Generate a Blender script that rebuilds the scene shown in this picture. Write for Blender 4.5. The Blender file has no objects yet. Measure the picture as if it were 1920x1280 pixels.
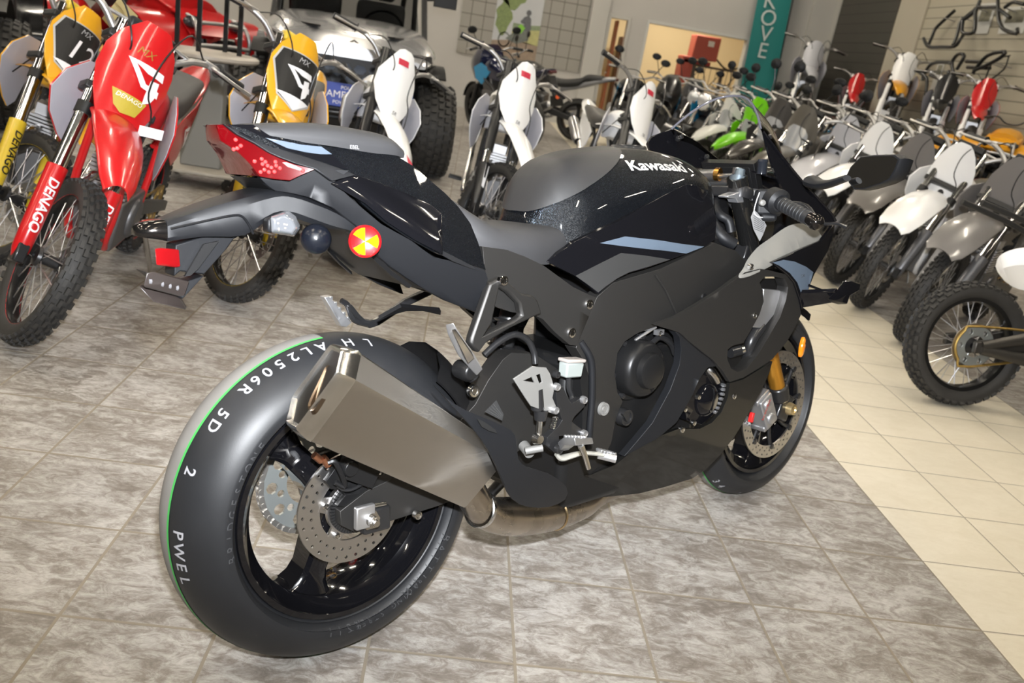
import bpy, bmesh, math, random
import numpy as np
from mathutils import Vector, Matrix
from mathutils.bvhtree import BVHTree
from mathutils.geometry import delaunay_2d_cdt
random.seed(7)
PI = math.pi
SC = bpy.context.scene
COL = SC.collection
# ---------------------------------------------------------------- camera
cd = bpy.data.cameras.new('camera')
cam = bpy.data.objects.new('camera', cd)
COL.objects.link(cam)
SC.camera = cam
cd.sensor_width = 36.0
cd.lens = 29.5141
cd.clip_start = 0.05
cd.clip_end = 200
CR, CU, CF = [Vector(v) for v in [(0.9862,-0.0371,0.1616),(-0.1397,0.3383,0.9306),(0.0892,0.9403,-0.3284)]]
CP = Vector((-0.2537,-1.7089,1.189))
cam.matrix_world = Matrix(((CR.x, CU.x, -CF.x, CP.x), (CR.y, CU.y, -CF.y, CP.y), (CR.z, CU.z, -CF.z, CP.z), (0, 0, 0, 1)))
cd.dof.use_dof = True
cd.dof.focus_distance = 1.75
cd.dof.aperture_fstop = 5.6
# ---------------------------------------------------------------- exposure, world, flash
vs = SC.view_settings
vs.view_transform = 'Standard'
vs.look = 'None'
vs.gamma = 1.0
vs.exposure = 0.5
vs.use_curve_mapping = False
w = bpy.data.worlds.new('world')
SC.world = w
w.use_nodes = True
w.node_tree.nodes['Background'].inputs[0].default_value = (1.0, 0.93, 0.84, 1)
w.node_tree.nodes['Background'].inputs[1].default_value = 0.04

def lamp(name, kind, loc, power, size=0.1, color=(1, 1, 1), aim=None, sy=None, spread=None, spot=None):
    l = bpy.data.lights.new(name, kind)
    l.energy = power
    l.color = color
    o = bpy.data.objects.new(name, l)
    COL.objects.link(o)
    o.location = loc
    if kind == 'AREA':
        l.shape = 'RECTANGLE' if sy else 'SQUARE'
        l.size = size
        if sy: l.size_y = sy
        if spread: l.spread = spread
    else:
        l.shadow_soft_size = size
    if kind == 'SPOT':
        l.spot_size = spot or 2.2
        l.spot_blend = 1.0
    if aim is not None:
        o.rotation_euler = (Vector(aim) - Vector(loc)).to_track_quat('-Z', 'Y').to_euler()
    return o

# the photographer's own flash gun, in the hot shoe of the camera
fp = CP + CU * 0.13 + CR * 0.03
lamp('camera_flash', 'SPOT', fp, 470.0, 0.022, (0.93, 0.96, 1.0), fp + CF * 3 + CU * 0.75, spot=1.75)
# ---------------------------------------------------------------- mesh helpers: a shape is a pair (vertices, faces)
def J(*shapes):
    V, F = [], []
    for s in shapes:
        n = len(V)
        V += list(s[0])
        F += [tuple(i + n for i in f) for f in s[1]]
    return V, F

def X(s, loc=(0, 0, 0), rot=(0, 0, 0), sc=(1, 1, 1), m=None):
    from mathutils import Euler
    if not hasattr(sc, '__len__'): sc = (sc, sc, sc)
    M = Matrix.LocRotScale(Vector(loc), Euler(rot), Vector(sc)) if m is None else m
    fl = M.to_3x3().determinant() < 0
    return [tuple(M @ Vector(v)) for v in s[0]], [tuple(reversed(f)) for f in s[1]] if fl else list(s[1])

def mir(s):
    return [(v[0], -v[1], v[2]) for v in s[0]], [tuple(reversed(f)) for f in s[1]]

def box(x0, x1, y0, y1, z0, z1):
    V = [(x, y, z) for z in (z0, z1) for y in (y0, y1) for x in (x0, x1)]
    return V, [(0, 2, 3, 1), (4, 5, 7, 6), (0, 1, 5, 4), (2, 6, 7, 3), (0, 4, 6, 2), (1, 3, 7, 5)]

def cr(P, k=4, closed=False):
    """Catmull-Rom resampling"""
    P = [Vector(p) for p in P]
    n = len(P)
    out = []
    for i in range(n if closed else n - 1):
        if closed:
            a, b, c, d = P[i - 1], P[i], P[(i + 1) % n], P[(i + 2) % n]
        else:
            b, c = P[i], P[i + 1]
            a = P[i - 1] if i else b * 2 - c
            d = P[i + 2] if i + 2 < n else c * 2 - b
        for j in range(k):
            t = j / k
            out.append(0.5 * ((2 * b) + (c - a) * t + (2 * a - 5 * b + 4 * c - d) * t * t + (3 * b - a - 3 * c + d) * t ** 3))
    if not closed: out.append(P[-1])
    return [tuple(p) for p in out]

def frame(a):
    a = Vector(a).normalized()
    t = Vector((0, 0, 1)) if abs(a.z) < 0.9 else Vector((1, 0, 0))
    u = a.cross(t).normalized()
    return u, a.cross(u).normalized(), a

def loft(secs, cap=True, closed=True):
    n = len(secs[0])
    V = [tuple(p) for s in secs for p in s]
    F = []
    for i in range(len(secs) - 1):
        for j in range(n if closed else n - 1):
            k = (j + 1) % n
            F.append((i * n + j, i * n + k, (i + 1) * n + k, (i + 1) * n + j))
    if cap and closed:
        F.append(tuple(reversed(range(n))))
        F.append(tuple((len(secs) - 1) * n + j for j in range(n)))
    return V, F

def tube(P, r=0.01, n=8, k=1, cap=True, flat=1.0):
    """swept tube; r a number or one radius per point"""
    if k > 1:
        if hasattr(r, '__len__'):
            r = [q[0] for q in cr([(v, 0, 0) for v in r], k)]
        P = cr(P, k)
    P = [Vector(p) for p in P]
    m = len(P)
    rr = list(r) if hasattr(r, '__len__') else [r] * m
    u = None
    S = []
    for i in range(m):
        d = (P[min(i + 1, m - 1)] - P[max(i - 1, 0)]).normalized()
        if u is None: u, v, _ = frame(d)
        else:
            u = (u - d * u.dot(d)).normalized()
            v = d.cross(u)
        S.append([tuple(P[i] + (u * math.cos(a) + v * math.sin(a) * flat) * rr[i]) for a in (2 * PI * j / n for j in range(n))])
    return loft(S, cap)

def cyl(a, b, r, r2=None, n=16):
    return tube([a, b], [r, r if r2 is None else r2], n)

def lathe(prof, o=(0, 0, 0), ax=(0, 1, 0), n=32, close=False):
    """profile of (radius, height along ax)"""
    u, v, a = frame(ax)
    o = Vector(o)
    S = [[tuple(o + a * h + (u * math.cos(t) + v * math.sin(t)) * max(r, 1e-5)) for r, h in prof] for t in (2 * PI * j / n for j in range(n))]
    m = len(prof)
    V = [p for s in S for p in s]
    F = []
    for i in range(n):
        for j in range(m if close else m - 1):
            k = (j + 1) % m
            F.append((i * m + j, ((i + 1) % n) * m + j, ((i + 1) % n) * m + k, i * m + k))
    return V, F

def ext(P, d):
    """outline P (3D points in order) pushed along vector d"""
    n = len(P)
    d = Vector(d)
    V = [tuple(p) for p in P] + [tuple(Vector(p) + d) for p in P]
    return V, [tuple(reversed(range(n))), tuple(range(n, 2 * n))] + [(i, (i + 1) % n, n + (i + 1) % n, n + i) for i in range(n)]

def cdt(P, holes=(), step=0.02):
    """fill a 2-D outline with holes by well-spaced triangles"""
    pts = [Vector((p[0], p[1])) for p in P]
    edges = [(i, (i + 1) % len(P)) for i in range(len(P))]
    for h in holes:
        b = len(pts)
        pts += [Vector((p[0], p[1])) for p in h]
        edges += [(b + i, b + (i + 1) % len(h)) for i in range(len(h))]
    def inside(q, poly):
        c = False
        for i in range(len(poly)):
            a, b = poly[i], poly[i - 1]
            if (a[1] > q[1]) != (b[1] > q[1]) and q[0] < (b[0] - a[0]) * (q[1] - a[1]) / (b[1] - a[1]) + a[0]: c = not c
        return c
    xs = [p[0] for p in P]
    ys = [p[1] for p in P]
    x = min(xs) + step / 2
    r = 0
    while x < max(xs):
        y = min(ys) + (step / 2 if r % 2 else 0)
        while y < max(ys):
            if inside((x, y), P) and not any(inside((x, y), h) for h in holes):
                pts.append(Vector((x, y)))
            y += step
        x += step * 0.87
        r += 1
    ov, oe, of, *_ = delaunay_2d_cdt(pts, edges, [], 0, 1e-5)
    F = []
    for f in of:
        c = sum((ov[i] for i in f), Vector((0, 0))) / len(f)
        if inside(c, P) and not any(inside(c, h) for h in holes): F.append(tuple(f))
    return [tuple(v) for v in ov], F

def fitF(P, deg=2):
    P = np.array(P, float)
    x, z, y = P[:, 0], P[:, 2] - .7, P[:, 1]
    o = np.ones_like(x)
    A = np.stack([o, x, z, x * z, x * x, z * z], -1) if deg == 2 else np.stack([o, x, z], -1)
    L = 1e-6 * np.eye(A.shape[1])
    c = np.linalg.solve(A.T @ A + L, A.T @ y)
    def f(x, z):
        z -= .7
        b = (1, x, z, x * z, x * x, z * z) if deg == 2 else (1, x, z)
        return float(sum(p * q for p, q in zip(c, b)))
    return f

def panel(P, holes=(), th=0.004, step=0.025, deg=2, k=1, dy=0.0, hk=1, ridge=()):
    """body panel: outline points lying on one smooth surface y = f(x, z), with real thickness towards the inside"""
    f = fitF(list(P), deg)
    if k > 1: P = cr(P, k, True)
    if hk > 1: holes = [cr(h, hk, True) for h in holes]
    V2, F = cdt([(p[0], p[2]) for p in P], [[(p[0], p[2]) for p in h] for h in holes], step)
    s = 1 if sum(p[1] for p in P) > 0 else -1
    def rise(x, z):        # rounded ridges along the panel
        h = 0.0
        for x0, z0, x1, z1, w_, b_ in ridge:
            L_ = math.hypot(x1 - x0, z1 - z0)
            d_ = abs((x - x0) * (z1 - z0) - (z - z0) * (x1 - x0)) / L_ / w_
            if d_ < 1: h += b_ * (1 - d_ * d_) ** 2
        return h
    top = [(x, f(x, z) + dy + s * rise(x, z), z) for x, z in V2]
    if F:
        a, b, c = [Vector(top[i]) for i in F[0][:3]]
        if (b - a).cross(c - a).y * s < 0: F = [tuple(reversed(t)) for t in F]
    n = len(top)
    V = top + [(x, y - s * th, z) for x, y, z in top]
    cnt = {}
    for t in F:
        for i in range(len(t)): cnt[(t[i], t[(i + 1) % len(t)])] = 1
    G = F + [tuple(i + n for i in reversed(t)) for t in F]
    for a, b in cnt:
        if (b, a) not in cnt: G.append((b, a, a + n, b + n))
    return V, G

def flatp(P, d, holes=(), step=0.05):
    """plate from coplanar 3-D outline (with holes), thickness vector d"""
    o = Vector(P[0])
    d = Vector(d)
    nn = d.normalized()
    u = (Vector(P[1]) - o)
    u = (u - nn * u.dot(nn)).normalized()
    v = nn.cross(u)
    q = lambda L: [((Vector(p) - o).dot(u), (Vector(p) - o).dot(v)) for p in L]
    V2, F = cdt(q(P), [q(h) for h in holes], step)
    top = [o + u * a + v * b for a, b in V2]
    n = len(top)
    if F:
        a, b, c = [top[i] for i in F[0][:3]]
        if (b - a).cross(c - a).dot(d) < 0: F = [tuple(reversed(t)) for t in F]
    V = [tuple(p + d) for p in top] + [tuple(p) for p in top]
    es = {(t[i], t[(i + 1) % len(t)]) for t in F for i in range(len(t))}
    G = F + [tuple(i + n for i in reversed(t)) for t in F] + [(b, a, a + n, b + n) for a, b in es if (b, a) not in es]
    return V, G

def clip(s, co, no):
    """keep the side of a shape the normal points to"""
    bm = bmesh.new()
    vs_ = [bm.verts.new(v) for v in s[0]]
    for f in s[1]:
        try: bm.faces.new([vs_[i] for i in f])
        except ValueError: pass
    bmesh.ops.bisect_plane(bm, geom=bm.verts[:] + bm.edges[:] + bm.faces[:], plane_co=co, plane_no=no, clear_inner=True)
    bm.verts.index_update()
    r = ([tuple(v.co) for v in bm.verts], [tuple(v.index for v in f.verts) for f in bm.faces])
    bm.free()
    return r

def font(txt, size=1.0, ex=0.0, align='CENTER', shear=0.0, sx=1.0, res=3, bold=0.0):
    c = bpy.data.curves.new('font', 'FONT')
    c.body = txt
    c.size = size
    c.extrude = ex
    c.align_x = align
    c.align_y = 'CENTER'
    c.shear = shear
    c.resolution_u = res
    c.offset = bold * size
    o = bpy.data.objects.new('font', c)
    me = bpy.data.meshes.new_from_object(o)
    r = ([(v.co.x * sx, v.co.y, v.co.z) for v in me.vertices], [tuple(p.vertices) for p in me.polygons])
    bpy.data.objects.remove(o)
    bpy.data.curves.remove(c)
    bpy.data.meshes.remove(me)
    return r

def put(s, o, u, v):
    """lay a flat shape (x, y, z) on the plane o + u x + v y"""
    o, u, v = Vector(o), Vector(u).normalized(), Vector(v)
    v = (v - u * v.dot(u)).normalized()
    n = u.cross(v)
    return [tuple(o + u * p[0] + v * p[1] + n * p[2]) for p in s[0]], list(s[1])

def subdiv(s, ml):
    """split long edges so that a flat mark can follow a curved surface"""
    bm = bmesh.new()
    vs_ = [bm.verts.new(v) for v in s[0]]
    for f in s[1]:
        try: bm.faces.new([vs_[i] for i in f])
        except ValueError: pass
    bmesh.ops.triangulate(bm, faces=bm.faces[:])
    for _ in range(6):
        es = [e for e in bm.edges if e.calc_length() > ml]
        if not es: break
        bmesh.ops.subdivide_edges(bm, edges=es, cuts=1)
        bmesh.ops.triangulate(bm, faces=[f for f in bm.faces if len(f.verts) > 3])
    bm.verts.index_update()
    r = ([tuple(v.co) for v in bm.verts], [tuple(v.index for v in f.verts) for f in bm.faces])
    bm.free()
    return r

def drape(s, target, o, u, v, off=0.0008, ml=0.02, back=0.15):
    """lay a flat mark onto a shape, along the mark's own normal"""
    s = put(subdiv(s, ml), o, u, v)
    u, v = Vector(u).normalized(), Vector(v)
    n = u.cross((v - u * v.dot(u)).normalized())
    t = BVHTree.FromPolygons(target[0], target[1])
    V = []
    for p in s[0]:
        q = Vector(p)
        h, nn, _, _ = t.ray_cast(q + n * back, -n, back * 2.5)
        V.append(tuple((h if h is not None else q) + n * off))
    return V, s[1]

def mk(name, s, m, parent=None, smooth=40, bev=0.0, seg=2, sub=0):
    me = bpy.data.meshes.new(name)
    me.from_pydata([tuple(v) for v in s[0]], [], [tuple(f) for f in s[1]])
    me.validate()
    me.materials.append(m)
    if smooth:
        me.polygons.foreach_set('use_smooth', [True] * len(me.polygons))
        me.set_sharp_from_angle(angle=math.radians(smooth))
    o = bpy.data.objects.new(name, me)
    COL.objects.link(o)
    if parent: o.parent = parent
    if bev:
        b = o.modifiers.new('bevel', 'BEVEL')
        b.width = bev
        b.segments = seg
        b.limit_method = 'ANGLE'
        b.angle_limit = math.radians(38)
        b.harden_normals = False
    if sub:
        b = o.modifiers.new('sub', 'SUBSURF')
        b.levels = b.render_levels = sub
    return o

def thing(name, label, cat, m=None, loc=(0, 0, 0), rz=0.0, group=None):
    o = bpy.data.objects.new(name, None)
    COL.objects.link(o)
    o.empty_display_size = 0.1
    if m is not None: o.matrix_world = m
    else:
        o.location = loc
        o.rotation_euler = (0, 0, rz)
    return tag(o, label, cat, group)

def tag(o, label, cat, group=None, kind=None):
    o['label'] = label
    o['category'] = cat
    if group: o['group'] = group
    if kind: o['kind'] = kind
    return o

def struct(name, s, m, **k):
    o = mk(name, s, m, **k)
    o['kind'] = 'structure'
    return o

# ---------------------------------------------------------------- materials
MATS = {}

def mat(name, col, rough=0.5, metal=0.0, coat=0.0, crough=0.03, bump=0.0, bscale=300, var=0.0, vscale=8, spec=0.5, emit=None, es=0.0, trans=0.0, ior=1.45, aniso=0.0, alpha=1.0):
    if name in MATS: return MATS[name]
    m = bpy.data.materials.new(name)
    m.use_nodes = True
    N, L = m.node_tree.nodes, m.node_tree.links
    b = N['Principled BSDF']
    I = b.inputs
    I['Base Color'].default_value = (*col, 1)
    I['Roughness'].default_value = rough
    I['Metallic'].default_value = metal
    I['Coat Weight'].default_value = coat
    I['Coat Roughness'].default_value = crough
    I['Specular IOR Level'].default_value = spec
    I['Transmission Weight'].default_value = trans
    I['IOR'].default_value = ior
    I['Anisotropic'].default_value = aniso
    I['Alpha'].default_value = alpha
    if emit:
        I['Emission Color'].default_value = (*emit, 1)
        I['Emission Strength'].default_value = es
    tc = N.new('ShaderNodeTexCoord')
    if var:
        n = N.new('ShaderNodeTexNoise')
        n.inputs['Scale'].default_value = vscale
        n.inputs['Detail'].default_value = 5
        L.new(tc.outputs['Object'], n.inputs['Vector'])
        mx = N.new('ShaderNodeMixRGB')
        mx.inputs[1].default_value = (*[c * (1 - var) for c in col], 1)
        mx.inputs[2].default_value = (*[min(1, c * (1 + var)) for c in col], 1)
        L.new(n.outputs['Fac'], mx.inputs[0])
        L.new(mx.outputs[0], I['Base Color'])
        mr = N.new('ShaderNodeMapRange')
        mr.inputs[3].default_value = max(0.02, rough * (1 - var * .6))
        mr.inputs[4].default_value = min(1, rough * (1 + var * .6))
        L.new(n.outputs['Fac'], mr.inputs[0])
        L.new(mr.outputs[0], I['Roughness'])
    if bump:
        n = N.new('ShaderNodeTexNoise')
        n.inputs['Scale'].default_value = bscale
        n.inputs['Detail'].default_value = 2
        L.new(tc.outputs['Object'], n.inputs['Vector'])
        bp = N.new('ShaderNodeBump')
        bp.inputs['Strength'].default_value = bump
        bp.inputs['Distance'].default_value = 0.002
        L.new(n.outputs['Fac'], bp.inputs['Height'])
        L.new(bp.outputs[0], I['Normal'])
    MATS[name] = m
    return m
# ================================================================ the showroom
T = 0.3034          # floor tile
XW, YW, ZC = 5.9, 14.0, 4.4
XL, YB = -9.0, -6.0

def floor_mat():
    m = bpy.data.materials.new('floor_tiles')
    m.use_nodes = True
    N, L = m.node_tree.nodes, m.node_tree.links
    b = N['Principled BSDF']
    tc = N.new('ShaderNodeTexCoord')
    sx = N.new('ShaderNodeSeparateXYZ')
    L.new(tc.outputs['Object'], sx.inputs[0])
    def mth(op, a, c=None, d=None):
        n = N.new('ShaderNodeMath')
        n.operation = op
        for i, q in enumerate((a, c, d)):
            if q is None: continue
            if isinstance(q, (int, float)): n.inputs[i].default_value = q
            else: L.new(q, n.inputs[i])
        return n.outputs[0]
    def mix(f, a, c, mode='MIX'):
        n = N.new('ShaderNodeMixRGB')
        n.blend_type = mode
        if isinstance(f, (int, float)): n.inputs[0].default_value = f
        else: L.new(f, n.inputs[0])
        for i, q in ((1, a), (2, c)):
            if isinstance(q, tuple): n.inputs[i].default_value = (*q, 1)
            else: L.new(q, n.inputs[i])
        return n.outputs[0]
    def ramp(f, stops):
        n = N.new('ShaderNodeValToRGB')
        L.new(f, n.inputs[0])
        while len(n.color_ramp.elements) < len(stops): n.color_ramp.elements.new(0.5)
        for e, (p, c) in zip(n.color_ramp.elements, stops):
            e.position = p
            e.color = (*c, 1)
        return n.outputs[0]
    def noise(scale, detail=6, rough=0.6, dist=0.0, vec=None):
        n = N.new('ShaderNodeTexNoise')
        n.inputs['Scale'].default_value = scale
        n.inputs['Detail'].default_value = detail
        n.inputs['Roughness'].default_value = rough
        n.inputs['Distortion'].default_value = dist
        if vec: L.new(vec, n.inputs['Vector'])
        return n.outputs['Fac']
    u = mth('DIVIDE', sx.outputs[0], T)
    v = mth('DIVIDE', sx.outputs[1], T)
    iu, iv = mth('FLOOR', u), mth('FLOOR', v)
    fu, fv = mth('SUBTRACT', u, iu), mth('SUBTRACT', v, iv)
    eu = mth('MINIMUM', fu, mth('SUBTRACT', 1.0, fu))
    ev = mth('MINIMUM', fv, mth('SUBTRACT', 1.0, fv))
    e = mth('MINIMUM', eu, ev)
    cid = N.new('ShaderNodeCombineXYZ')
    L.new(iu, cid.inputs[0])
    L.new(iv, cid.inputs[1])
    wn = N.new('ShaderNodeTexWhiteNoise')
    L.new(cid.outputs[0], wn.inputs[0])
    # each tile shows its own piece of stone
    off = N.new('ShaderNodeVectorMath')
    off.operation = 'MULTIPLY_ADD'
    L.new(wn.outputs['Color'], off.inputs[0])
    off.inputs[1].default_value = (9, 9, 9)
    mp = N.new('ShaderNodeMapping')
    mp.inputs['Rotation'].default_value = (0, 0, 0.7)
    mp.inputs['Scale'].default_value = (1.0, 1.9, 1.0)
    L.new(tc.outputs['Object'], mp.inputs[0])
    L.new(mp.outputs[0], off.inputs[2])
    n1 = noise(5.0, 8, 0.72, 0.6, off.outputs[0])
    n2 = noise(16.0, 8, 0.75, 1.2, off.outputs[0])
    n3 = noise(90.0, 4, 0.7, 0.3, off.outputs[0])
    s = mth('ADD', mth('MULTIPLY', n1, 0.45), mth('MULTIPLY', n2, 0.55))
    slate = ramp(s, [(0.40, (0.185, 0.163, 0.142)), (0.465, (0.250, 0.226, 0.203)), (0.51, (0.345, 0.325, 0.302)), (0.58, (0.47, 0.455, 0.435))])
    slate = mix(0.35, slate, ramp(n3, [(0.3, (0.55, 0.53, 0.5)), (0.7, (1.25, 1.25, 1.25))]), 'MULTIPLY')
    slate = mix(0.5, slate, ramp(wn.outputs['Value'], [(0.0, (0.80, 0.78, 0.76)), (1.0, (1.0, 1.0, 1.0))]), 'MULTIPLY')
    beige = ramp(s, [(0.36, (0.60, 0.545, 0.43)), (0.60, (0.665, 0.615, 0.505))])
    band = mth('MULTIPLY', mth('GREATER_THAN', u, 4.0), mth('LESS_THAN', u, 8.0))
    col = mix(band, slate, beige)
    gcol = mix(band, (0.245, 0.212, 0.165), (0.26, 0.235, 0.19))
    gw = mth('ADD', 0.011, mth('MULTIPLY', band, -0.004))
    g = mth('LESS_THAN', e, gw)
    col = mix(g, col, gcol)
    L.new(col, b.inputs['Base Color'])
    r = mth('ADD', 0.36, mth('MULTIPLY', n2, 0.22))
    L.new(mth('ADD', r, mth('MULTIPLY', g, 0.3)), b.inputs['Roughness'])
    b.inputs['Specular IOR Level'].default_value = 0.45
    bp = N.new('ShaderNodeBump')
    bp.inputs['Strength'].default_value = 0.30
    bp.inputs['Distance'].default_value = 0.004
    sm = N.new('ShaderNodeMapRange')
    sm.interpolation_type = 'SMOOTHSTEP'
    sm.inputs[1].default_value = 0.004
    sm.inputs[2].default_value = 0.022
    L.new(e, sm.inputs[0])
    h = mth('ADD', sm.outputs[0], mth('MULTIPLY', s, mth('SUBTRACT', 1.6, mth('MULTIPLY', band, 1.2))))
    L.new(h, bp.inputs['Height'])
    L.new(bp.outputs[0], b.inputs['Normal'])
    return m

def line_mat(name, col, line, pitch, axis, w, rough=0.5, both=None):
    """painted board with regular joint lines every `pitch` metres along the object's own axis"""
    m = mat(name, col, rough)
    N, L = m.node_tree.nodes, m.node_tree.links
    tc = [n for n in N if n.type == 'TEX_COORD'][0]
    sx = N.new('ShaderNodeSeparateXYZ')
    L.new(tc.outputs['Object'], sx.inputs[0])
    out = None
    for ax in (axis,) if both is None else (axis, both):
        d = N.new('ShaderNodeMath'); d.operation = 'DIVIDE'; d.inputs[1].default_value = pitch
        L.new(sx.outputs[ax], d.inputs[0])
        fr = N.new('ShaderNodeMath'); fr.operation = 'FRACT'
        L.new(d.outputs[0], fr.inputs[0])
        lt = N.new('ShaderNodeMath'); lt.operation = 'LESS_THAN'; lt.inputs[1].default_value = w / pitch
        L.new(fr.outputs[0], lt.inputs[0])
        if out is None: out = lt.outputs[0]
        else:
            mx = N.new('ShaderNodeMath'); mx.operation = 'MAXIMUM'
            L.new(out, mx.inputs[0]); L.new(lt.outputs[0], mx.inputs[1])
            out = mx.outputs[0]
    c = N.new('ShaderNodeMixRGB')
    c.inputs[1].default_value = (*col, 1)
    c.inputs[2].default_value = (*line, 1)
    L.new(out, c.inputs[0])
    L.new(c.outputs[0], N['Principled BSDF'].inputs['Base Color'])
    return m

wallm = mat('wall_paint', (0.46, 0.445, 0.42), 0.7, var=0.05, vscale=2)
white = mat('white_paint', (0.46, 0.45, 0.42), 0.55, var=0.04, vscale=3)
cream = mat('cream_paint', (0.66, 0.56, 0.38), 0.6, var=0.05, vscale=1.5)
ceilm = mat('ceiling_deck', (0.022, 0.022, 0.021), 0.8, var=0.06, vscale=3)
struct('wall_left', box(XL - .2, XL, YB, YW + .2, 0, ZC), mat('dark_wall', (.022, .021, .02), .7, var=.1, vscale=2), smooth=0)
struct('floor', box(XL, XW, YB, YW + 4.2, -0.2, 0.0), floor_mat(), smooth=0)
struct('ceiling', box(XL, XW + .2, YB, YW + .2, ZC, ZC + .2), ceilm, smooth=0)
night = mat('night_glass', (.008, .009, .011), .08)
struct('wall_front', box(XL, XW + .2, YB - .2, YB, 0, ZC), night, smooth=0)       # glazed shop front at night
struct('trim_9', J(*[box(x - .04, x + .04, YB, YB + .05, 0, ZC) for x in (-7.5, -5, -2.5, 0, 2.5, 5)], box(XL, XW, YB, YB + .05, 2.4, 2.5)), mat('mullion_grey', (.12, .12, .12), .4, .5))
struct('wall_right_front', box(XW, XW + .2, YB, 3.2, 0, ZC), mat('dark_wall', None), smooth=0)
rw = struct('wall_right', box(XW, XW + .2, 3.2, YW + .2, 0, ZC), line_mat('cream_slatwall', (0.40, 0.365, 0.285), (0.15, 0.145, 0.11), 0.1372, 2, 0.012), smooth=0)
struct('wall_back', flatp([(XL, YW, 0), (1.98, YW, 0), (1.98, YW, 1.93), (2.30, YW, 1.93), (2.30, YW, 0), (2.66, YW, 0), (2.66, YW, 1.95), (4.47, YW, 1.95), (4.47, YW, 0), (XW, YW, 0), (XW, YW, ZC), (XL, YW, ZC)], (0, .16, 0), step=1.0), wallm, smooth=0)
# the lit workshop behind the back wall
struct('wall_workshop', J(box(1.0, XW, 17.4, 17.5, 0, 3.0), box(.9, 1.0, YW + .2, 17.5, 0, 3.0), box(XW - .1, XW, YW + .2, 17.5, 0, 3.0), box(1.0, XW, YW + .2, 17.5, 3.0, 3.1)), cream, smooth=0)
lamp('workshop_lamp', 'AREA', (3.6, 15.6, 2.9), 62, 1.2, (1, .86, .62), (3.6, 15.7, 0), sy=.6)
# trims of the openings
struct('trim_1', J(box(2.62, 2.67, YW - .03, YW + .17, 0, 1.99), box(4.46, 4.51, YW - .03, YW + .17, 0, 1.99), box(2.67, 4.46, YW - .03, YW + .17, 1.94, 1.99)), mat('grey_trim', (.50, .50, .48), .5), bev=.004)
struct('trim_2', J(box(1.93, 1.99, YW - .03, YW + .17, 0, 1.98), box(2.29, 2.34, YW - .03, YW + .17, 0, 1.98), box(1.99, 2.29, YW - .03, YW + .17, 1.92, 1.98)), white, bev=.004)
d1 = struct('door_1', box(2.13, 2.17, YW + .2, YW + .48, 0.01, 1.9), mat('redwood', (.30, .085, .03), .5, var=.3, vscale=6), bev=.003)
mk('door_handle', cyl((2.13, YW + .30, 1.0), (2.09, YW + .30, 1.0), .018), mat('steel', (.6, .58, .55), .3, 1), d1)
struct('trim_3', box(1.62, 1.92, YW - .09, YW - .001, 0, ZC), white, smooth=0)            # white pilaster beside the grid wall
struct('trim_4', box(5.45, 5.9, YW - .10, YW - .001, 0, ZC), white, smooth=0)
struct('trim_5', box(XW - .05, XW - .001, 13.75, YW - .1, 0, ZC), white, smooth=0)
struct('trim_6', box(XW - .03, XW - .001, 10.72, 11.55, 0, ZC), mat('cream_plain', (0.41, 0.375, 0.30), .6, var=.04, vscale=3), smooth=0)
struct('trim_7', box(XW - .045, XW - .001, 11.55, 13.7, 0, ZC), line_mat('charcoal_slatwall', (.055, .05, .042), (.02, .018, .015), .152, 2, .012), smooth=0)   # dark slat boards on the right wall
struct('baseboard_back', J(box(XL, 1.62, YW - .02, YW - .001, 0, .10), box(2.34, 2.62, YW - .02, YW - .001, 0, .10)), white, smooth=0)
# grey panels with a 9-inch grid, above a pale dado
gridm = line_mat('grid_panel', (.30, .285, .255), (.10, .095, .085), .225, 0, .013, .6, both=2)
struct('trim_8', J(box(-.62, 1.60, YW - .022, YW - .001, .92, ZC)), gridm, smooth=0)
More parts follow.
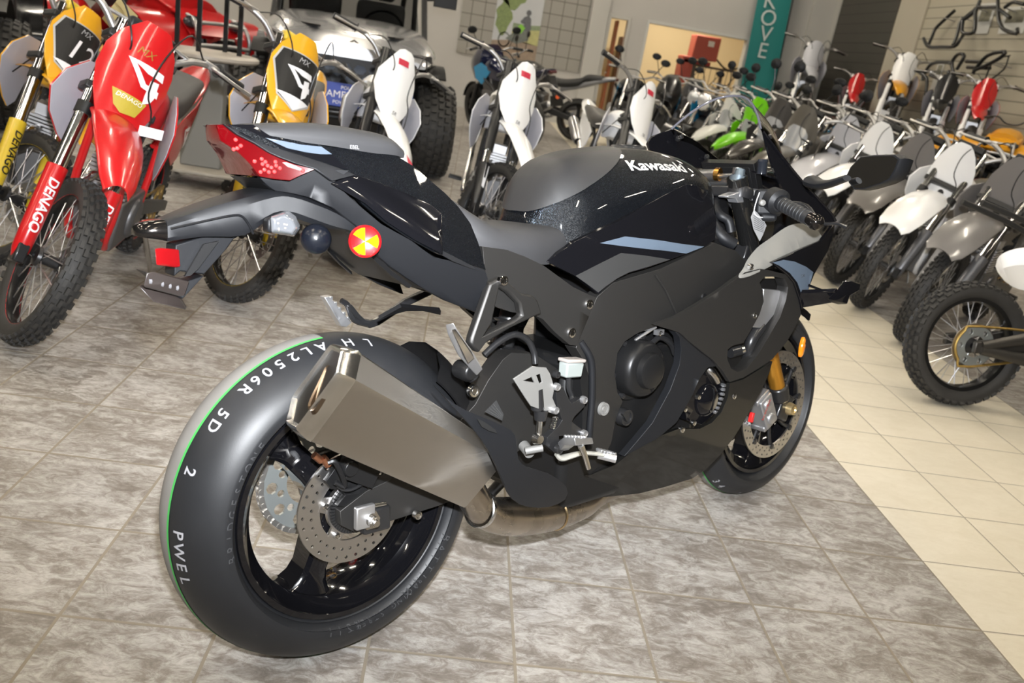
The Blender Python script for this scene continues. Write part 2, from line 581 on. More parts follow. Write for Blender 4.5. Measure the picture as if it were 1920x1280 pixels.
# framed picture of a rider between the panels
pm = mat('poster_print', (.3, .32, .25), .35)
def poster():
    pr = tag(mk('poster', box(-.03, .78, YW - .035, YW - .0225, .96, 2.75), mat('poster_sky', (.46, .47, .48), .4, var=.08, vscale=3)), 'tall outdoor poster of a trail rider on the grey grid wall', 'poster')
    y = YW - .0365
    def blob(cx, cz, rx, rz, n=18, s=0.18):
        return [(cx + rx * math.cos(t) * (1 + s * math.sin(5 * t + cx * 9)), y, cz + rz * math.sin(t) * (1 + s * math.cos(4 * t))) for t in (2 * PI * i / n for i in range(n))]
    d = (0, -.001, 0)
    mk('dirt_ground', flatp([(-.03, y, .96), (.78, y, .96), (.78, y, 1.24), (.4, y, 1.29), (-.03, y, 1.22)], d), mat('poster_dirt', (.27, .20, .14), .4, var=.3, vscale=20), pr)
    mk('field', flatp([(.3, y, 1.27), (.78, y, 1.24), (.78, y, 1.5), (.5, y, 1.47), (.3, y, 1.44)], d), mat('poster_field', (.42, .40, .16), .4, var=.25, vscale=14), pr)
    mk('foliage', J(flatp(blob(.12, 1.62, .14, .27), d), flatp(blob(.25, 1.98, .2, .2), d), flatp(blob(.06, 2.3, .09, .3), d)), mat('poster_leaves', (.17, .22, .07), .4, var=.5, vscale=26), pr)
    mk('treeline', flatp([(.3, y - .0004, 1.44), (.5, y - .0004, 1.46), (.78, y - .0004, 1.5), (.78, y - .0004, 1.58), (.55, y - .0004, 1.55), (.3, y - .0004, 1.56)], d), mat('poster_trees', (.2, .25, .14), .4, var=.4, vscale=30), pr)
    mk('rider', J(flatp([(.47, y - .001, 1.38), (.58, y - .001, 1.34), (.62, y - .001, 1.5), (.60, y - .001, 1.66), (.55, y - .001, 1.72), (.48, y - .001, 1.68), (.42, y - .001, 1.6), (.44, y - .001, 1.57), (.49, y - .001, 1.56)], d), flatp(blob(.545, 1.755, .045, .05, s=0), d)), mat('poster_rider', (.10, .10, .105), .4, var=.4, vscale=30), pr)
    mk('motorcycle', J(flatp(blob(.18, 1.26, .11, .13, s=0), d, [blob(.18, 1.26, .085, .105, s=0)]), flatp([(.2, y - .002, 1.28), (.4, y - .002, 1.47), (.62, y - .002, 1.45), (.6, y - .002, 1.3), (.4, y - .002, 1.22)], d)), mat('poster_bike', (.13, .14, .12), .4, var=.5, vscale=40), pr)
    mk('green_cowl', flatp([(.34, y - .004, 1.46), (.44, y - .004, 1.56), (.52, y - .004, 1.5), (.46, y - .004, 1.4)], d), mat('poster_green', (.2, .5, .03), .4), pr)
poster()
# rows of high-bay lamps and two fluorescent fixtures under the ceiling
lampw = mat('lamp_glow', (1, 1, 1), .5, emit=(1.0, .90, .74), es=54.0)
def bay(x, y, lx, ly):
    t = thing('ceiling_lamp', 'long ceiling lamp above the showroom floor', 'lamp', loc=(x, y, ZC), group='ceiling lamps')
    mk('housing', box(-lx, lx, -ly, ly, -.10, -.002), mat('lamp_housing', (.7, .7, .68), .5), t, bev=.01)
    mk('diffuser', box(-lx + .03, lx - .03, -ly + .03, ly - .03, -.115, -.1005), lampw, t)
for y in (-4.4, -1.6, 1.2, 4.0, 6.8, 9.6, 12.4):
    for x in (-7.2, -4.4, -1.6, 1.2, 4.0):
        bay(x, y, .09, .60)
# ================================================================ the black sport motorcycle
def flake_mat():
    m = mat('gloss_black_flake', (.004, .005, .006), .30, 0.0, .8, .025, spec=.1)
    N, L = m.node_tree.nodes, m.node_tree.links
    b = N['Principled BSDF']
    tc = [n for n in N if n.type == 'TEX_COORD'][0]
    v = N.new('ShaderNodeTexVoronoi')
    v.inputs['Scale'].default_value = 2400
    L.new(tc.outputs['Object'], v.inputs['Vector'])
    g = N.new('ShaderNodeMath'); g.operation = 'GREATER_THAN'; g.inputs[1].default_value = .965
    sp = N.new('ShaderNodeSeparateColor')
    L.new(v.outputs['Color'], sp.inputs[0])
    L.new(sp.outputs[0], g.inputs[0])
    L.new(g.outputs[0], b.inputs['Metallic'])
    mx = N.new('ShaderNodeMixRGB')
    mx.inputs[1].default_value = (.0025, .003, .004, 1)
    mx.inputs[2].default_value = (.13, .17, .21, 1)
    L.new(g.outputs[0], mx.inputs[0])
    L.new(mx.outputs[0], b.inputs['Base Color'])
    sv = N.new('ShaderNodeVectorMath'); sv.operation = 'MULTIPLY_ADD'
    L.new(v.outputs['Color'], sv.inputs[0])
    sv.inputs[1].default_value = (.5, .5, .5)
    sv.inputs[2].default_value = (-.25, -.25, -.25)
    ge = N.new('ShaderNodeNewGeometry')
    ad = N.new('ShaderNodeVectorMath'); ad.operation = 'ADD'
    L.new(ge.outputs['Normal'], ad.inputs[0]); L.new(sv.outputs[0], ad.inputs[1])
    nm = N.new('ShaderNodeVectorMath'); nm.operation = 'NORMALIZE'
    L.new(ad.outputs[0], nm.inputs[0])
    L.new(nm.outputs[0], b.inputs['Normal'])
    L.new(ge.outputs['Normal'], b.inputs['Coat Normal'])
    return m

flake = flake_mat()
gloss = mat('gloss_black', (.004, .004, .005), .12, 0, .8, .02, spec=.15)
matte = mat('charcoal_matte_paint', (.066, .064, .062), .50, .9, bump=.05, bscale=1500)
plastic = mat('black_plastic', (.0075, .008, .0095), .46, bump=.12, bscale=1400, spec=.35)
plastic2 = mat('dark_plastic', (.005, .005, .0055), .45, bump=.06, bscale=900)
rubber = mat('tyre_rubber', (.0135, .0142, .016), .46, var=.25, vscale=9, bump=.04, bscale=600)
seatm = mat('seat_vinyl', (.034, .034, .036), .58, spec=.3, bump=.10, bscale=900)
steel = mat('steel_part', (.62, .61, .59), .22, 1.0)
alu = mat('cast_aluminium', (.55, .55, .56), .38, .9, bump=.05, bscale=700)
grey_alu = mat('grey_anodised', (.22, .217, .208), .45, .4)
chrome = mat('chrome', (.8, .8, .8), .06, 1.0)
darkmetal = mat('dark_metal', (.06, .06, .062), .35, .8)
blackmetal = mat('black_metal', (.018, .018, .019), .32, .3, .3, .15)
enginem = mat('engine_black', (.012, .012, .0125), .36, .4)
stripe = mat('stripe_grey_blue', (.075, .098, .13), .35, 0, .4, .1)
stripe2 = mat('stripe_charcoal', (.045, .045, .045), .45, .5)
goldm = mat('fork_gold', (.55, .26, .035), .28, .8)
redlens = mat('red_lens', (.075, .001, .002), .12, 0, 1, .03)
amberlens = mat('amber_lens', (.75, .22, .01), .12, 0, 1, .03)
clearlens = mat('clear_lens', (.11, .115, .125), .12, .1, .8, .04)
paper = mat('paper', (.72, .72, .74), .7)
ink = mat('black_ink', (.02, .02, .02), .6)
silver_txt = mat('silver_lettering', (.66, .66, .65), .3, .5)
def brushed():
    m = mat('brushed_steel', (.50, .475, .44), .30, 1.0, aniso=.6)
    N, L = m.node_tree.nodes, m.node_tree.links
    tc = [n for n in N if n.type == 'TEX_COORD'][0]
    mp = N.new('ShaderNodeMapping')
    mp.inputs['Rotation'].default_value = (0, .63, 0)
    mp.inputs['Scale'].default_value = (8, 260, 260)
    n = N.new('ShaderNodeTexNoise')
    n.inputs['Scale'].default_value = 2.0
    n.inputs['Detail'].default_value = 6
    L.new(tc.outputs['Object'], mp.inputs[0])
    L.new(mp.outputs[0], n.inputs['Vector'])
    r = N.new('ShaderNodeMapRange')
    r.inputs[3].default_value = .26; r.inputs[4].default_value = .46
    L.new(n.outputs['Fac'], r.inputs[0])
    L.new(r.outputs[0], N['Principled BSDF'].inputs['Roughness'])
    bp = N.new('ShaderNodeBump'); bp.inputs['Strength'].default_value = .12; bp.inputs['Distance'].default_value = .001
    L.new(n.outputs['Fac'], bp.inputs['Height'])
    L.new(bp.outputs[0], N['Principled BSDF'].inputs['Normal'])
    return m
brush = brushed()

BX, BY, BZ = [Vector(v) for v in [(0.7895,0.6137,0.0),(-0.6038,0.7767,-0.1793),(-0.11,0.1415,0.9838)]]
BO = Vector((-0.3813,-0.2954,0.0))
BM = Matrix(((BX.x, BY.x, BZ.x, BO.x), (BX.y, BY.y, BZ.y, BO.y), (BX.z, BY.z, BZ.z, BO.z), (0, 0, 0, 1)))
MC = thing('sport_motorcycle', 'gloss and matte black sport motorcycle leaning in the foreground on its stand', 'motorcycle', BM)

def P(name, s, m, parent=MC, **k):
    return mk(name, s, m, parent, **k)

def both(name, s, m, parent=MC, **k):
    return P(name, s, m, parent, **k), P(name, mir(s), m, parent, **k)

def bolt(o, ax=(0, -1, 0), r=.008, name='bolt', parent=MC, m=None):
    o = Vector(o); a = Vector(ax).normalized()
    s = lathe([(0, .006), (r * .45, .006), (r * .5, .003), (r * .6, .0065), (r * .9, .006), (r, .003), (r, -.004)], o, a, 14)
    return P(name, s, m or steel, parent)

# ---- wheels -------------------------------------------------------------------------------
def tyre_profile(R, W, rim, crown, shoulder):
    """closed section: tread arc, sidewalls, bead"""
    pr = []
    hw = W / 2
    for i in range(-10, 11):
        y = hw * i / 10
        pr.append((R - (crown - math.sqrt(max(crown ** 2 - y * y, 0))), y))
    r1 = pr[-1][0]
    side = [(r1 - .007, hw + .001), (r1 - .016, hw - .001), (rim + (r1 - rim) * .55, hw - .0055), (rim + (r1 - rim) * .25, hw - .014), (rim + .008, hw - .022), (rim, hw - .028), (rim - .004, hw - .035)]
    inner = [(rim - .004, 0)]
    return [(r, -y) for r, y in reversed(side)] + pr + side + inner

def cast_wheel(name, cx, cz, R, W, rim, rw, crown, angs, txt):
    rm = P(name, J(
        lathe([(rim + .004, -rw), (rim + .006, -rw + .004), (rim - .002, -rw + .008), (rim - .012, -rw + .016), (rim - .018, -rw * .6), (rim - .026, -rw * .3), (rim - .026, rw * .3), (rim - .018, rw * .6), (rim - .012, rw - .016), (rim - .002, rw - .008), (rim + .006, rw - .004), (rim + .004, rw),
               (rim - .006, rw), (rim - .008, rw - .008), (rim - .03, rw * .62), (rim - .036, 0), (rim - .03, -rw * .62), (rim - .008, -rw + .008), (rim - .006, -rw)], (cx, 0, cz), (0, 1, 0), 96, True),
        lathe([(.016, -.062), (.034, -.062), (.040, -.05), (.044, -.02), (.044, .03), (.038, .06), (.016, .06)], (cx, 0, cz), (0, 1, 0), 40, True),
        *[spoke(cx, cz, a, rim) for a in angs]), gloss, smooth=35)
    t = P('tyre', lathe(tyre_profile(R, W, rim + .003, crown, 0), (cx, 0, cz), (0, 1, 0), 128, True), rubber, rm, smooth=50)
    return rm, t

def spoke(cx, cz, a, rim):
    """wide hollow-looking cast spoke from hub to rim"""
    c, s = math.cos(a), math.sin(a)
    S = []
    for r, w_, y0, y1 in ((.030, .030, -.052, .045), (.055, .031, -.050, .042), (.09, .025, -.040, .036), (.14, .024, -.034, .032), (rim - .055, .030, -.036, .034), (rim - .030, .046, -.042, .040), (rim - .020, .052, -.044, .042)):
        q = [(-w_, y0 + .008), (-w_ * .7, y0), (0, y0 - .003), (w_ * .7, y0), (w_, y0 + .008), (w_, y1 - .008), (w_ * .7, y1), (-w_ * .7, y1), (-w_, y1 - .008)]
        S.append([(cx + c * r - s * t, y, cz + s * r + c * t) for t, y in q])
    return loft(S)

def disc(cx, cz, y, R, r, th, n, rows, tabs=0, seg=96):
    """brake disc; the drilled holes are cut through the ring"""
    out, ph = [], 0
    o = [(R * math.cos(t), R * math.sin(t)) for t in (2 * PI * i / seg for i in range(seg))]
    hs = [[(r * math.cos(t), r * math.sin(t)) for t in (2 * PI * i / 48 for i in range(48))]]
    for k, (rr, hr) in enumerate(rows):
        for i in range(n):
            a = 2 * PI * (i + k * .37) / n
            hs.append([(rr * math.cos(a) + hr * math.cos(t), rr * math.sin(a) + hr * math.sin(t)) for t in (2 * PI * j / 8 for j in range(8))])
    V2, F = cdt(o, hs, .02)
    nV = len(V2)
    V = [(cx + a, y - th / 2, cz + b) for a, b in V2] + [(cx + a, y + th / 2, cz + b) for a, b in V2]
    F0 = F[0]
    a, b, c = [Vector(V[i]) for i in F0[:3]]
    if (b - a).cross(c - a).y > 0: F = [tuple(reversed(t)) for t in F]
    es = {(t[i], t[(i + 1) % len(t)]) for t in F for i in range(len(t))}
    return V, F + [tuple(i + nV for i in reversed(t)) for t in F] + [(q, p, p + nV, q + nV) for p, q in es if (q, p) not in es]

RW, RT = cast_wheel('rear_wheel', 0, .32, .3200, .195, .2180, .079, .105, [math.radians(v) for v in (131, 251, 11)], None)
# sidewall lettering, moulded, and the maker's chalk marks on the tread edge
tyre_shape = lathe(tyre_profile(.32, .195, .221, .105, 0), (0, 0, .32), (0, 1, 0), 128, True)
def around(txt, r, a0, size, y, m, name, parent, step=None, off=.0006, sx=1.0, flip=False, shape=None, cx=0, cz=.32):
    """letters set one by one around the wheel on its right-hand side"""
    S = []
    a = a0
    for ch in txt:
        if ch != ' ':
            c, s = math.cos(a), math.sin(a)
            o = (cx + r * c, y, cz + r * s)
            up = Vector((c, 0, s)); u = Vector((s, 0, -c))
            if flip: up, u = -up, -u
            if abs(y) > .06: up = up + Vector((0, .0, 0))
            S.append(drape(font(ch, size, sx=sx), shape or tyre_shape, o, u, up, off, .01, .06))
        a += (-1 if not flip else 1) * (step or size * .82) / r
    return P(name, J(*S), m, parent, smooth=0)
emb = mat('moulded_rubber', (.045, .046, .049), .6)
chalk = mat('chalk_marking', (.30, .30, .32), .8)
greenm = mat('green_marking', (.05, .33, .07), .6)
around('BRIDGESTONE', .2405, math.radians(188), .021, -.09, emb, 'lettering', RT, .0205)
around('BATTLAX', .2410, math.radians(332), .023, -.09, emb, 'lettering', RT, .0225, flip=False)
around('RACING STREET', .2410, math.radians(308), .015, -.09, emb, 'lettering', RT, .0140)
around('RS11', .2410, math.radians(272), .020, -.09, emb, 'lettering', RT, .0200)
def tread(txt, R, yc, a0, size, step, m, name, parent, shape, cx=0, cz=.32, crown=.105, rot=None, hollow=False):
    """marks lying on the curved tread at height yc across it"""
    S = []
    a = a0
    rr = R - (crown - math.sqrt(crown ** 2 - yc * yc))
    for ch in txt:
        if ch != ' ':
            c, s = math.cos(a), math.sin(a)
            n = Vector((c * math.sqrt(crown ** 2 - yc * yc) / crown, yc / crown, s * math.sqrt(crown ** 2 - yc * yc) / crown))
            u = Vector((-s, 0, c))
            up = n.cross(u)
            o = Vector((cx + rr * c, yc, cz + rr * s))
            S.append(drape(font(ch, size, bold=.015), shape, o, u, up, .0006, .008, .05))
        a += step / R
    return P(name, J(*S), m, parent, smooth=0)
for ch, a in (('H', 88), ('L', 80), ('A', 98), ('L', 103.5), ('2', 108.5), ('5', 113.7), ('0', 118.5), ('6', 122.9), ('R', 127.3), ('5', 137.3), ('D', 142), ('2', 157.6), ('P', 178), ('W', 183.5), ('E', 189), ('L', 194)):
    tread(ch, .32, -.044, math.radians(a), .031, .03, chalk, 'chalk_mark', RT, tyre_shape)
def band(R, y0, y1, crown, a0, a1, m, name, parent, cx=0, cz=.32, n=90, off=.0007, sg=1):
    S = []
    for i in range(n + 1):
        a = a0 + (a1 - a0) * i / n
        S.append([(cx + (R - (crown - math.sqrt(crown ** 2 - y * y)) + off) * math.cos(a), y, cz + (R - (crown - math.sqrt(crown ** 2 - y * y)) + off) * math.sin(a)) for y in [y0 + (y1 - y0) * q / 10 for q in range(11)]])
    return P(name, loft(S, False, False), m, parent)
band(.32, -.017, -.0225, .105, math.radians(95), math.radians(290), greenm, 'green_stripe', RT)
band(.32, -.0175, .060, .105, math.radians(95), math.radians(290), mat('mould_dust', (.19, .182, .172), .85, var=.12, vscale=30), 'dusty_tread_band', RT, off=.0005)

# rear disc, tone ring, axle, sprocket and chain
dsc = P('rear_brake_disc', disc(0, .32, -.078, .110, .066, .005, 30, ((.100, .0034), (.083, .0034))), mat('disc_steel', (.56, .545, .53), .33, 1.0), smooth=30)
P('disc_carrier', J(*[flatp([(rr * math.cos(a + d), -.081, .32 + rr * math.sin(a + d)) for rr, d in ((.050, -.34), (.069, -.20), (.069, .20), (.050, .34))], (0, .006, 0)) for a in (2 * PI * i / 5 + .35 for i in range(5))],
  lathe([(.040, -.084), (.052, -.084), (.052, -.074), (.040, -.074)], (0, 0, .32), (0, 1, 0), 48, True)), mat('disc_steel', None), dsc, smooth=30)
P('sensor_ring', J(*[X(box(-.0022, .0022, -.003, .003, .036, .049), (0, -.088, .32), (0, 2 * PI * i / 48, 0)) for i in range(48)], lathe([(.034, -.0895), (.037, -.0895), (.037, -.0865), (.034, -.0865)], (0, 0, .32), (0, 1, 0), 48, True)), darkmetal, dsc)
for i in range(5):
    a = 2 * PI * i / 5 + .35
    bolt((.059 * math.cos(a), -.083, .32 + .059 * math.sin(a)), r=.007, parent=dsc)
P('axle', cyl((0, -.155, .32), (0, .14, .32), .0125), steel)
spz = P('sprocket', disc(0, .32, .088, .102, .050, .006, 10, ((.081, .0125), (.064, .008)), seg=84), mat('sprocket_alu', (.44, .47, .46), .4, .8), smooth=30)
def chain():
    S = []
    R = .106
    path = [(R * math.cos(a), .32 + R * math.sin(a)) for a in (math.radians(90 + 180 * i / 22) for i in range(23))]
    path = [(.50 - .5 * i / 31, .40 + (.426 - .40) * i / 31) for i in range(31)] + path + [(.5 * i / 31, .214 + .12 * i / 31) for i in range(1, 31)]
    for i in range(len(path) - 1):
        (x0, z0), (x1, z1) = path[i], path[i + 1]
        S.append(cyl((x0, .079, z0), (x0, .097, z0), .0052, n=8))
        u = Vector((x1 - x0, 0, z1 - z0)).normalized(); v = Vector((-u.z, 0, u.x))
        for yy in ((.080, .082), (.094, .096)) if i % 2 else ((.0825, .084), (.092, .0935)):
            a, b = Vector((x0, yy[0], z0)), Vector((x1, yy[0], z1))
            S.append(ext([a - u * .004 - v * .0055, b + u * .004 - v * .0055, b + u * .004 + v * .0055, a - u * .004 + v * .0055], (0, yy[1] - yy[0], 0)))
    return J(*S)
P('drive_chain', chain(), mat('chain_steel', (.50, .48, .45), .35, .9))

# ---- swingarm, hugger, caliper ------------------------------------------------------------
sw = [(-0.041,-0.115,0.331),(0.0147,-0.115,0.3576),(0.0707,-0.115,0.3696),(0.1497,-0.11,0.4051),(0.23,-0.105,0.4557),(0.2708,-0.1,0.4851),(0.305,-0.1,0.5311),(0.3431,-0.1,0.5695),(0.3658,-0.1,0.5818),(0.4297,-0.1,0.5737),(0.4944,-0.11,0.5351),(0.575,-0.12,0.4716),(0.5966,-0.12,0.3861),(0.5918,-0.12,0.3227),(0.491,-0.12,0.3484),(0.4064,-0.115,0.3715),(0.3366,-0.11,0.3513),(0.2601,-0.11,0.3027),(0.1818,-0.11,0.292),(0.0603,-0.115,0.2867),(-0.0095,-0.115,0.2821),(-0.0398,-0.115,0.3036)]
SA = P('swingarm', J(panel(sw, th=.045, step=.04, deg=1), mir(panel([(p[0], p[1] * .98, .40 + (p[2] - .40) * .55) for p in sw], th=.04, step=.04, deg=1)), box(.40, .56, -.085, .085, .36, .46)), matte, bev=.006)
bolt((0.2278,-0.15,0.5305), r=.013, parent=SA)
P('axle_adjuster', X(box(-.03, .028, -.012, .012, -.024, .024), (0.0214,-0.13,0.3091)), darkmetal, SA, bev=.005)
P('axle_block', X(box(-.02, .02, -.006, .006, -.022, .022), (-0.0115,-0.147,0.3268)), alu, SA, bev=.003)
P('axle_nut', J(lathe([(.0, .014), (.009, .014), (.010, .0), (.019, .0), (.019, -.014)], (0, -.152, .318), (0, -1, 0), 6), lathe([(.0, .02), (.006, .02), (.0065, .012), (.0105, .012), (.0105, 0)], (0, -.152, .318), (0, -1, 0), 20)), steel, SA)
P('adjuster_bolt', cyl((0.0061,-0.142,0.3412), (0.0362,-0.142,0.3392), .004), steel, SA)
bolt((0.1198,-0.125,0.2901), r=.009, parent=SA)
cal = P('rear_caliper', J(
    X(box(-.035, .03, -.03, .01, -.02, .028), (-0.0017,-0.1,0.4003), (0, .5, 0)),
    lathe([(0, .012), (.013, .012), (.016, .008), (.016, -.01)], (-0.032,-0.125,0.4182), (0, -1, 0), 24),
    flatp([(-0.0666,-0.105,0.3926),(-0.049,-0.105,0.4122),(-0.0019,-0.105,0.3991),(0.0283,-0.105,0.3755),(0.0135,-0.105,0.351),(-0.0271,-0.105,0.3364),(-0.0434,-0.105,0.3402),(-0.0272,-0.105,0.3569),(-0.0346,-0.105,0.3705),(-0.056,-0.105,0.3753)], (0, .012, 0))), enginem, bev=.004)
P('banjo_bolt', J(cyl((-0.0983,-0.12,0.4534), (-0.0841,-0.12,0.4396), .0065), cyl((-0.0815,-0.12,0.4452), (-0.0697,-0.12,0.4292), .0075)), mat('copper', (.70, .33, .20), .3, 1.0), cal)
P('brake_hose', tube([(-0.0737,-0.125,0.4353), (-0.0607,-0.13,0.4342), (-0.0389,-0.125,0.3847), (-0.0573,-0.12,0.3938)], .005, 8, 5), plastic2, cal)
P('sensor_cable', tube([(-0.0492,-0.115,0.3837), (-0.0324,-0.12,0.3732), (-0.0069,-0.12,0.376), (0.0251,-0.11,0.3847)], .0035, 8, 5), blackmetal, cal)
hug = []
for yy, rr in ((-.10, .285), (-.085, .315), (-.05, .343), (0, .352), (.05, .343), (.085, .315), (.10, .285)):
    hug.append([(rr * math.cos(a), yy, .32 + rr * math.sin(a)) for a in (math.radians(52 - 44 * i / 14) for i in range(15))])
hg = loft(hug, False, False)
both_n = [(v[0] * 1.006, v[1] * 1.02, .32 + (v[2] - .32) * 1.012) for v in hg[0]]
P('rear_hugger', J(hg, (both_n, [tuple(reversed(f)) for f in hg[1]])), plastic2, sub=0)
P('hugger_fin', flatp([(0.1263,0.03,0.6514),(0.1602,-0.03,0.6435),(0.2723,-0.08,0.5557),(0.2797,-0.09,0.5232),(0.2241,-0.09,0.5527),(0.1793,-0.06,0.5899),(0.1424,-0.02,0.6132)], (0, .006, .006)), plastic2)
P('shock_absorber', J(cyl((.38, 0, .40), (.47, 0, .72), .025), *[lathe([(.03, -.004), (.037, 0), (.03, .004)], (.39 + .07 * i / 9, 0, .43 + .25 * i / 9), (.09, 0, .32), 20) for i in range(10)]), darkmetal)

# ---- exhaust ------------------------------------------------------------------------------
mr = [(-0.0966,-0.272,0.6642),(-0.1187,-0.292,0.6264),(-0.1713,-0.25,0.5276)]
mf = [(0.2529,-0.205,0.4261),(0.251,-0.225,0.4018),(0.1748,-0.205,0.3186)]
def muffler():
    S = []
    A0 = Vector(mr[1]) ; 
    r0 = [Vector(p) for p in mr]
    f0 = [Vector(p) for p in mf]
    def ring(tri, k=1.0, sh=Vector((0, 0, 0)), inw=.5):
        a, b, c = tri
        ce = (a + c) / 2 + Vector((0, .020, 0))
        # six corners: three seen ones and their opposites through the centre
        h = [a, b, c, ce * 2 - a, ce * 2 - b, ce * 2 - c]
        out = []
        m = sum(h, Vector((0, 0, 0))) / 6
        for i in range(6):
            p, q, n_ = h[i - 1], h[i], h[(i + 1) % 6]
            for t in (.16, .05):
                out.append(q + (p - q) * t)
            for t in (.05, .16):
                out.append(q + (n_ - q) * t)
        return [tuple(m + (p - m) * k + sh) for p in out], m
    R1, m1 = ring(r0)
    F1, m2 = ring(f0)
    ax = (m1 - m2).normalized()
    body = loft([F1, [tuple(Vector(p) * .5 + Vector(q) * .5) for p, q in zip(F1, R1)], R1], True)
    seam, _ = ring(r0, 1.012)
    seam2, _ = ring(r0, 1.012, ax * .006)
    c1, _ = ring(r0, .985, ax * .016)
    c2, _ = ring(r0, .92, ax * .034)
    c3, _ = ring(r0, .87, ax * .038)
    c4, _ = ring(r0, .80, ax * .032)
    cap = loft([R1, seam, seam2, c1, c2, c3, c4], True)
    return body, cap, m1, m2, ax, r0
mb, mcap, m1, m2, axm, r0 = muffler()
MU = P('muffler', mb, brush, smooth=25)
MC_cap = P('muffler_cap', mcap, mat('polished_steel', (.66, .65, .63), .22, 1.0, var=.2, vscale=20), MU, smooth=30)
up = (r0[0] - r0[2]); up = (up - axm * up.dot(axm)).normalized(); sd = up.cross(axm)
slot = [Vector(q) for q in cr([(-0.1426, -0.2522, 0.6421), (-0.1411, -0.2607, 0.6424), (-0.1421, -0.2699, 0.6386), (-0.1461, -0.2763, 0.6308), (-0.1552, -0.2756, 0.6167), (-0.1654, -0.2745, 0.601), (-0.1736, -0.273, 0.5887), (-0.1767, -0.2687, 0.5849), (-0.1777, -0.2621, 0.5851), (-0.176, -0.2563, 0.5891), (-0.1713, -0.2533, 0.5973), (-0.1617, -0.2516, 0.6125), (-0.1508, -0.25, 0.6299), (-0.1456, -0.2488, 0.6383)], 2, True)]
oo = sum(slot, Vector()) / len(slot)
P('outlet', J(loft([[tuple(p + (p - oo) * .20 - axm * .004) for p in slot], [tuple(p + (p - oo) * .10 + axm * .003) for p in slot], [tuple(p - axm * .0005) for p in slot]], False), ([tuple(p - axm * .0004) for p in slot], [tuple(range(len(slot)))])), mat('burnt_steel', (.10, .07, .045), .4, 1.0), MU)  # raised lip; shade inside the opening is painted as a flat dark face
sh = [(0.0634,-0.2486,0.586),(0.0829,-0.2557,0.563),(0.1225,-0.2606,0.5358),(0.1754,-0.2619,0.5098),(0.2328,-0.2613,0.4794),(0.2468,-0.262,0.4562),(0.2545,-0.262,0.4187),(0.2851,-0.2572,0.3938),(0.356,-0.2448,0.3619),(0.4284,-0.224,0.3119),(0.4431,-0.209,0.2749),(0.391,-0.2147,0.2725),(0.3115,-0.2347,0.2984),(0.2552,-0.2518,0.3331),(0.2193,-0.2639,0.3786),(0.1753,-0.2703,0.4511),(0.1344,-0.2673,0.504),(0.0964,-0.2603,0.5456)]
SH = P('heat_shield', panel(sh, th=.006, step=.03, k=2), plastic, MU, smooth=50, bev=.003)
P('vent_slot', panel([(0.1396,-0.275,0.52),(0.1559,-0.275,0.5124),(0.1869,-0.272,0.4902),(0.1898,-0.272,0.4836),(0.1701,-0.274,0.4917),(0.1514,-0.275,0.5032)], th=.002, step=.05, deg=1), mat('void_black', (.002, .002, .002), .9), SH)
bolt((0.2498,-0.245,0.3987), r=.006, parent=SH, m=darkmetal)
EX = P('exhaust_pipe', tube([tuple(m2 + Vector((-.02, .02, 0))), (0.2646,-0.15,0.2745), (0.3685,-0.125,0.2248), (0.5054,-0.1,0.1898), (0.6424,-0.07,0.1649), (.72, -.05, .17), (.85, -.03, .17)], [.032, .034, .042, .040, .032, .030, .03], 24, 5), mat('exhaust_metal', (.42, .37, .31), .28, 1.0, var=.35, vscale=14), smooth=60)
P('pipe_clamp', J(*[lathe([(.037, -.006), (.0395, -.004), (.0395, .004), (.037, .006)], (0.2575,-0.15,0.2785), (.9, .2, -.3), 28)]), steel, EX)
P('weld_bead', lathe([(.040, -.003), (.043, 0), (.040, .003)], (0.5158,-0.098,0.1878), (.95, .3, 0), 28), mat('weld', (.45, .33, .18), .3, 1.0), EX)
# ---- main frame and bodywork --------------------------------------------------------------
def body(stations, k=5, kx=4, cap=True):
    """symmetric loft: every station is x and a half section from the top centre line down"""
    S = []
    for x, h in stations:
        half = cr([(x, -y, z) for y, z in h], k)
        S.append(half + [(a, -b, c) for a, b, c in reversed(half[:-1 if h[-1][0] < 1e-4 else None])][0 if h[-1][0] < 1e-4 else 0:-1])
    n = len(S[0])
    R = []
    for j in range(n):
        R.append(cr([s[j] for s in S], kx))
    return loft([[R[j][i] for j in range(n)] for i in range(len(R[0]))], cap)

frame_px = [(0.5454,-0.1674,0.6984),(0.5882,-0.1718,0.7266),(0.7321,-0.1841,0.7534),(0.9171,-0.1895,0.8077),(1.0101,-0.188,0.786),(1.066,-0.1848,0.7546),(1.0478,-0.185,0.7244),(0.9492,-0.1878,0.6862),(0.8301,-0.1872,0.6463),(0.7307,-0.1833,0.6198),(0.6715,-0.1796,0.6084),(0.6352,-0.1766,0.5931),(0.6157,-0.1744,0.568),(0.6137,-0.1725,0.5215),(0.6287,-0.1712,0.4759),(0.6497,-0.1709,0.4515),(0.6377,-0.1681,0.4237),(0.6333,-0.1652,0.3919),(0.6313,-0.1611,0.3503),(0.6228,-0.1589,0.3332),(0.5564,-0.1558,0.3451),(0.5594,-0.1611,0.4034),(0.5532,-0.1646,0.4668),(0.5387,-0.1656,0.5222),(0.5198,-0.1645,0.56),(0.4955,-0.1619,0.5903),(0.5122,-0.1641,0.6332)]
FR = both('frame', panel(frame_px, th=.035, step=.03), matte, bev=.004)[0]
for q in [(0.6136,-0.1721,0.6451),(0.618,-0.1719,0.594)]:
    P('frame_hole', lathe([(0, -.004), (.0105, -.004), (.0115, .002), (.014, .0015)], q, (0, -1, 0), 24), mat('hole_dark', (.006, .006, .006), .6), FR)
P('rubber_plug', lathe([(0, .004), (.008, .004), (.010, -.003)], (0.8938,-0.1884,0.6793), (0, -1, 0), 20), plastic2, FR)
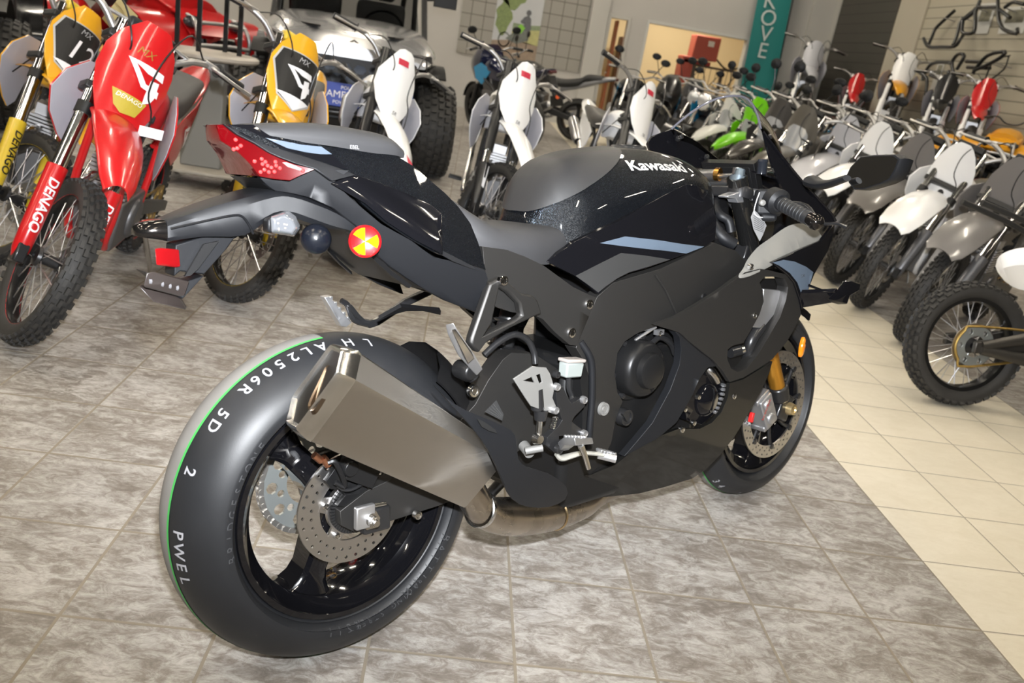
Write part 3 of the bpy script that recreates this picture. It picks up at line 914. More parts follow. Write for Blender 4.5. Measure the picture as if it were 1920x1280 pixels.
P('frame_seam', tube([(0.7112,-0.184,0.7402),(0.7262,-0.1851,0.7255),(0.7495,-0.1865,0.7029),(0.771,-0.1873,0.6751),(0.7937,-0.1874,0.6466)], .004, 8, 4, flat=.5), matte, FR)
P('pivot_plug', J(lathe([(0, .004), (.006, .004), (.007, .001), (.010, .001), (.0105, .004), (.0145, .004), (.016, -.004)], (0.5873,-0.1704,0.4429), (0, -1, 0), 28)), grey_alu, FR)
P('filler_cap', J(lathe([(0, .006), (.014, .006), (.0145, .009), (.019, .009), (.021, -.01)], (0.6584,-0.172,0.4134), (0, -1, 0), 28), X(box(-.013, .013, -.004, .004, -.003, .003), (0.6467,-0.182,0.4179), (0, .9, 0))), blackmetal)
sub = [(0.2481,-0.1379,0.8099),(0.3065,-0.1408,0.8025),(0.353,-0.1446,0.7879),(0.4009,-0.1493,0.7684),(0.4431,-0.1545,0.7431),(0.4793,-0.1589,0.7217),(0.5222,-0.1639,0.7039),(0.5463,-0.1668,0.6959),(0.5256,-0.1663,0.658),(0.4951,-0.165,0.5956),(0.4741,-0.1633,0.5997),(0.4317,-0.1595,0.6305),(0.3992,-0.1564,0.6597),(0.3737,-0.1544,0.6702),(0.3185,-0.1513,0.6794),(0.2782,-0.1492,0.6927),(0.2549,-0.1458,0.7304)]
SB = both('subframe_cover', panel(sub, th=.02, step=.03), matte, bev=.004)[0]
for q in [(0.5236,-0.1629,0.683),(0.4775,-0.1609,0.6254)]: bolt(q, r=.0115, parent=SB, m=chrome)

# engine behind the frame and fairing
EN = P('engine', J(box(.50, .98, -.135, .135, .20, .56), box(.62, 1.02, -.12, .12, .5, .74), X(box(-.1, .12, -.12, .12, -.12, .12), (.93, 0, .42), (0, .4, 0))), enginem, bev=.02)
cx_, cy_, cz_ = (0.699,-0.185,0.5235)
CC = P('clutch_cover', J(
    lathe([(.0, .030), (.034, .030), (.040, .027), (.043, .014), (.056, .012), (.062, .008), (.066, -.004), (.069, -.05)], (cx_, cy_, cz_), (0, -1, 0), 48),
    *[X(box(-.0045, .0045, -.002, .004, .040, .055), (cx_, cy_ - .012, cz_), (0, .35 * i + 1.0, 0)) for i in range(6)]), enginem, CC if False else MC, smooth=40)
for a in (.4, 1.3, 2.2, 3.3, 4.2, 5.2):
    bolt((cx_ + .074 * math.cos(a), cy_ + .03, cz_ + .074 * math.sin(a)), r=.007, parent=CC, m=blackmetal)
P('clutch_cover_rim', lathe([(.066, .0), (.080, .0), (.082, -.006), (.082, -.05)], (cx_, cy_ + .035, cz_), (0, -1, 0), 48), enginem, CC)
P('water_pump_cover', J(lathe([(0, .018), (.03, .016), (.042, .006), (.046, -.03)], (0.9622,-0.175,0.4101), (0, -1, 0), 32),
    panel([(0.8922,-0.176,0.4737),(0.9492,-0.176,0.4878),(1.0052,-0.176,0.4645),(1.0344,-0.176,0.422),(1.0111,-0.176,0.3699),(0.9531,-0.176,0.3461),(0.8906,-0.176,0.3674),(0.8726,-0.176,0.4077)], th=.03, step=.03, deg=1)), gloss, bev=.004)
for q in [(0.8615,-0.185,0.4037),(0.903,-0.185,0.3623),(0.905,-0.19,0.4302),(1.0232,-0.175,0.5003),(0.7603,-0.17,0.5996)]: bolt(q, r=.007, m=steel)
P('coolant_pipe', tube([(0.9656,-0.17,0.4899),(0.9736,-0.178,0.4798),(0.9965,-0.18,0.4556)], .012, 12, 4), steel)
P('ribbed_hose', J(*[lathe([(.006, -.004), (.0125, 0), (.006, .004)], q, (.2, 0, 1), 16) for q in [(1.0303,-0.175,0.439),(1.0303,-0.175,0.4279),(1.0286,-0.175,0.4159),(1.0252,-0.175,0.4037),(1.0198,-0.175,0.3922),(1.0125,-0.175,0.3816),(1.0051,-0.175,0.3717)]]), alu)
P('silver_bracket', J(tube([(0.7019,-0.165,0.6114),(0.7249,-0.17,0.6151),(0.74,-0.175,0.6244)], .004, 8, 2), tube([(0.6829,-0.165,0.589),(0.7081,-0.17,0.602),(0.7409,-0.175,0.617)], .0035, 8, 3), X(box(-.012, .012, -.006, .006, -.006, .006), (0.76,-0.17,0.6021))), alu)
P('engine_hose', tube([(0.6868,-0.15,0.5785),(0.7031,-0.16,0.5885),(0.7355,-0.165,0.5764),(0.7717,-0.165,0.5877),(0.8128,-0.165,0.5686),(0.8387,-0.16,0.5394)], .007, 8, 5), blackmetal)
P('breather_hose', tube([(0.2769,-0.12,0.5905),(0.3087,-0.125,0.6141),(0.3459,-0.13,0.6278),(0.3814,-0.13,0.6145),(0.3987,-0.135,0.5867),(0.4003,-0.14,0.5622)], .007, 10, 5), blackmetal)

# tank
tank = body([
    (.440, [(0, .846), (.026, .846), (.044, .838), (.052, .818), (.054, .79)]),
    (.476, [(0, .921), (.040, .917), (.066, .895), (.082, .850), (.088, .79)]),
    (.500, [(0, .956), (.048, .951), (.080, .926), (.102, .870), (.112, .800)]),
    (.540, [(0, .984), (.055, .978), (.096, .948), (.124, .890), (.136, .815)]),
    (.600, [(0, 1.001), (.060, .995), (.112, .962), (.146, .905), (.156, .835)]),
    (.680, [(0, 1.014), (.070, 1.006), (.128, .972), (.164, .920), (.170, .86)]),
    (.765, [(0, 1.022), (.076, 1.013), (.138, .980), (.174, .934), (.176, .88)]),
    (.840, [(0, 1.018), (.080, 1.009), (.140, .980), (.172, .945), (.174, .89)]),
    (.905, [(0, 1.007), (.080, .999), (.132, .974), (.160, .948), (.164, .90)]),
    (.955, [(0, .985), (.078, .978), (.120, .955), (.142, .932), (.150, .89)]),
    (.995, [(0, .935), (.064, .930), (.100, .912), (.118, .895), (.130, .87)]),
], 5, 5)
TK = P('fuel_tank', tank, flake, smooth=60)
pad = clip(([(v[0] + (-.003 if v[0] < .55 else 0), v[1] * 1.02 + (.0), .80 + (v[2] - .80) * 1.017) for v in tank[0]], tank[1]), (.56, 0, .9345), (-.50, 0, .866))
pad = clip(pad, (0, 0, .838), (.3, 0, 1))
P('tank_pad', pad, mat('matte_tank_pad', (.017, .017, .018), .5, bump=.06, bscale=1500), TK, smooth=60)
P('brand_lettering', drape(font('Kawasaki', .044, align='LEFT', sx=1.04, bold=.028), tank, (0.6663,-0.118,0.9742), Vector((0.8557,-0.13,0.9654)) - Vector((0.666,-0.118,0.9765)), (0, .62, .78), .0012, .006), silver_txt, TK, smooth=0)
P('filler_lid', lathe([(0, .006), (.040, .006), (.044, .002), (.045, -.004)], (.80, 0, 1.0205), (.0, 0, 1), 40), blackmetal, TK)
# tank side cover with the stripes
sc_px = [(0.4887,-0.1455,0.8154),(0.5301,-0.1544,0.8323),(0.5981,-0.166,0.8579),(0.6728,-0.1735,0.8929),(0.7347,-0.1765,0.9171),(0.8033,-0.1761,0.9421),(0.8438,-0.1756,0.94),(0.8872,-0.1752,0.9256),(0.9153,-0.1768,0.8981),(0.9277,-0.1819,0.8576),(0.918,-0.1898,0.8156),(0.8695,-0.1947,0.7992),(0.7988,-0.1965,0.785),(0.7312,-0.1945,0.7703),(0.67,-0.1894,0.7566),(0.6247,-0.1835,0.7482),(0.5922,-0.179,0.736),(0.5607,-0.1747,0.7184),(0.5435,-0.1725,0.7047),(0.5155,-0.1622,0.7263),(0.4909,-0.1534,0.7434),(0.4489,-0.1388,0.7631),(0.4256,-0.1304,0.7741),(0.4733,-0.1422,0.8044)]
SCV = both('tank_side_cover', panel(sc_px, th=.012, step=.025), gloss, smooth=60, bev=.003)[0]
P('stripe', panel([(0.549,-0.1615,0.8123),(0.6152,-0.1728,0.8263),(0.7117,-0.1866,0.8177),(0.8696,-0.1952,0.8005),(0.8025,-0.1972,0.7864),(0.671,-0.1844,0.7993),(0.6113,-0.1745,0.8053)], th=.0006, step=.02), stripe, SCV)
P('stripe', panel([(0.4895,-0.1539,0.7441),(0.545,-0.1654,0.768),(0.6038,-0.1749,0.7911),(0.6704,-0.1863,0.7848),(0.7476,-0.1961,0.7744),(0.677,-0.1908,0.76),(0.6239,-0.1841,0.7497),(0.5913,-0.1796,0.7373),(0.5599,-0.1753,0.7199),(0.5422,-0.1727,0.7085),(0.5147,-0.1629,0.7276)], th=.0006, step=.02), stripe2, SCV)
# seats
SE = P('rider_seat', body([
    (.170, [(0, .905), (.04, .903), (.060, .895), (.066, .885), (.07, .86)]),
    (.212, [(0, .908), (.045, .905), (.075, .893), (.090, .87), (.092, .83)]),
    (.250, [(0, .880), (.06, .878), (.105, .866), (.122, .835), (.120, .80)]),
    (.300, [(0, .856), (.07, .854), (.118, .843), (.138, .815), (.134, .785)]),
    (.380, [(0, .849), (.075, .847), (.120, .836), (.140, .805), (.136, .772)]),
    (.450, [(0, .846), (.07, .844), (.108, .834), (.126, .802), (.122, .768)]),
    (.510, [(0, .844), (.06, .843), (.090, .836), (.106, .815), (.104, .785)]),
    (.535, [(0, .838), (.05, .836), (.078, .830), (.090, .815), (.09, .80)]),
], 5, 5), seatm, smooth=60)
PS = P('pillion_seat', body([
    (-.172, [(0, 1.003), (.03, 1.002), (.045, .999), (.048, .996), (.05, .990)]),
    (-.155, [(0, 1.012), (.045, 1.011), (.064, 1.005), (.070, .998), (.07, .988)]),
    (-.060, [(0, 1.019), (.060, 1.018), (.086, 1.009), (.094, .996), (.093, .982)]),
    (.020, [(0, 1.015), (.064, 1.013), (.092, 1.004), (.101, .990), (.099, .974)]),
    (.070, [(0, 1.008), (.062, 1.006), (.090, .998), (.100, .986), (.098, .972)]),
    (.098, [(0, .992), (.055, .990), (.082, .984), (.090, .976), (.088, .968)]),
], 5, 5), seatm, smooth=60)
P('seat_tag', X(font('EBEL', .009), (-0.0126,-0.104,0.9813), (PI / 2, 0, 0)), mat('tag_grey', (.27, .27, .275), .7), PS, smooth=0)
# tail unit: inner shell, then the outer panels
TU = P('tail_cowl', body([
    (-.208, [(0, .999), (.02, .998), (.03, .992), (.026, .984), (0, .980)]),
    (-.165, [(0, .998), (.04, .996), (.058, .985), (.05, .955), (0, .945)]),
    (-.100, [(0, .992), (.06, .990), (.082, .968), (.07, .925), (0, .915)]),
    (-.020, [(0, .985), (.07, .982), (.088, .955), (.08, .885), (0, .872)]),
    (.060, [(0, .984), (.07, .980), (.090, .945), (.09, .845), (0, .83)]),
    (.120, [(0, .962), (.06, .958), (.084, .93), (.095, .80), (0, .80)]),
    (.180, [(0, .918), (.055, .914), (.08, .89), (.10, .78), (0, .775)]),
    (.260, [(0, .83), (.06, .83), (.11, .81), (.12, .75), (0, .74)]),
    (.360, [(0, .80), (.06, .80), (.11, .79), (.12, .74), (0, .73)]),
], 4, 4), plastic2, smooth=60)
upper = [(-0.2113,-0.0528,1.0053),(-0.1785,-0.0626,1.0041),(-0.1557,-0.0715,0.993),(-0.1056,-0.0835,0.9875),(-0.0596,-0.0923,0.9806),(-0.0086,-0.0974,0.977),(0.0438,-0.0987,0.9742),(0.0772,-0.0985,0.9702),(0.1095,-0.1018,0.9547),(0.1468,-0.1085,0.9276),(0.1748,-0.1125,0.908),(0.2023,-0.1185,0.8831),(0.2245,-0.1274,0.8538),(0.2335,-0.1427,0.8178),(0.2354,-0.1658,0.7687),(0.1946,-0.1666,0.7824),(0.1509,-0.1668,0.7938),(0.1243,-0.1653,0.8022),(0.0726,-0.1559,0.829),(0.0252,-0.1433,0.8581),(-0.0114,-0.1297,0.8878),(-0.0393,-0.1156,0.9196),(-0.077,-0.1025,0.9435),(-0.1265,-0.0871,0.9635),(-0.173,-0.0696,0.9845)]
UP = both('tail_side_panel', panel(upper, th=.01, step=.02), flake, smooth=60, bev=.002)[0]
P('lower_gloss_panel', panel([(-0.0672,-0.114,0.9206),(-0.0229,-0.1135,0.9366),(0.0358,-0.1215,0.9216),(0.0935,-0.1273,0.9022),(0.1324,-0.1305,0.8863),(0.1526,-0.1341,0.8722),(0.1362,-0.1523,0.8352),(0.1257,-0.1675,0.8021),(0.0998,-0.1631,0.8155),(0.0717,-0.1581,0.8292),(0.0244,-0.1454,0.8587),(-0.0124,-0.1315,0.8893)], th=.001, step=.010, ridge=[(-.0162, .9092, .0979, .8369, .040, .012)]), gloss, UP, smooth=60)
P('stripe', panel([(-0.1592,-0.0745,0.9885),(-0.1296,-0.0823,0.9847),(-0.102,-0.0887,0.9807),(-0.0696,-0.0938,0.9794),(-0.0528,-0.0997,0.9679),(-0.0723,-0.0977,0.9669),(-0.096,-0.0935,0.9688),(-0.1262,-0.0863,0.9738),(-0.145,-0.0798,0.9818)], th=.001, step=.02), stripe, UP)
P('black_band', panel([(-0.2129,-0.0535,1.0058),(-0.1749,-0.0636,1.0083),(-0.159,-0.0708,0.9974),(-0.1369,-0.0802,0.9828),(-0.1035,-0.0915,0.9679),(-0.0523,-0.0989,0.9673),(-0.0268,-0.1096,0.9435),(-0.042,-0.1072,0.9466),(-0.1015,-0.0931,0.964),(-0.1381,-0.0824,0.9747),(-0.1607,-0.073,0.9884),(-0.1877,-0.0624,1.0006)], th=.0006, step=.02), gloss, UP)
P('panel_edge', panel([(0.1264,-0.1682,0.8022),(0.1331,-0.1651,0.8081),(0.1621,-0.1681,0.795),(0.1981,-0.1703,0.7792),(0.2308,-0.169,0.7698),(0.2264,-0.1715,0.7662),(0.1929,-0.1732,0.7748),(0.1533,-0.1719,0.7884)], th=.003, step=.02), plastic, UP)
trim_ = [(-0.213,-0.0375,1.0074),(-0.1931,-0.0505,0.9978),(-0.1606,-0.0669,0.9884),(-0.1379,-0.0819,0.9732),(-0.1033,-0.0965,0.9629),(-0.0474,-0.1167,0.9456),(-0.0221,-0.1253,0.9358),(-0.0659,-0.1235,0.9241),(-0.0891,-0.1102,0.9419),(-0.1188,-0.0992,0.9497),(-0.1413,-0.0887,0.9581),(-0.1563,-0.0804,0.9653),(-0.1744,-0.0674,0.9787),(-0.1968,-0.0527,0.9912),(-0.208,-0.0426,1.0018)]
both('tail_trim', panel(trim_, th=.01, step=.02), plastic, smooth=60, bev=.002)
tl = [(-0.2174,-0.0246,1.0058),(-0.2101,-0.0303,1.0062),(-0.201,-0.0382,0.9974),(-0.1934,-0.0447,0.9899),(-0.1718,-0.0616,0.9773),(-0.1539,-0.0751,0.9643),(-0.1395,-0.0851,0.9571),(-0.1186,-0.0987,0.9482),(-0.0926,-0.1141,0.9419),(-0.1104,-0.1046,0.9324),(-0.1276,-0.0951,0.9224),(-0.1492,-0.0815,0.9238),(-0.1674,-0.0692,0.9269),(-0.1793,-0.0593,0.9464),(-0.1928,-0.048,0.9626),(-0.2043,-0.0384,0.9724),(-0.2148,-0.0295,0.9804),(-0.2174,-0.0259,0.9939)]
TL = both('tail_light', panel(tl, th=.02, step=.02), redlens, smooth=60, bev=.002)[0]
for q in [(-0.1964,-0.0452,0.9833),(-0.1904,-0.0506,0.9742),(-0.1951,-0.0476,0.97),(-0.1996,-0.0444,0.9682),(-0.1737,-0.0648,0.9505),(-0.1643,-0.0709,0.9548),(-0.1597,-0.0744,0.9505),(-0.1636,-0.0721,0.9468),(-0.157,-0.0766,0.9446),(-0.1522,-0.0801,0.9419),(-0.1464,-0.0831,0.9512),(-0.1458,-0.084,0.9452),(-0.1409,-0.0874,0.9415),(-0.1615,-0.0743,0.9379),(-0.1666,-0.0711,0.9341),(-0.1558,-0.0783,0.9346),(-0.1484,-0.083,0.9355),(-0.1099,-0.1064,0.9391)]:
    P('lamp_bead', lathe([(0, .0022), (.0026, .0012), (.0034, -.001)], q, (-.4, -1, 0), 12), mat('red_bead', (.85, .05, .05), .15, 0, 1, .02), TL)
P('lamp_centre', loft([[tuple(a), (a[0] - .004, 0, a[2]), (a[0], -a[1], a[2])] for a in [(-0.2166,-0.024,1.0054),(-0.2166,-0.0252,0.994),(-0.2138,-0.029,0.9808),(-0.2035,-0.0377,0.9727),(-0.1919,-0.0473,0.9629),(-0.1785,-0.0585,0.9466),(-0.1666,-0.0684,0.9272)]], False, False), redlens, TL)
P('lamp_facet', panel([(-0.1372,-0.0886,0.9507),(-0.1319,-0.0919,0.9515),(-0.1192,-0.1,0.9466),(-0.1086,-0.1067,0.9406),(-0.1141,-0.1036,0.9393),(-0.13,-0.0936,0.9441)], th=.001, step=.05), mat('pink_facet', (.75, .16, .15), .15, 0, 1, .03), TL)
und = [(-0.1606,-0.053,0.926),(-0.1408,-0.0636,0.9229),(-0.1183,-0.0762,0.9214),(-0.1023,-0.0886,0.9316),(-0.0846,-0.1016,0.9413),(-0.061,-0.1147,0.942),(-0.036,-0.1283,0.9427),(-0.0559,-0.1109,0.9218),(-0.0071,-0.1217,0.8802),(0.0272,-0.1283,0.8535),(0.0815,-0.1419,0.8249),(0.1263,-0.148,0.7945),(0.197,-0.1703,0.7799),(0.2272,-0.1757,0.7675),(0.2368,-0.1719,0.7531),(0.2407,-0.1527,0.7154),(0.2438,-0.1338,0.6814),(0.1763,-0.1232,0.7077),(0.1289,-0.1171,0.7322),(0.0926,-0.1127,0.7542),(0.0607,-0.1088,0.7753),(0.0384,-0.1068,0.793),(0.0004,-0.1098,0.8414),(-0.0492,-0.0991,0.8785),(-0.0885,-0.0841,0.8958),(-0.1139,-0.0717,0.9013),(-0.1364,-0.0598,0.9042),(-0.1507,-0.0549,0.914)]
UD = both('tail_undercowl', panel(und, th=.012, step=.025), plastic, smooth=60, bev=.003)[0]
P('tail_bottom', loft([[(a[0], a[1], a[2]), (a[0], -a[1], a[2])] for a in [(-0.1639,-0.06,0.9241),(-0.1341,-0.055,0.9027),(-0.0812,-0.07,0.8938),(-0.0386,-0.08,0.876),(0.0093,-0.095,0.8386),(0.0395,-0.105,0.7913),(0.0925,-0.113,0.7528),(0.1283,-0.118,0.7309)]], False, False), plastic2)
both('tail_lower_panel', panel([(-0.0239,-0.0893,0.8552),(0.0023,-0.1076,0.8483),(0.0265,-0.1084,0.8213),(0.0406,-0.0996,0.794),(0.0676,-0.1022,0.7668),(0.1044,-0.1132,0.7394),(0.1028,-0.1071,0.7338),(0.0712,-0.0969,0.7563),(0.0405,-0.0911,0.7835),(0.015,-0.0873,0.8078),(-0.0162,-0.0852,0.8409)], th=.01, step=.03), plastic2)
# plate holder arm
def arm(tops, bots, hw):
    S = []
    for (xt, _, zt), (xb, _, zb), h in zip(tops, bots, hw):
        S.append([(xt, -h * .55, zt + .003), (xt, -h * .85, zt), (xt * .8 + xb * .2, -h, zt * .8 + zb * .2), (xt * .2 + xb * .8, -h * 1.02, zt * .2 + zb * .8), (xb, -h * .9, zb), (xb, h * .9, zb), (xt * .2 + xb * .8, h * 1.02, zt * .2 + zb * .8), (xt * .8 + xb * .2, h, zt * .8 + zb * .2), (xt, h * .85, zt), (xt, h * .55, zt + .003)])
    n = len(S[0])
    R = [cr([s[j] for s in S], 3) for j in range(n)]
    return loft([[R[j][i] for j in range(n)] for i in range(len(R[0]))])
FA = P('plate_holder_arm', arm([(-0.3039,-0.032,0.8508),(-0.2624,-0.042,0.8668),(-0.212,-0.052,0.8833),(-0.1394,-0.066,0.9024),(-0.1065,-0.074,0.9013),(-0.0709,-0.084,0.8902),(-0.0361,-0.092,0.8755),(-0.0021,-0.098,0.8528),(0.0139,-0.098,0.8375)], [(-0.3045,-0.032,0.8206),(-0.2509,-0.042,0.828),(-0.1855,-0.05,0.8302),(-0.1441,-0.06,0.8599),(-0.1181,-0.068,0.8631),(-0.0933,-0.076,0.8551),(-0.06,-0.086,0.8441),(-0.036,-0.092,0.8408),(-0.0103,-0.096,0.8376)], [.032, .042, .052, .066, .074, .084, .092, .098, .098]), plastic, smooth=35)
P('plate_lamp', arm([(-0.3458,-0.012,0.8385),(-0.3393,-0.022,0.8424),(-0.3244,-0.028,0.8482),(-0.3045,-0.031,0.8507)], [(-0.3466,-0.012,0.8294),(-0.3399,-0.022,0.8267),(-0.3229,-0.028,0.8245),(-0.3046,-0.031,0.8215)], [.010, .022, .028, .031]), mat('black_chrome', (.05, .045, .042), .12, .9), FA, smooth=60)
P('arm_ridge', tube([(-0.3001,-0.034,0.841),(-0.2582,-0.043,0.8514),(-0.2129,-0.053,0.8621),(-0.1942,-0.056,0.8623),(-0.1824,-0.056,0.8494),(-0.1736,-0.054,0.8335)], .004, 8, 4, flat=.5), plastic, FA)
PL = P('plate_bracket', J(flatp([(-0.2894,-0.022,0.8143),(-0.2463,-0.03,0.8261),(-0.1786,-0.034,0.8287),(-0.1924,-0.034,0.8221),(-0.2026,-0.032,0.8085),(-0.2452,-0.026,0.7644),(-0.2833,-0.022,0.7713),(-0.2931,-0.022,0.7636)], (0, .044, 0)),
    flatp([(-0.3386,-0.026,0.7729),(-0.279,-0.026,0.7541),(-0.2455,-0.026,0.7634),(-0.2825,-0.026,0.7264),(-0.2892,-0.026,0.7304)], (0, .05, 0)), ), plastic, FA, bev=.002)
P('plate_rib', flatp([(-0.2489,-0.036,0.8157),(-0.224,-0.036,0.8203),(-0.2588,-0.032,0.7766),(-0.2717,-0.028,0.7659),(-0.2812,-0.026,0.7645)], (0, .006, 0)), plastic2, PL)
pp = [Vector(p) for p in [(-0.3483,-0.058,0.777),(-0.2798,-0.026,0.7547),(-0.2892,-0.026,0.7299),(-0.3548,-0.058,0.7539)]]
P('plate_mount', J(ext(pp, (.012, .0, .002)), ext([pp[3] + Vector((.0, .02, 0)), pp[2] + Vector((0, .0, 0)), pp[2] + Vector((.012, 0, -.022)), pp[3] + Vector((.02, .012, -.026))], (.01, .02, 0))), mat('brown_black_plastic', (.030, .024, .022), .3), PL, bev=.003)
for t in (.12, .42, .62, .82):
    q = pp[0] * (1 - t) + pp[1] * t + (pp[3] - pp[0]) * .5
    P('mount_slot', lathe([(0, .002), (.005, .002), (.006, -.002)], q, (-1, -.45, 0), 12), mat('mount_slot_metal', (.3, .3, .32), .35, .6), PL)
rr_ = [Vector(p) for p in [(-0.3343,-0.06,0.8141),(-0.2957,-0.028,0.8075),(-0.2943,-0.028,0.7781),(-0.333,-0.06,0.7873)]]
P('rear_reflector', ext(rr_, (.012, .006, 0)), mat('red_reflector', (.24, .004, .006), .3, 0, .3, .1), FA, bev=.002)
SG = P('turn_signal', J(loft([[(p[0] + .0, p[1], p[2]) for p in ring] for ring in ([(-0.1839,-0.145,0.8685),(-0.1559,-0.145,0.8784),(-0.1419,-0.145,0.8685),(-0.1337,-0.145,0.8508),(-0.1454,-0.145,0.8354),(-0.1829,-0.145,0.8414)], [(-0.1913,-0.158,0.867),(-0.1676,-0.158,0.8738),(-0.1517,-0.158,0.8657),(-0.1436,-0.158,0.8507),(-0.1532,-0.158,0.8396),(-0.1903,-0.158,0.8451)], [(-0.1877,-0.164,0.8638),(-0.1706,-0.164,0.8698),(-0.1574,-0.164,0.8624),(-0.1521,-0.164,0.8513),(-0.1589,-0.164,0.844),(-0.1879,-0.164,0.8492)])])), clearlens, FA, bev=.002)
P('signal_stalk', loft([[(-0.1548,-0.05,0.8579),(-0.1407,-0.05,0.8618),(-0.141,-0.05,0.838),(-0.1551,-0.05,0.8356)], [(-0.1905,-0.145,0.8648),(-0.1747,-0.145,0.8685),(-0.175,-0.145,0.8413),(-0.1907,-0.145,0.844)]]), plastic, SG, bev=.004)
P('signal_bulb', J(*[lathe([(0, .003), (.004, 0), (.005, -.004)], q, (-.3, -1, 0), 10) for q in [(-0.1816,-0.162,0.8587),(-0.1711,-0.162,0.8574),(-0.1698,-0.162,0.8513),(-0.1804,-0.162,0.8502),(-0.1671,-0.162,0.8562)]]), mat('amber_bulb', (.6, .45, .3), .2), SG)
P('rubber_cap', lathe([(0, .012), (.010, .011), (.018, .007), (.0245, .0), (.026, -.008), (.024, -.02)], (-0.0824,-0.1,0.8266), (-.45, -1, .05), 32), mat('navy_plastic', (.004, .005, .008), .25), smooth=60)
RF = P('side_reflector', lathe([(0, .004), (.0235, .004), (.0255, .0055), (.0275, .004), (.028, -.003), (.02, -.006)], (-0.0183,-0.15,0.8262), (-.5, -1, .1), 40), mat('red_reflector', None), smooth=40)
def wedge(i):
    c = Vector((-0.0183,-0.15,0.8262)); a = Vector((-.5, -1, .1)).normalized(); u, v, _ = frame(a)
    v = Vector((0, 0, 1)) - a * a.z; v.normalize(); u = a.cross(v)
    g = c + a * .0048
    pts_ = [g] + [g + (u * math.cos(t) + v * math.sin(t)) * .0228 for t in (i * 2 * PI / 3 + PI / 2 - .54 + (-.52 + 1.04 * k / 8) for k in range(9))]
    return [tuple(p) for p in pts_], [tuple(range(10))]
P('glowing_wedges', J(*[wedge(i) for i in range(3)]), mat('reflector_yellow', (.62, .27, .004), .9, spec=0.0), RF, smooth=0)  # the reflector's flash glow, put into the yellow of the wedges
# passenger peg brackets
PB_ = P('passenger_peg_bracket', flatp([(0.2624,-0.175,0.7528),(0.2771,-0.175,0.753),(0.2918,-0.175,0.7406),(0.326,-0.175,0.7185),(0.3514,-0.175,0.7147),(0.3658,-0.175,0.7049),(0.3801,-0.175,0.6743),(0.3672,-0.175,0.6727),(0.297,-0.175,0.653),(0.2345,-0.175,0.6277),(0.2179,-0.175,0.6109),(0.1978,-0.175,0.6315),(0.2,-0.175,0.6419),(0.2403,-0.175,0.7434)], (0, .020, 0), [[(0.2642,-0.175,0.7354),(0.2483,-0.175,0.6635),(0.2366,-0.175,0.6485),(0.3125,-0.175,0.67),(0.3245,-0.175,0.676),(0.3168,-0.175,0.7002),(0.2868,-0.175,0.724)]], step=.06), matte, bev=.005)
bolt((0.2676,-0.178,0.749), r=.0105, parent=PB_, m=chrome)
P('peg_hanger', tube([(0.1361,0.2,0.6638),(0.1518,0.2,0.6522),(0.1679,0.2,0.6203),(0.2001,0.195,0.6089)], [.006, .007, .008, .009], 8, 3), blackmetal)
PG = P('passenger_peg', loft([[(0.0924,-0.235,0.6885),(0.0953,-0.255,0.6944),(0.1016,-0.255,0.6827),(0.0982,-0.235,0.6697)], [(0.1264,-0.215,0.6433),(0.1314,-0.238,0.6557),(0.1424,-0.238,0.6459),(0.1397,-0.215,0.6214)], [(0.1627,-0.2,0.6069),(0.1724,-0.222,0.6221),(0.192,-0.222,0.593),(0.1959,-0.2,0.5741)]]), alu, PB_, bev=.004)
P('peg_groove', loft([[(0.0901,-0.258,0.6829),(0.0969,-0.258,0.6836),(0.0999,-0.258,0.6778),(0.0938,-0.258,0.6764)], [(0.134,-0.236,0.6291),(0.1525,-0.236,0.6329),(0.1605,-0.234,0.6199),(0.1486,-0.232,0.6121)]]), mat('worn_alu', (.7, .7, .72), .25, 1), PG)
P('peg_pivot', J(lathe([(0, .012), (.014, .010), (.020, 0), (.018, -.03)], (0.1845,-0.19,0.5826), (0, -1, 0), 20), box(-.02, .02, -.01, .01, -.04, .0) if False else cyl((0.1787,-0.18,0.5919), (0.1984,-0.19,0.567), .012)), enginem, PB_, bev=.002)
PB2 = P('passenger_peg_bracket', flatp([(0.197,0.19,0.6136),(0.2216,0.19,0.6176),(0.2943,0.19,0.656),(0.3616,0.19,0.6791),(0.3712,0.19,0.6635),(0.3091,0.19,0.6427),(0.2273,0.19,0.6026),(0.2026,0.19,0.5975),(0.1673,0.19,0.6244),(0.1434,0.19,0.6543),(0.1565,0.19,0.6557),(0.1779,0.19,0.6306)], (0, .014, 0), step=.06), blackmetal, bev=.003)
P('passenger_peg', J(flatp([(0.0979,0.205,0.6725),(0.1106,0.205,0.674),(0.139,0.205,0.6406),(0.1656,0.205,0.6125),(0.1524,0.205,0.603),(0.1392,0.205,0.6053)], (0, .022, 0)), *[X(box(-.004, .004, -.004, .020, -.003, .006), q) for q in [(0.1159,0.21,0.6672),(0.1262,0.21,0.6548),(0.1366,0.21,0.6424),(0.1472,0.21,0.631),(0.1578,0.21,0.6195)]]), alu, PB2, bev=.002)
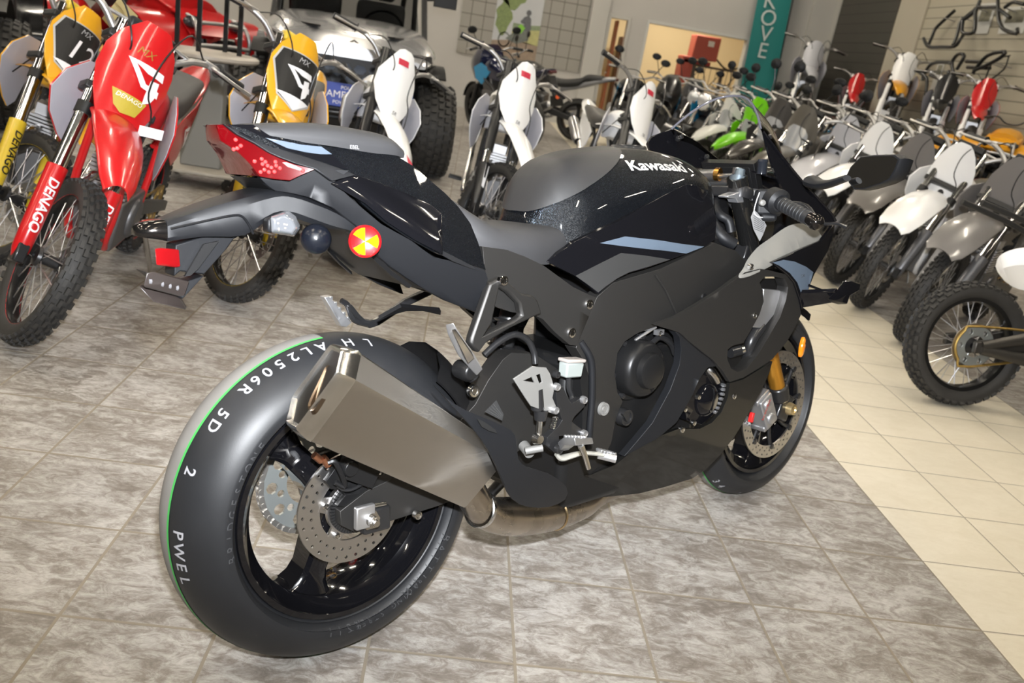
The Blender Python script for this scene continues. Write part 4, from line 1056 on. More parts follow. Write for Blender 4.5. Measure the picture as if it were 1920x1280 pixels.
# foot controls, right side
HG = P('heel_guard', panel([(0.274,-0.215,0.5627),(0.3233,-0.215,0.5818),(0.3379,-0.215,0.5782),(0.3621,-0.215,0.574),(0.3737,-0.213,0.5607),(0.3821,-0.211,0.5445),(0.3897,-0.21,0.5267),(0.3867,-0.21,0.5072),(0.405,-0.21,0.4783),(0.3976,-0.21,0.4701),(0.3264,-0.213,0.4998),(0.3104,-0.214,0.5186)], [[(0.3018,-0.215,0.5553),(0.3235,-0.215,0.5601),(0.3315,-0.215,0.5475)], [(0.3356,-0.215,0.5618),(0.3466,-0.215,0.5636),(0.3534,-0.215,0.5452),(0.3459,-0.215,0.543)]], th=.004, step=.03, deg=1), grey_alu, bev=.001)
for q in [(0.3927,-0.214,0.5305),(0.392,-0.214,0.4814)]: bolt(q, r=.008, parent=HG, m=alu)
RS = P('brake_fluid_reservoir', X(loft([[(-.024, -.013, 0), (.024, -.013, 0), (.024, .013, 0), (-.024, .013, 0)], [(-.026, -.014, .032), (.026, -.014, .032), (.026, .014, .032), (-.026, .014, .032)]]), (0.474,-0.17,0.5317), (0, .10, 0)), mat('milky_plastic', (.24, .265, .255), .3, 0, .3), bev=.004)
P('reservoir_lid', X(box(-.028, .028, -.016, .016, .032, .040), (0.474,-0.17,0.5317), (0, .10, 0)), mat('grey_lid', (.30, .27, .25), .5), RS, bev=.003)
P('reservoir_hose', tube([(0.4758,-0.165,0.529),(0.4728,-0.17,0.5061),(0.479,-0.175,0.4854),(0.4589,-0.185,0.4665),(0.4254,-0.19,0.4763)], .006, 8, 4), blackmetal, RS)
bolt((0.4035,-0.2,0.5519), r=.008, m=darkmetal, parent=RS)
FB = P('foot_peg_bracket', flatp([(0.4106,-0.195,0.5164),(0.4307,-0.195,0.521),(0.4467,-0.195,0.4949),(0.4596,-0.195,0.4792),(0.4848,-0.195,0.4893),(0.5022,-0.195,0.4833),(0.4987,-0.195,0.468),(0.4692,-0.195,0.4499),(0.4629,-0.195,0.4405),(0.496,-0.195,0.4173),(0.5106,-0.195,0.4058),(0.5025,-0.195,0.3983),(0.463,-0.195,0.4107),(0.4276,-0.195,0.4152),(0.4269,-0.195,0.3945),(0.4422,-0.195,0.3776),(0.419,-0.195,0.3786),(0.3909,-0.195,0.4012),(0.3933,-0.195,0.4179),(0.4236,-0.195,0.4367),(0.4342,-0.195,0.4487),(0.4235,-0.195,0.4676),(0.415,-0.195,0.4893)], (0, .016, 0), step=.06), blackmetal, bev=.003)
for q in [(0.4918,-0.197,0.4846),(0.4996,-0.197,0.4083)]: bolt(q, r=.0085, parent=FB, m=alu)
P('foot_peg', J(loft([[(0.4191,-0.2,0.4043),(0.4494,-0.2,0.4023),(0.4535,-0.2,0.3804),(0.423,-0.2,0.3827)], [(0.3891,-0.245,0.4325),(0.4314,-0.235,0.4238),(0.4354,-0.235,0.4043),(0.3928,-0.245,0.4144)], [(0.364,-0.3,0.4515),(0.4491,-0.27,0.428),(0.4519,-0.272,0.4151),(0.3678,-0.302,0.4353)]]), *[X(box(-.003, .003, -.004, .004, 0, .006), q) for q in [(0.3959,-0.245,0.4306),(0.3979,-0.252,0.4322),(0.3988,-0.26,0.4339),(0.3996,-0.268,0.4356),(0.4004,-0.276,0.4374),(0.4022,-0.283,0.4387),(0.4061,-0.288,0.439)]]), alu, FB, bev=.002)
P('feeler_rod', tube([(0.4,-0.285,0.4251),(0.4124,-0.285,0.4028),(0.4266,-0.285,0.3714)], [.007, .006, .0055], 10, 3), steel, FB)
PD = P('brake_pedal', tube([(0.4115,-0.205,0.3812),(0.4211,-0.21,0.3721),(0.4416,-0.215,0.3738),(0.4742,-0.22,0.3759),(0.5083,-0.225,0.3694),(0.5282,-0.23,0.3642),(0.5592,-0.235,0.3524)], [.008, .011, .010, .008, .008, .009, .007], 10, 4, flat=.55), mat('pale_alu', (.42, .41, .37), .42, .5))
P('pedal_tip', J(cyl((0.5218,-0.222,0.3638), (0.5499,-0.25,0.3565), .009), *[X(box(-.0035, .0035, -.009, .009, .004, .011), q) for q in [(0.5222,-0.226,0.367),(0.5303,-0.228,0.3642),(0.5384,-0.23,0.3618),(0.5454,-0.233,0.3595),(0.5525,-0.236,0.3569)]]), alu, PD, bev=.001)
bolt((0.4166,-0.206,0.3909), r=.010, m=darkmetal, parent=PD)
MS = P('brake_master_cylinder', J(cyl((0.3499,-0.2,0.5299), (0.3572,-0.2,0.4859), .014), cyl((0.3662,-0.2,0.4829), (0.3655,-0.2,0.4613), .0155, .012)), blackmetal)
P('push_rod', J(cyl((0.3646,-0.2,0.4614), (0.3635,-0.2,0.428), .006), lathe([(0, .006), (.009, .006), (.013, -.008)], (0.3592,-0.205,0.4234), (0, -1, 0), 16)), steel, MS)
P('return_spring', J(*[lathe([(.006, -.0012), (.0075, 0), (.006, .0012)], q, (0, 0, 1), 14) for q in [(0.4179,-0.19,0.4542),(0.4164,-0.19,0.4503),(0.4153,-0.19,0.4464),(0.4138,-0.19,0.4425),(0.4127,-0.19,0.4386),(0.4112,-0.19,0.4347)]]), steel, PD)
P('linkage_arm', J(cyl((0.356,-0.17,0.3886), (0.3861,-0.19,0.3955), .008), cyl((0.3967,-0.12,0.3788), (0.3884,-0.15,0.3713), .012)), grey_alu, PD)
P('rating_label', panel([(0.2559,-0.155,0.4846),(0.2847,-0.155,0.5041),(0.306,-0.155,0.4711),(0.3026,-0.155,0.4583)], th=.0008, step=.05, deg=1), mat('label_grey', (.022, .022, .022), .7), SA)
P('label_lines', J(*[tube([(Vector(a) * (1 - t) + Vector(b) * t), (Vector(d) * (1 - t) + Vector(c) * t)], .0006, 4) for a, b, c, d in [[(0.2558,-0.1575,0.4852),(0.2818,-0.1575,0.5028),(0.3009,-0.1575,0.4728),(0.2982,-0.1575,0.462)]] for t in (.15, .35, .55, .75)]), mat('label_print', (.06, .06, .06), .6), SA)
P('coolant_hose', tube([(0.5093,-0.16,0.6025),(0.5279,-0.17,0.5731),(0.5385,-0.172,0.5427),(0.5474,-0.17,0.4689),(0.5484,-0.168,0.4071),(0.5528,-0.165,0.3559)], .008, 10, 4), plastic)
P('side_stand', J(tube([(.60, .14, .20), (.56, .22, .08), (.53, .275, -.045)], [.016, .014, .012], 10, 3), X(box(-.03, .04, -.02, .02, -.006, .004), (.53, .275, -.046))), blackmetal, bev=.002)
# ---- fairing ------------------------------------------------------------------------------
fs_px = [(0.6969,-0.2088,0.6309),(0.7704,-0.212,0.645),(0.8507,-0.2161,0.673),(0.9158,-0.2195,0.6977),(0.96,-0.2217,0.7183),(1.0058,-0.224,0.7367),(1.0632,-0.2267,0.7438),(1.0983,-0.2285,0.7394),(1.1799,-0.2332,0.7247),(1.2208,-0.2362,0.6959),(1.2413,-0.238,0.6564),(1.2602,-0.2398,0.6163),(1.2407,-0.2383,0.5841),(1.2119,-0.2358,0.5471),(1.1589,-0.2308,0.5043),(1.1034,-0.2257,0.4837),(1.0487,-0.2207,0.4665),(0.9972,-0.2165,0.4609),(0.9625,-0.2155,0.4945),(0.9211,-0.2141,0.5254),(0.865,-0.2122,0.5569),(0.8185,-0.2112,0.5841),(0.785,-0.2107,0.6055)]
hole_px = [(1.0675,-0.2269,0.7093),(1.0856,-0.2279,0.7231),(1.1274,-0.2302,0.7214),(1.1728,-0.2329,0.7142),(1.19,-0.2342,0.6919),(1.1869,-0.2342,0.6583),(1.1693,-0.2329,0.6141),(1.1299,-0.2295,0.565),(1.0921,-0.2257,0.519),(1.0566,-0.2221,0.4887),(1.0224,-0.2193,0.4836),(0.9956,-0.2178,0.4963),(0.9744,-0.2174,0.5226),(0.972,-0.2181,0.5467),(0.9903,-0.2196,0.5556),(1.0304,-0.2223,0.5584),(1.0569,-0.2249,0.5925),(1.0822,-0.2271,0.6281),(1.0935,-0.2281,0.6594),(1.0863,-0.2278,0.6852)]
FS = both('side_fairing', panel(fs_px, [hole_px], th=.012, step=.02), matte, smooth=60, bev=.003)[0]
hl = [Vector(p) for p in hole_px]
hc = sum(hl, Vector()) / len(hl)
P('duct_wall', loft([[tuple(p + Vector((0, .004, 0))) for p in hl], [tuple(hc + (p - hc) * 1.0 + Vector((.004, .034, .0))) for p in hl]], False), matte, FS)
P('duct_bracket', flatp([(1.113,-0.212,0.6889),(1.1919,-0.212,0.6806),(1.2031,-0.212,0.654),(1.1765,-0.212,0.6184),(1.1296,-0.212,0.5849),(1.0782,-0.212,0.5927),(1.0996,-0.212,0.619),(1.1174,-0.212,0.65)], (0, .012, 0), step=.06), alu, FS, bev=.002)
P('duct_back', flatp([(1.1478,-0.17,0.7075),(1.31,-0.17,0.6995),(1.3269,-0.17,0.6176),(1.2304,-0.17,0.4752),(1.1185,-0.17,0.443),(1.0204,-0.17,0.4777),(1.0261,-0.17,0.5534),(1.1456,-0.17,0.6141)], (0, .01, 0), step=.1), plastic2, FS)
P('duct_hose', J(tube([(1.1378,-0.2,0.5893),(1.1085,-0.2,0.5672),(1.0943,-0.2,0.5412),(1.1016,-0.19,0.5054)], [.016, .017, .014, .013], 12, 3), cyl((1.0317,-0.185,0.5259), (1.0739,-0.19,0.5305), .014)), blackmetal, FS)
P('hose_clip', lathe([(.008, -.004), (.012, -.004), (.012, .004), (.008, .004)], (1.0707,-0.195,0.5329), (.8, -.5, .3), 16), steel, FS)
P('green_coolant_part', lathe([(0, .01), (.012, .008), (.014, -.01)], (1.1687,-0.185,0.5477), (0, -1, .4), 14), mat('green_plastic', (.02, .16, .09), .4), FS)
for q in [(1.0634,-0.2215,0.626),(1.0287,-0.2208,0.7497)]: bolt(q, r=.008, parent=FS)
lf_px = [(1.0043,-0.2122,0.4552),(1.0553,-0.217,0.4604),(1.1096,-0.2223,0.4778),(1.1662,-0.2272,0.4966),(1.1586,-0.2262,0.467),(1.1383,-0.2226,0.4239),(1.1093,-0.2159,0.3757),(1.0881,-0.2092,0.3378),(1.0647,-0.2009,0.2999),(1.0305,-0.1882,0.2542),(0.9913,-0.1749,0.2182),(0.951,-0.1643,0.1989),(0.8579,-0.1486,0.1906),(0.7769,-0.1361,0.1882),(0.6748,-0.1248,0.1992),(0.5687,-0.1162,0.2187),(0.5418,-0.1234,0.2526),(0.5286,-0.1309,0.2829),(0.5972,-0.1373,0.2754),(0.667,-0.1501,0.2905),(0.6982,-0.1593,0.3129),(0.7488,-0.1712,0.3404),(0.8477,-0.185,0.3556),(0.9239,-0.1916,0.3443),(0.9654,-0.1979,0.3553),(0.9925,-0.2041,0.3799),(1.0056,-0.2094,0.4175)]
LF = both('lower_fairing', panel(lf_px, th=.010, step=.025), mat('gloss_black_lower', (.010, .0098, .0092), .25, .3, .7, .06, spec=.2), smooth=60, bev=.003)[0]
P('fairing_slot', lathe([(0, .001), (.012, .001), (.013, -.002)], (0.8373,-0.1677,0.2938), (0, -1, -.2), 16), mat('void_black', None), LF)
for q in [(1.0309,-0.2074,0.4177),(0.8625,-0.1816,0.3511)]: bolt(q, r=.008, parent=LF)
is_px = [(0.762,-0.2002,0.6204),(0.7961,-0.2026,0.5996),(0.828,-0.2045,0.5784),(0.873,-0.2069,0.5509),(0.9152,-0.2089,0.5276),(0.9431,-0.2096,0.5062),(0.9124,-0.2071,0.5067),(0.8885,-0.2031,0.4802),(0.8709,-0.199,0.4399),(0.8284,-0.1917,0.3765),(0.7729,-0.1826,0.3445),(0.7069,-0.1702,0.3221),(0.677,-0.1639,0.3121),(0.7107,-0.1711,0.3448),(0.7521,-0.1798,0.3861),(0.7951,-0.1902,0.463),(0.8132,-0.1973,0.5242),(0.81,-0.2002,0.5604),(0.798,-0.202,0.5919)]
IS = both('inner_fairing_strip', panel(is_px, th=.02, step=.025), plastic, smooth=50, bev=.003)[0]
# top ledge of the fairing: turns inwards towards the fork
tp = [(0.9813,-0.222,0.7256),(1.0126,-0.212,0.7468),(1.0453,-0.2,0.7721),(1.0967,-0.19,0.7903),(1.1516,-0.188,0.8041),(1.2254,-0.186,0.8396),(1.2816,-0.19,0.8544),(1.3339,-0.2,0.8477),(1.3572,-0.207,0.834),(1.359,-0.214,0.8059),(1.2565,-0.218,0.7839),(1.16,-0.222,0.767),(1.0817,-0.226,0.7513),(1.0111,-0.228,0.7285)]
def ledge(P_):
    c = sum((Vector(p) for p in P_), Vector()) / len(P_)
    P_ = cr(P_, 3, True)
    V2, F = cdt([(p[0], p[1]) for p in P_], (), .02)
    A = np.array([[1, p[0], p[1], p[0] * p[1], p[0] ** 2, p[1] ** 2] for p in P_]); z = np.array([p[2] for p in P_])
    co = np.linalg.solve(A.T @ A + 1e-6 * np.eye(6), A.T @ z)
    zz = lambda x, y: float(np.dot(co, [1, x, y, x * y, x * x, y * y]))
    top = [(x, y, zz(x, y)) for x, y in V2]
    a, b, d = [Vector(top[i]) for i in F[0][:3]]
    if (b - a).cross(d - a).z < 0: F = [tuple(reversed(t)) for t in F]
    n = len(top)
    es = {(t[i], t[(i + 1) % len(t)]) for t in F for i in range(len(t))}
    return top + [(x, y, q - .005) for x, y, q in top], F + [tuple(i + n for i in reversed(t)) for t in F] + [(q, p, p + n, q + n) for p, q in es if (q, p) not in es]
LG = both('fairing_top_ledge', ledge(tp), mat('ledge_grey', (.20, .195, .18), .5, .2), smooth=60)[0]  # lighter than the matte fairing: flash light is put into this grey
for q in [(1.0475,-0.208,0.7468),(1.2768,-0.195,0.8018)]: bolt(q, (-.3, -.6, .8), r=.0075, parent=LG, m=darkmetal)
# nose side with the grey-blue stripe, winglet
ns_px = [(1.1066,-0.2319,0.7584),(1.1529,-0.235,0.7706),(1.2233,-0.2361,0.7877),(1.3384,-0.2289,0.8068),(1.4347,-0.2116,0.8559),(1.4233,-0.216,0.8214),(1.3895,-0.2243,0.7792),(1.3466,-0.2317,0.7496),(1.3082,-0.2371,0.7188),(1.275,-0.2418,0.6741),(1.2549,-0.245,0.6303),(1.2379,-0.2436,0.6597),(1.2072,-0.241,0.7031),(1.1759,-0.2389,0.7238)]
NS = both('nose_fairing', panel(ns_px, th=.01, step=.02), gloss, smooth=60, bev=.002)[0]
P('stripe', panel([(1.1074,-0.2329,0.7584),(1.1522,-0.2362,0.764),(1.1999,-0.2385,0.7584),(1.2595,-0.239,0.7424),(1.2996,-0.238,0.7264),(1.2854,-0.2407,0.6962),(1.2685,-0.2431,0.669),(1.2429,-0.2436,0.6735),(1.2211,-0.242,0.7025),(1.1835,-0.2398,0.729),(1.1359,-0.2359,0.7496)], th=.001, step=.02), stripe, NS)
P('model_mark', X(font('ZX', .010), (1.24,-0.2425,0.7198), (PI / 2, -.2, -.6)), ink, NS, smooth=0)
P('winglet', ext([(1.2306,-0.235,0.6732),(1.2947,-0.305,0.6835),(1.3287,-0.305,0.6548),(1.2621,-0.235,0.6311)], (.010, -.002, .010)), gloss, NS, bev=.002)
P('winglet_end', loft([[(1.2708,-0.3,0.6662),(1.3047,-0.305,0.6867),(1.3345,-0.305,0.7109),(1.386,-0.305,0.7005),(1.3832,-0.305,0.6805),(1.3341,-0.305,0.6684),(1.3252,-0.305,0.6467),(1.2912,-0.302,0.6542)], [(p[0] + .03, p[1] - .010, p[2]) for p in [(1.2708,-0.3,0.6662),(1.3047,-0.305,0.6867),(1.3345,-0.305,0.7109),(1.386,-0.305,0.7005),(1.3832,-0.305,0.6805),(1.3341,-0.305,0.6684),(1.3252,-0.305,0.6467),(1.2912,-0.302,0.6542)]]]), gloss, NS, bev=.003)
P('winglet_edge', tube([(1.2765,-0.24,0.6934),(1.3,-0.27,0.6822),(1.3229,-0.3,0.6723)], [.008, .006, .005], 8, 3, flat=.5), gloss, NS)
# upper fairing wall behind the bars on the right, and the cowl around the screen
uf = [(1.1449,-0.1421,1.0844),(1.178,-0.1487,1.06),(1.2272,-0.1589,1.0182),(1.2932,-0.1722,0.9688),(1.3616,-0.1858,0.9202),(1.4131,-0.1958,0.8868),(1.4493,-0.203,0.8611),(1.4488,-0.204,0.8436),(1.4016,-0.1967,0.8434),(1.345,-0.1868,0.8631),(1.2826,-0.1751,0.8962),(1.2272,-0.1637,0.942),(1.1915,-0.1553,0.987),(1.1683,-0.149,1.0315)]
both('upper_fairing', panel(uf, th=.006, step=.02), gloss, smooth=60, bev=.002)
P('fairing_inner_edge', tube([(1.1421,-0.1444,1.0803),(1.2071,-0.1577,1.0281),(1.2899,-0.1743,0.9674),(1.3694,-0.1899,0.9148),(1.4284,-0.2014,0.8756),(1.4459,-0.2052,0.8583)], .0035, 8, 3), gloss)
def lip(y):   # windscreen: trailing edge arched, lower rim running down to the nose
    t = abs(y) / .142
    return t
rows = []
for i in range(17):
    u = -1 + 2 * i / 16
    a = abs(u)
    te = Vector((1.203 - .070 * a ** 1.8, .142 * u, 1.178 - .090 * a ** 2.2))
    le = Vector((1.43 - .150 * a ** 1.7, .150 * u, .985 - .030 * a ** 2))
    md = (te + le) / 2 + Vector((.0, .012 * u, .030 * (1 - a * a) + .008))
    rows.append(cr([te, te * .55 + md * .45 + Vector((0, 0, .004)), md, md * .45 + le * .55 + Vector((0, 0, .004)), le], 4))
n_ = len(rows[0])
def skin(R, th):
    a = loft(R, False, False)
    b = ([(v[0] - th * .6, v[1], v[2] - th) for v in a[0]], [tuple(reversed(f)) for f in a[1]])
    m, n = len(R), len(R[0])
    o = m * n
    V = a[0] + b[0]
    F = list(a[1]) + [tuple(i + o for i in f) for f in b[1]]
    rim = [i * n for i in range(m)] + [(m - 1) * n + j for j in range(1, n)] + [i * n + n - 1 for i in reversed(range(m - 1))] + [j for j in reversed(range(1, n - 1))]
    for i in range(len(rim)):
        p, q = rim[i], rim[(i + 1) % len(rim)]
        F.append((p, q, q + o, p + o))
    return V, F
glassm = mat('screen_acrylic', (.93, .93, .92), .02, 0, 0, trans=1.0, ior=1.12, spec=.5)
SCN = P('windscreen', skin(rows, .003), glassm, smooth=70)
P('screen_rim', J(tube([tuple(Vector(r[0]) + Vector((0, 0, -.001))) for r in rows], .0032, 8, 2)), mat('clear_edge', (.10, .10, .12), .08, 0, 1), SCN)
for y in (-1, 1):
    bolt((1.175, y * .141, 1.068), (-.4, -y * .6 if False else 0, .8), r=.008, parent=SCN, m=blackmetal)
# black lower surround of the screen, left and right wings and the nose deck
lw = [Vector(p) for p in [(1.0665,0.168,1.0453), (1.0787,0.165,1.0646), (1.1491,0.146,1.0919), (1.2524,0.136,1.0586), (1.3599,0.118,1.0033), (1.3072,0.1,0.9774), (1.21,0.115,0.9886), (1.1438,0.14,1.0031), (1.0851,0.165,1.0117)]]
lws = J(ext([tuple(p) for p in lw], (.006, .012, -.002)))
P('screen_surround', lws, gloss, bev=.003)
for q in [(1.1566,0.135,1.0622),(1.2636,0.112,1.017)]: bolt(q, (-.5, -.6, .6), r=.007, m=blackmetal)
deck = []
for i in range(9):
    u = -1 + i / 4
    a = abs(u)
    deck.append([(1.205 + .02 * (1 - a), .142 * u, 1.0 - .03 * a), (1.30, .150 * u, .985 - .03 * a), (1.43 - .10 * a, .15 * u, .965 - .03 * a), (1.56 - .12 * a, .12 * u, .86 - .02 * a), (1.60 - .12 * a, .10 * u, .76), (1.58 - .1 * a, .12 * u, .68)])
P('nose_cowl', skin([cr(r, 3) for r in deck], .004), gloss, smooth=60)
P('instrument_panel', J(X(box(-.012, .012, -.085, .085, -.045, .045), (1.235, 0, .965), (0, -.45, 0)), X(box(-.012, -.0135, -.07, .07, -.034, .034), (1.235, 0, .965), (0, -.45, 0))), plastic2, bev=.006)
# ---- bars, controls ------------------------------------------------------------------------
ct = Vector((1.1626,-0.105,0.9139))
TC = P('triple_clamp', J(X(box(-.03, .035, -.12, .12, -.014, .014), (1.125, 0, .925), (0, .1, 0)), *[lathe([(.014, .016), (.034, .014), (.036, 0), (.034, -.016)], (1.125, y, .925), (.25, 0, 1), 28) for y in (-.105, .105)]), blackmetal, bev=.005)
P('silver_clamp', J(lathe([(.030, -.013), (.040, -.013), (.041, .013), (.030, .013)], ct, (.25, 0, 1), 32), flatp([(1.0437,-0.125,0.9159),(1.0841,-0.125,0.9255),(1.1368,-0.125,0.9287),(1.1847,-0.125,0.9365),(1.1859,-0.125,0.9152),(1.1414,-0.125,0.9027),(1.0918,-0.125,0.8996),(1.0813,-0.125,0.9112),(1.0476,-0.125,0.9115)], (0, .03, 0), step=.06)), mat('satin_silver', (.62, .63, .66), .3, .85), TC, bev=.002)
P('steering_damper', J(cyl((1.1499,0.06,0.9638), (1.1412,-0.02,0.9671), .016), cyl((1.1415,-0.02,0.9651), (1.1437,-0.07,0.9681), .006), lathe([(0, .016), (.012, .014), (.014, -.012)], (1.1476,-0.075,0.9742), (0, 0, 1), 16), cyl((1.1798,0.05,0.9455), (1.1608,-0.06,0.9526), .013)), mat('titanium_grey', (.30, .30, .30), .3, .9), TC)
P('damper_collar', cyl((1.1377,-0.015,0.9692), (1.1404,-0.028,0.9689), .0175), mat('bronze', (.45, .24, .06), .3, 1), TC)
P('fork_cap', J(lathe([(0, .03), (.012, .03), (.014, .012), (.024, .010), (.024, -.01)], (1.112, -.105, .955), (.25, 0, 1), 24), lathe([(0, .03), (.012, .03), (.014, .012), (.024, .010), (.024, -.01)], (1.112, .105, .955), (.25, 0, 1), 24)), mat('blue_grey_anodised', (.16, .20, .24), .3, .8), TC)
for sgn in (-1, 1):
    leg_ = P('fork_leg', J(cyl((1.105, sgn * .105, .965), (1.275, sgn * .105, .615), .0265, n=28)), mat('fork_black', (.010, .010, .010), .18, .3, .8), smooth=60)
    P('gold_fork_tube', cyl((1.275, sgn * .105, .615), (1.42, sgn * .105, .35), .0225, n=28), goldm, leg_, smooth=60)
    P('axle_clamp', J(cyl((1.412, sgn * .105, .37), (1.43, sgn * .105, .325), .030, n=24), X(box(-.028, .030, -.022, .022, -.045, .035), (1.437, sgn * .105, .31), (0, .42, 0))), blackmetal, leg_, bev=.006)
    P('lower_triple', X(box(-.05, .05, -.03, .03, -.02, .02), (1.205, sgn * .09, .755), (0, .35, 0)), blackmetal, leg_, bev=.004)
P('axle_cap', lathe([(0, .010), (.008, .010), (.010, .014), (.016, .013), (.019, .0), (.0205, -.02)], (1.45, -.132, .30), (0, -1, 0), 24), mat('brass_cap', (.66, .52, .28), .3, .9))
gi, go = Vector((1.1043,-0.235,0.9072)), Vector((1.0643,-0.345,0.8749))
GR = P('handle_grip', J(cyl(gi, go, .0175, .0165, n=24), lathe([(.016, -.004), (.026, -.003), (.026, .003), (.016, .004)], gi, go - gi, 24), *[lathe([(.0165, -.0012), (.0182, 0), (.0165, .0012)], gi + (go - gi) * (.15 + .1 * i), go - gi, 24) for i in range(8)]), rubber, smooth=50)
P('bar_end', lathe([(.0, .040), (.010, .038), (.0175, .030), (.019, .018), (.0155, .0), (.015, -.02)], go, go - gi, 28), mat('black_chrome', None), GR, smooth=60)
SWB = P('switch_box', X(J(box(-.028, .026, -.03, .032, -.036, .030), box(-.034, .01, -.02, .02, -.05, -.03)), (1.1255,-0.19,0.9067), (0, .1, .75)), plastic, bev=.008, seg=3)
P('start_button', lathe([(0, .005), (.007, .004), (.008, -.004)], (1.0591,-0.217,0.905), (-.6, -.8, 0), 16), grey_alu, SWB)
BA = P('clip_on_bar', cyl(tuple(ct), tuple(gi), .011), blackmetal)
P('brake_lever', tube([tuple(gi + Vector((.05, .03, 0))), tuple(gi + Vector((.075, -.03, -.005))), tuple(go + Vector((.08, .02, -.01))), (1.1456,-0.37,0.8651), (1.1525,-0.392,0.8576)], [.009, .008, .007, .006, .009], 10, 4, flat=.6), blackmetal)
P('throttle_housing', J(lathe([(.012, -.022), (.030, -.018), (.032, .012), (.022, .02)], gi - (go - gi).normalized() * .012, go - gi, 24)), plastic)
P('brake_reservoir', lathe([(0, .026), (.013, .026), (.015, .020), (.013, .018), (.013, -.012), (.0, -.014)], (1.2077,-0.11,0.9869), (0, 0, 1), 24), mat('smoked_plastic', (.015, .017, .022), .15), smooth=50)
mirh = lambda s: (s, mir(s))
gl2 = (Vector((gi.x, -gi.y, gi.z)), Vector((go.x, -go.y, go.z)))
P('handle_grip', cyl(gl2[0], gl2[1], .0175, .0165, n=20), rubber)
P('clip_on_bar', cyl((ct.x, -ct.y, ct.z), gl2[0], .011), blackmetal)
P('switch_box', X(box(-.028, .026, -.03, .03, -.036, .03), (gl2[0].x, gl2[0].y - .03, gl2[0].z), (0, 0, -.6)), plastic, bev=.008)
TG = P('paper_tag', J(flatp([(1.0425,-0.2,0.8681),(1.0522,-0.2,0.8864),(1.0649,-0.2,0.881),(1.1023,-0.202,0.8589),(1.1145,-0.202,0.8476),(1.1022,-0.202,0.8234),(1.0913,-0.2,0.8091),(1.0595,-0.2,0.8386)], (0, .0008, 0), step=.1)), mat('tag_grey', (.27, .27, .275), .7), SWB)
P('tag_text', J(*[tube([Vector(a) * (1 - t) + Vector(b) * t, Vector(d) * (1 - t) + Vector(c) * t], .0005, 4) for a, b, c, d in [[(1.0499,-0.2013,0.8737),(1.0611,-0.2013,0.8369),(1.1023,-0.2013,0.8289),(1.1024,-0.2013,0.8532)]] for t in (.0, .15, .3, .45, .6, .75, .9)]), ink, SWB)
P('tag_string', tube([(1.0834,-0.19,0.9283),(1.0603,-0.198,0.9046),(1.0528,-0.2,0.8828),(1.0635,-0.202,0.8719),(1.0807,-0.204,0.8684),(1.1136,-0.2,0.8688)], .0013, 6, 4), paper, SWB)
P('cable_loom', J(tube([(1.1832,-0.13,0.9329),(1.1684,-0.12,0.9089),(1.1836,-0.1,0.8766),(1.1751,-0.09,0.8522),(1.1528,-0.08,0.8278)], .007, 8, 4), tube([(1.1555,-0.03,0.9157),(1.0904,-0.06,0.8931),(1.0514,-0.1,0.8686),(1.064,-0.12,0.8548),(1.0676,-0.13,0.8252)], .012, 10, 4), tube([(1.1763,0.02,0.9013),(1.068,-0.06,0.8698),(1.03,-0.1,0.8422),(1.0307,-0.13,0.8144),(1.0564,-0.15,0.7969)], .016, 10, 4)), plastic)
P('ignition_lock', lathe([(0, .012), (.014, .012), (.018, .0), (.018, -.02)], (1.085, -.0, .955), (0, 0, 1), 24), darkmetal)
P('steering_head', J(X(box(-.11, .06, -.075, .075, -.16, .10), (1.10, 0, .80), (0, -.25, 0)), box(.95, 1.1, -.13, .13, .72, .83)), plastic2, bev=.02)
P('radiator', X(box(-.02, .02, -.16, .16, -.16, .16), (1.10, 0, .50), (0, -.2, 0)), plastic2, bev=.01)
P('brake_line', J(tube([(1.14, -.06, .90), (1.22, -.10, .80), (1.28, -.085, .66), (1.33, -.07, .52), (1.36, -.10, .36)], .0045, 8, 4)), blackmetal)
# ---- mirror --------------------------------------------------------------------------------
mn = Vector((-.97, .21, .10)).normalized()
mo = [Vector(p) for p in [(1.2227,-0.3382,0.9797),(1.2232,-0.3457,0.9997),(1.2207,-0.3685,1.0239),(1.2141,-0.4012,1.0277),(1.2013,-0.4609,1.0295),(1.1971,-0.4763,1.0208),(1.1956,-0.4715,0.997),(1.1957,-0.4605,0.9745),(1.1992,-0.439,0.9634),(1.2077,-0.3927,0.9486),(1.2132,-0.3673,0.9482),(1.2185,-0.3493,0.9619)]]
mc = sum(mo, Vector()) / len(mo)
def mirror_side(sg):
    f = (lambda s: s) if sg < 0 else mir
    back = [mc + (p - mc) * k + Vector((.0 + d, 0, 0)) for k, d in ((1, 0),) for p in mo]
    sh_ = loft([[tuple(mc + (p - mc) * k + Vector((d, -.02 * d / .06, 0))) for p in mo] for k, d in ((1.0, .0), (1.055, .006), (1.06, .022), (.95, .045), (.6, .062), (.2, .066))])
    M_ = P('rear_view_mirror', f(sh_), plastic, smooth=40)
    P('mirror_glass', f(([tuple(mc + (p - mc) * .94 + mn * .0015) for p in mo], [tuple(range(len(mo)))])), mat('mirror_glass', (.75, .76, .78), .02, 1.0), M_, smooth=0)
    a_ = [(1.235,-0.24,0.9616), (1.2178,-0.27,0.955), (1.194,-0.31,0.9597), (1.1721,-0.355,0.9734), (1.141,-0.4,0.9827)]
    P('mirror_arm', f(tube([tuple(Vector(q) + Vector((.03, 0, 0)) * i / 4) for i, q in enumerate(a_[:4])], [.030, .024, .017, .014], 12, 4, flat=.55)), plastic, M_)
mirror_side(-1)
mirror_side(1)
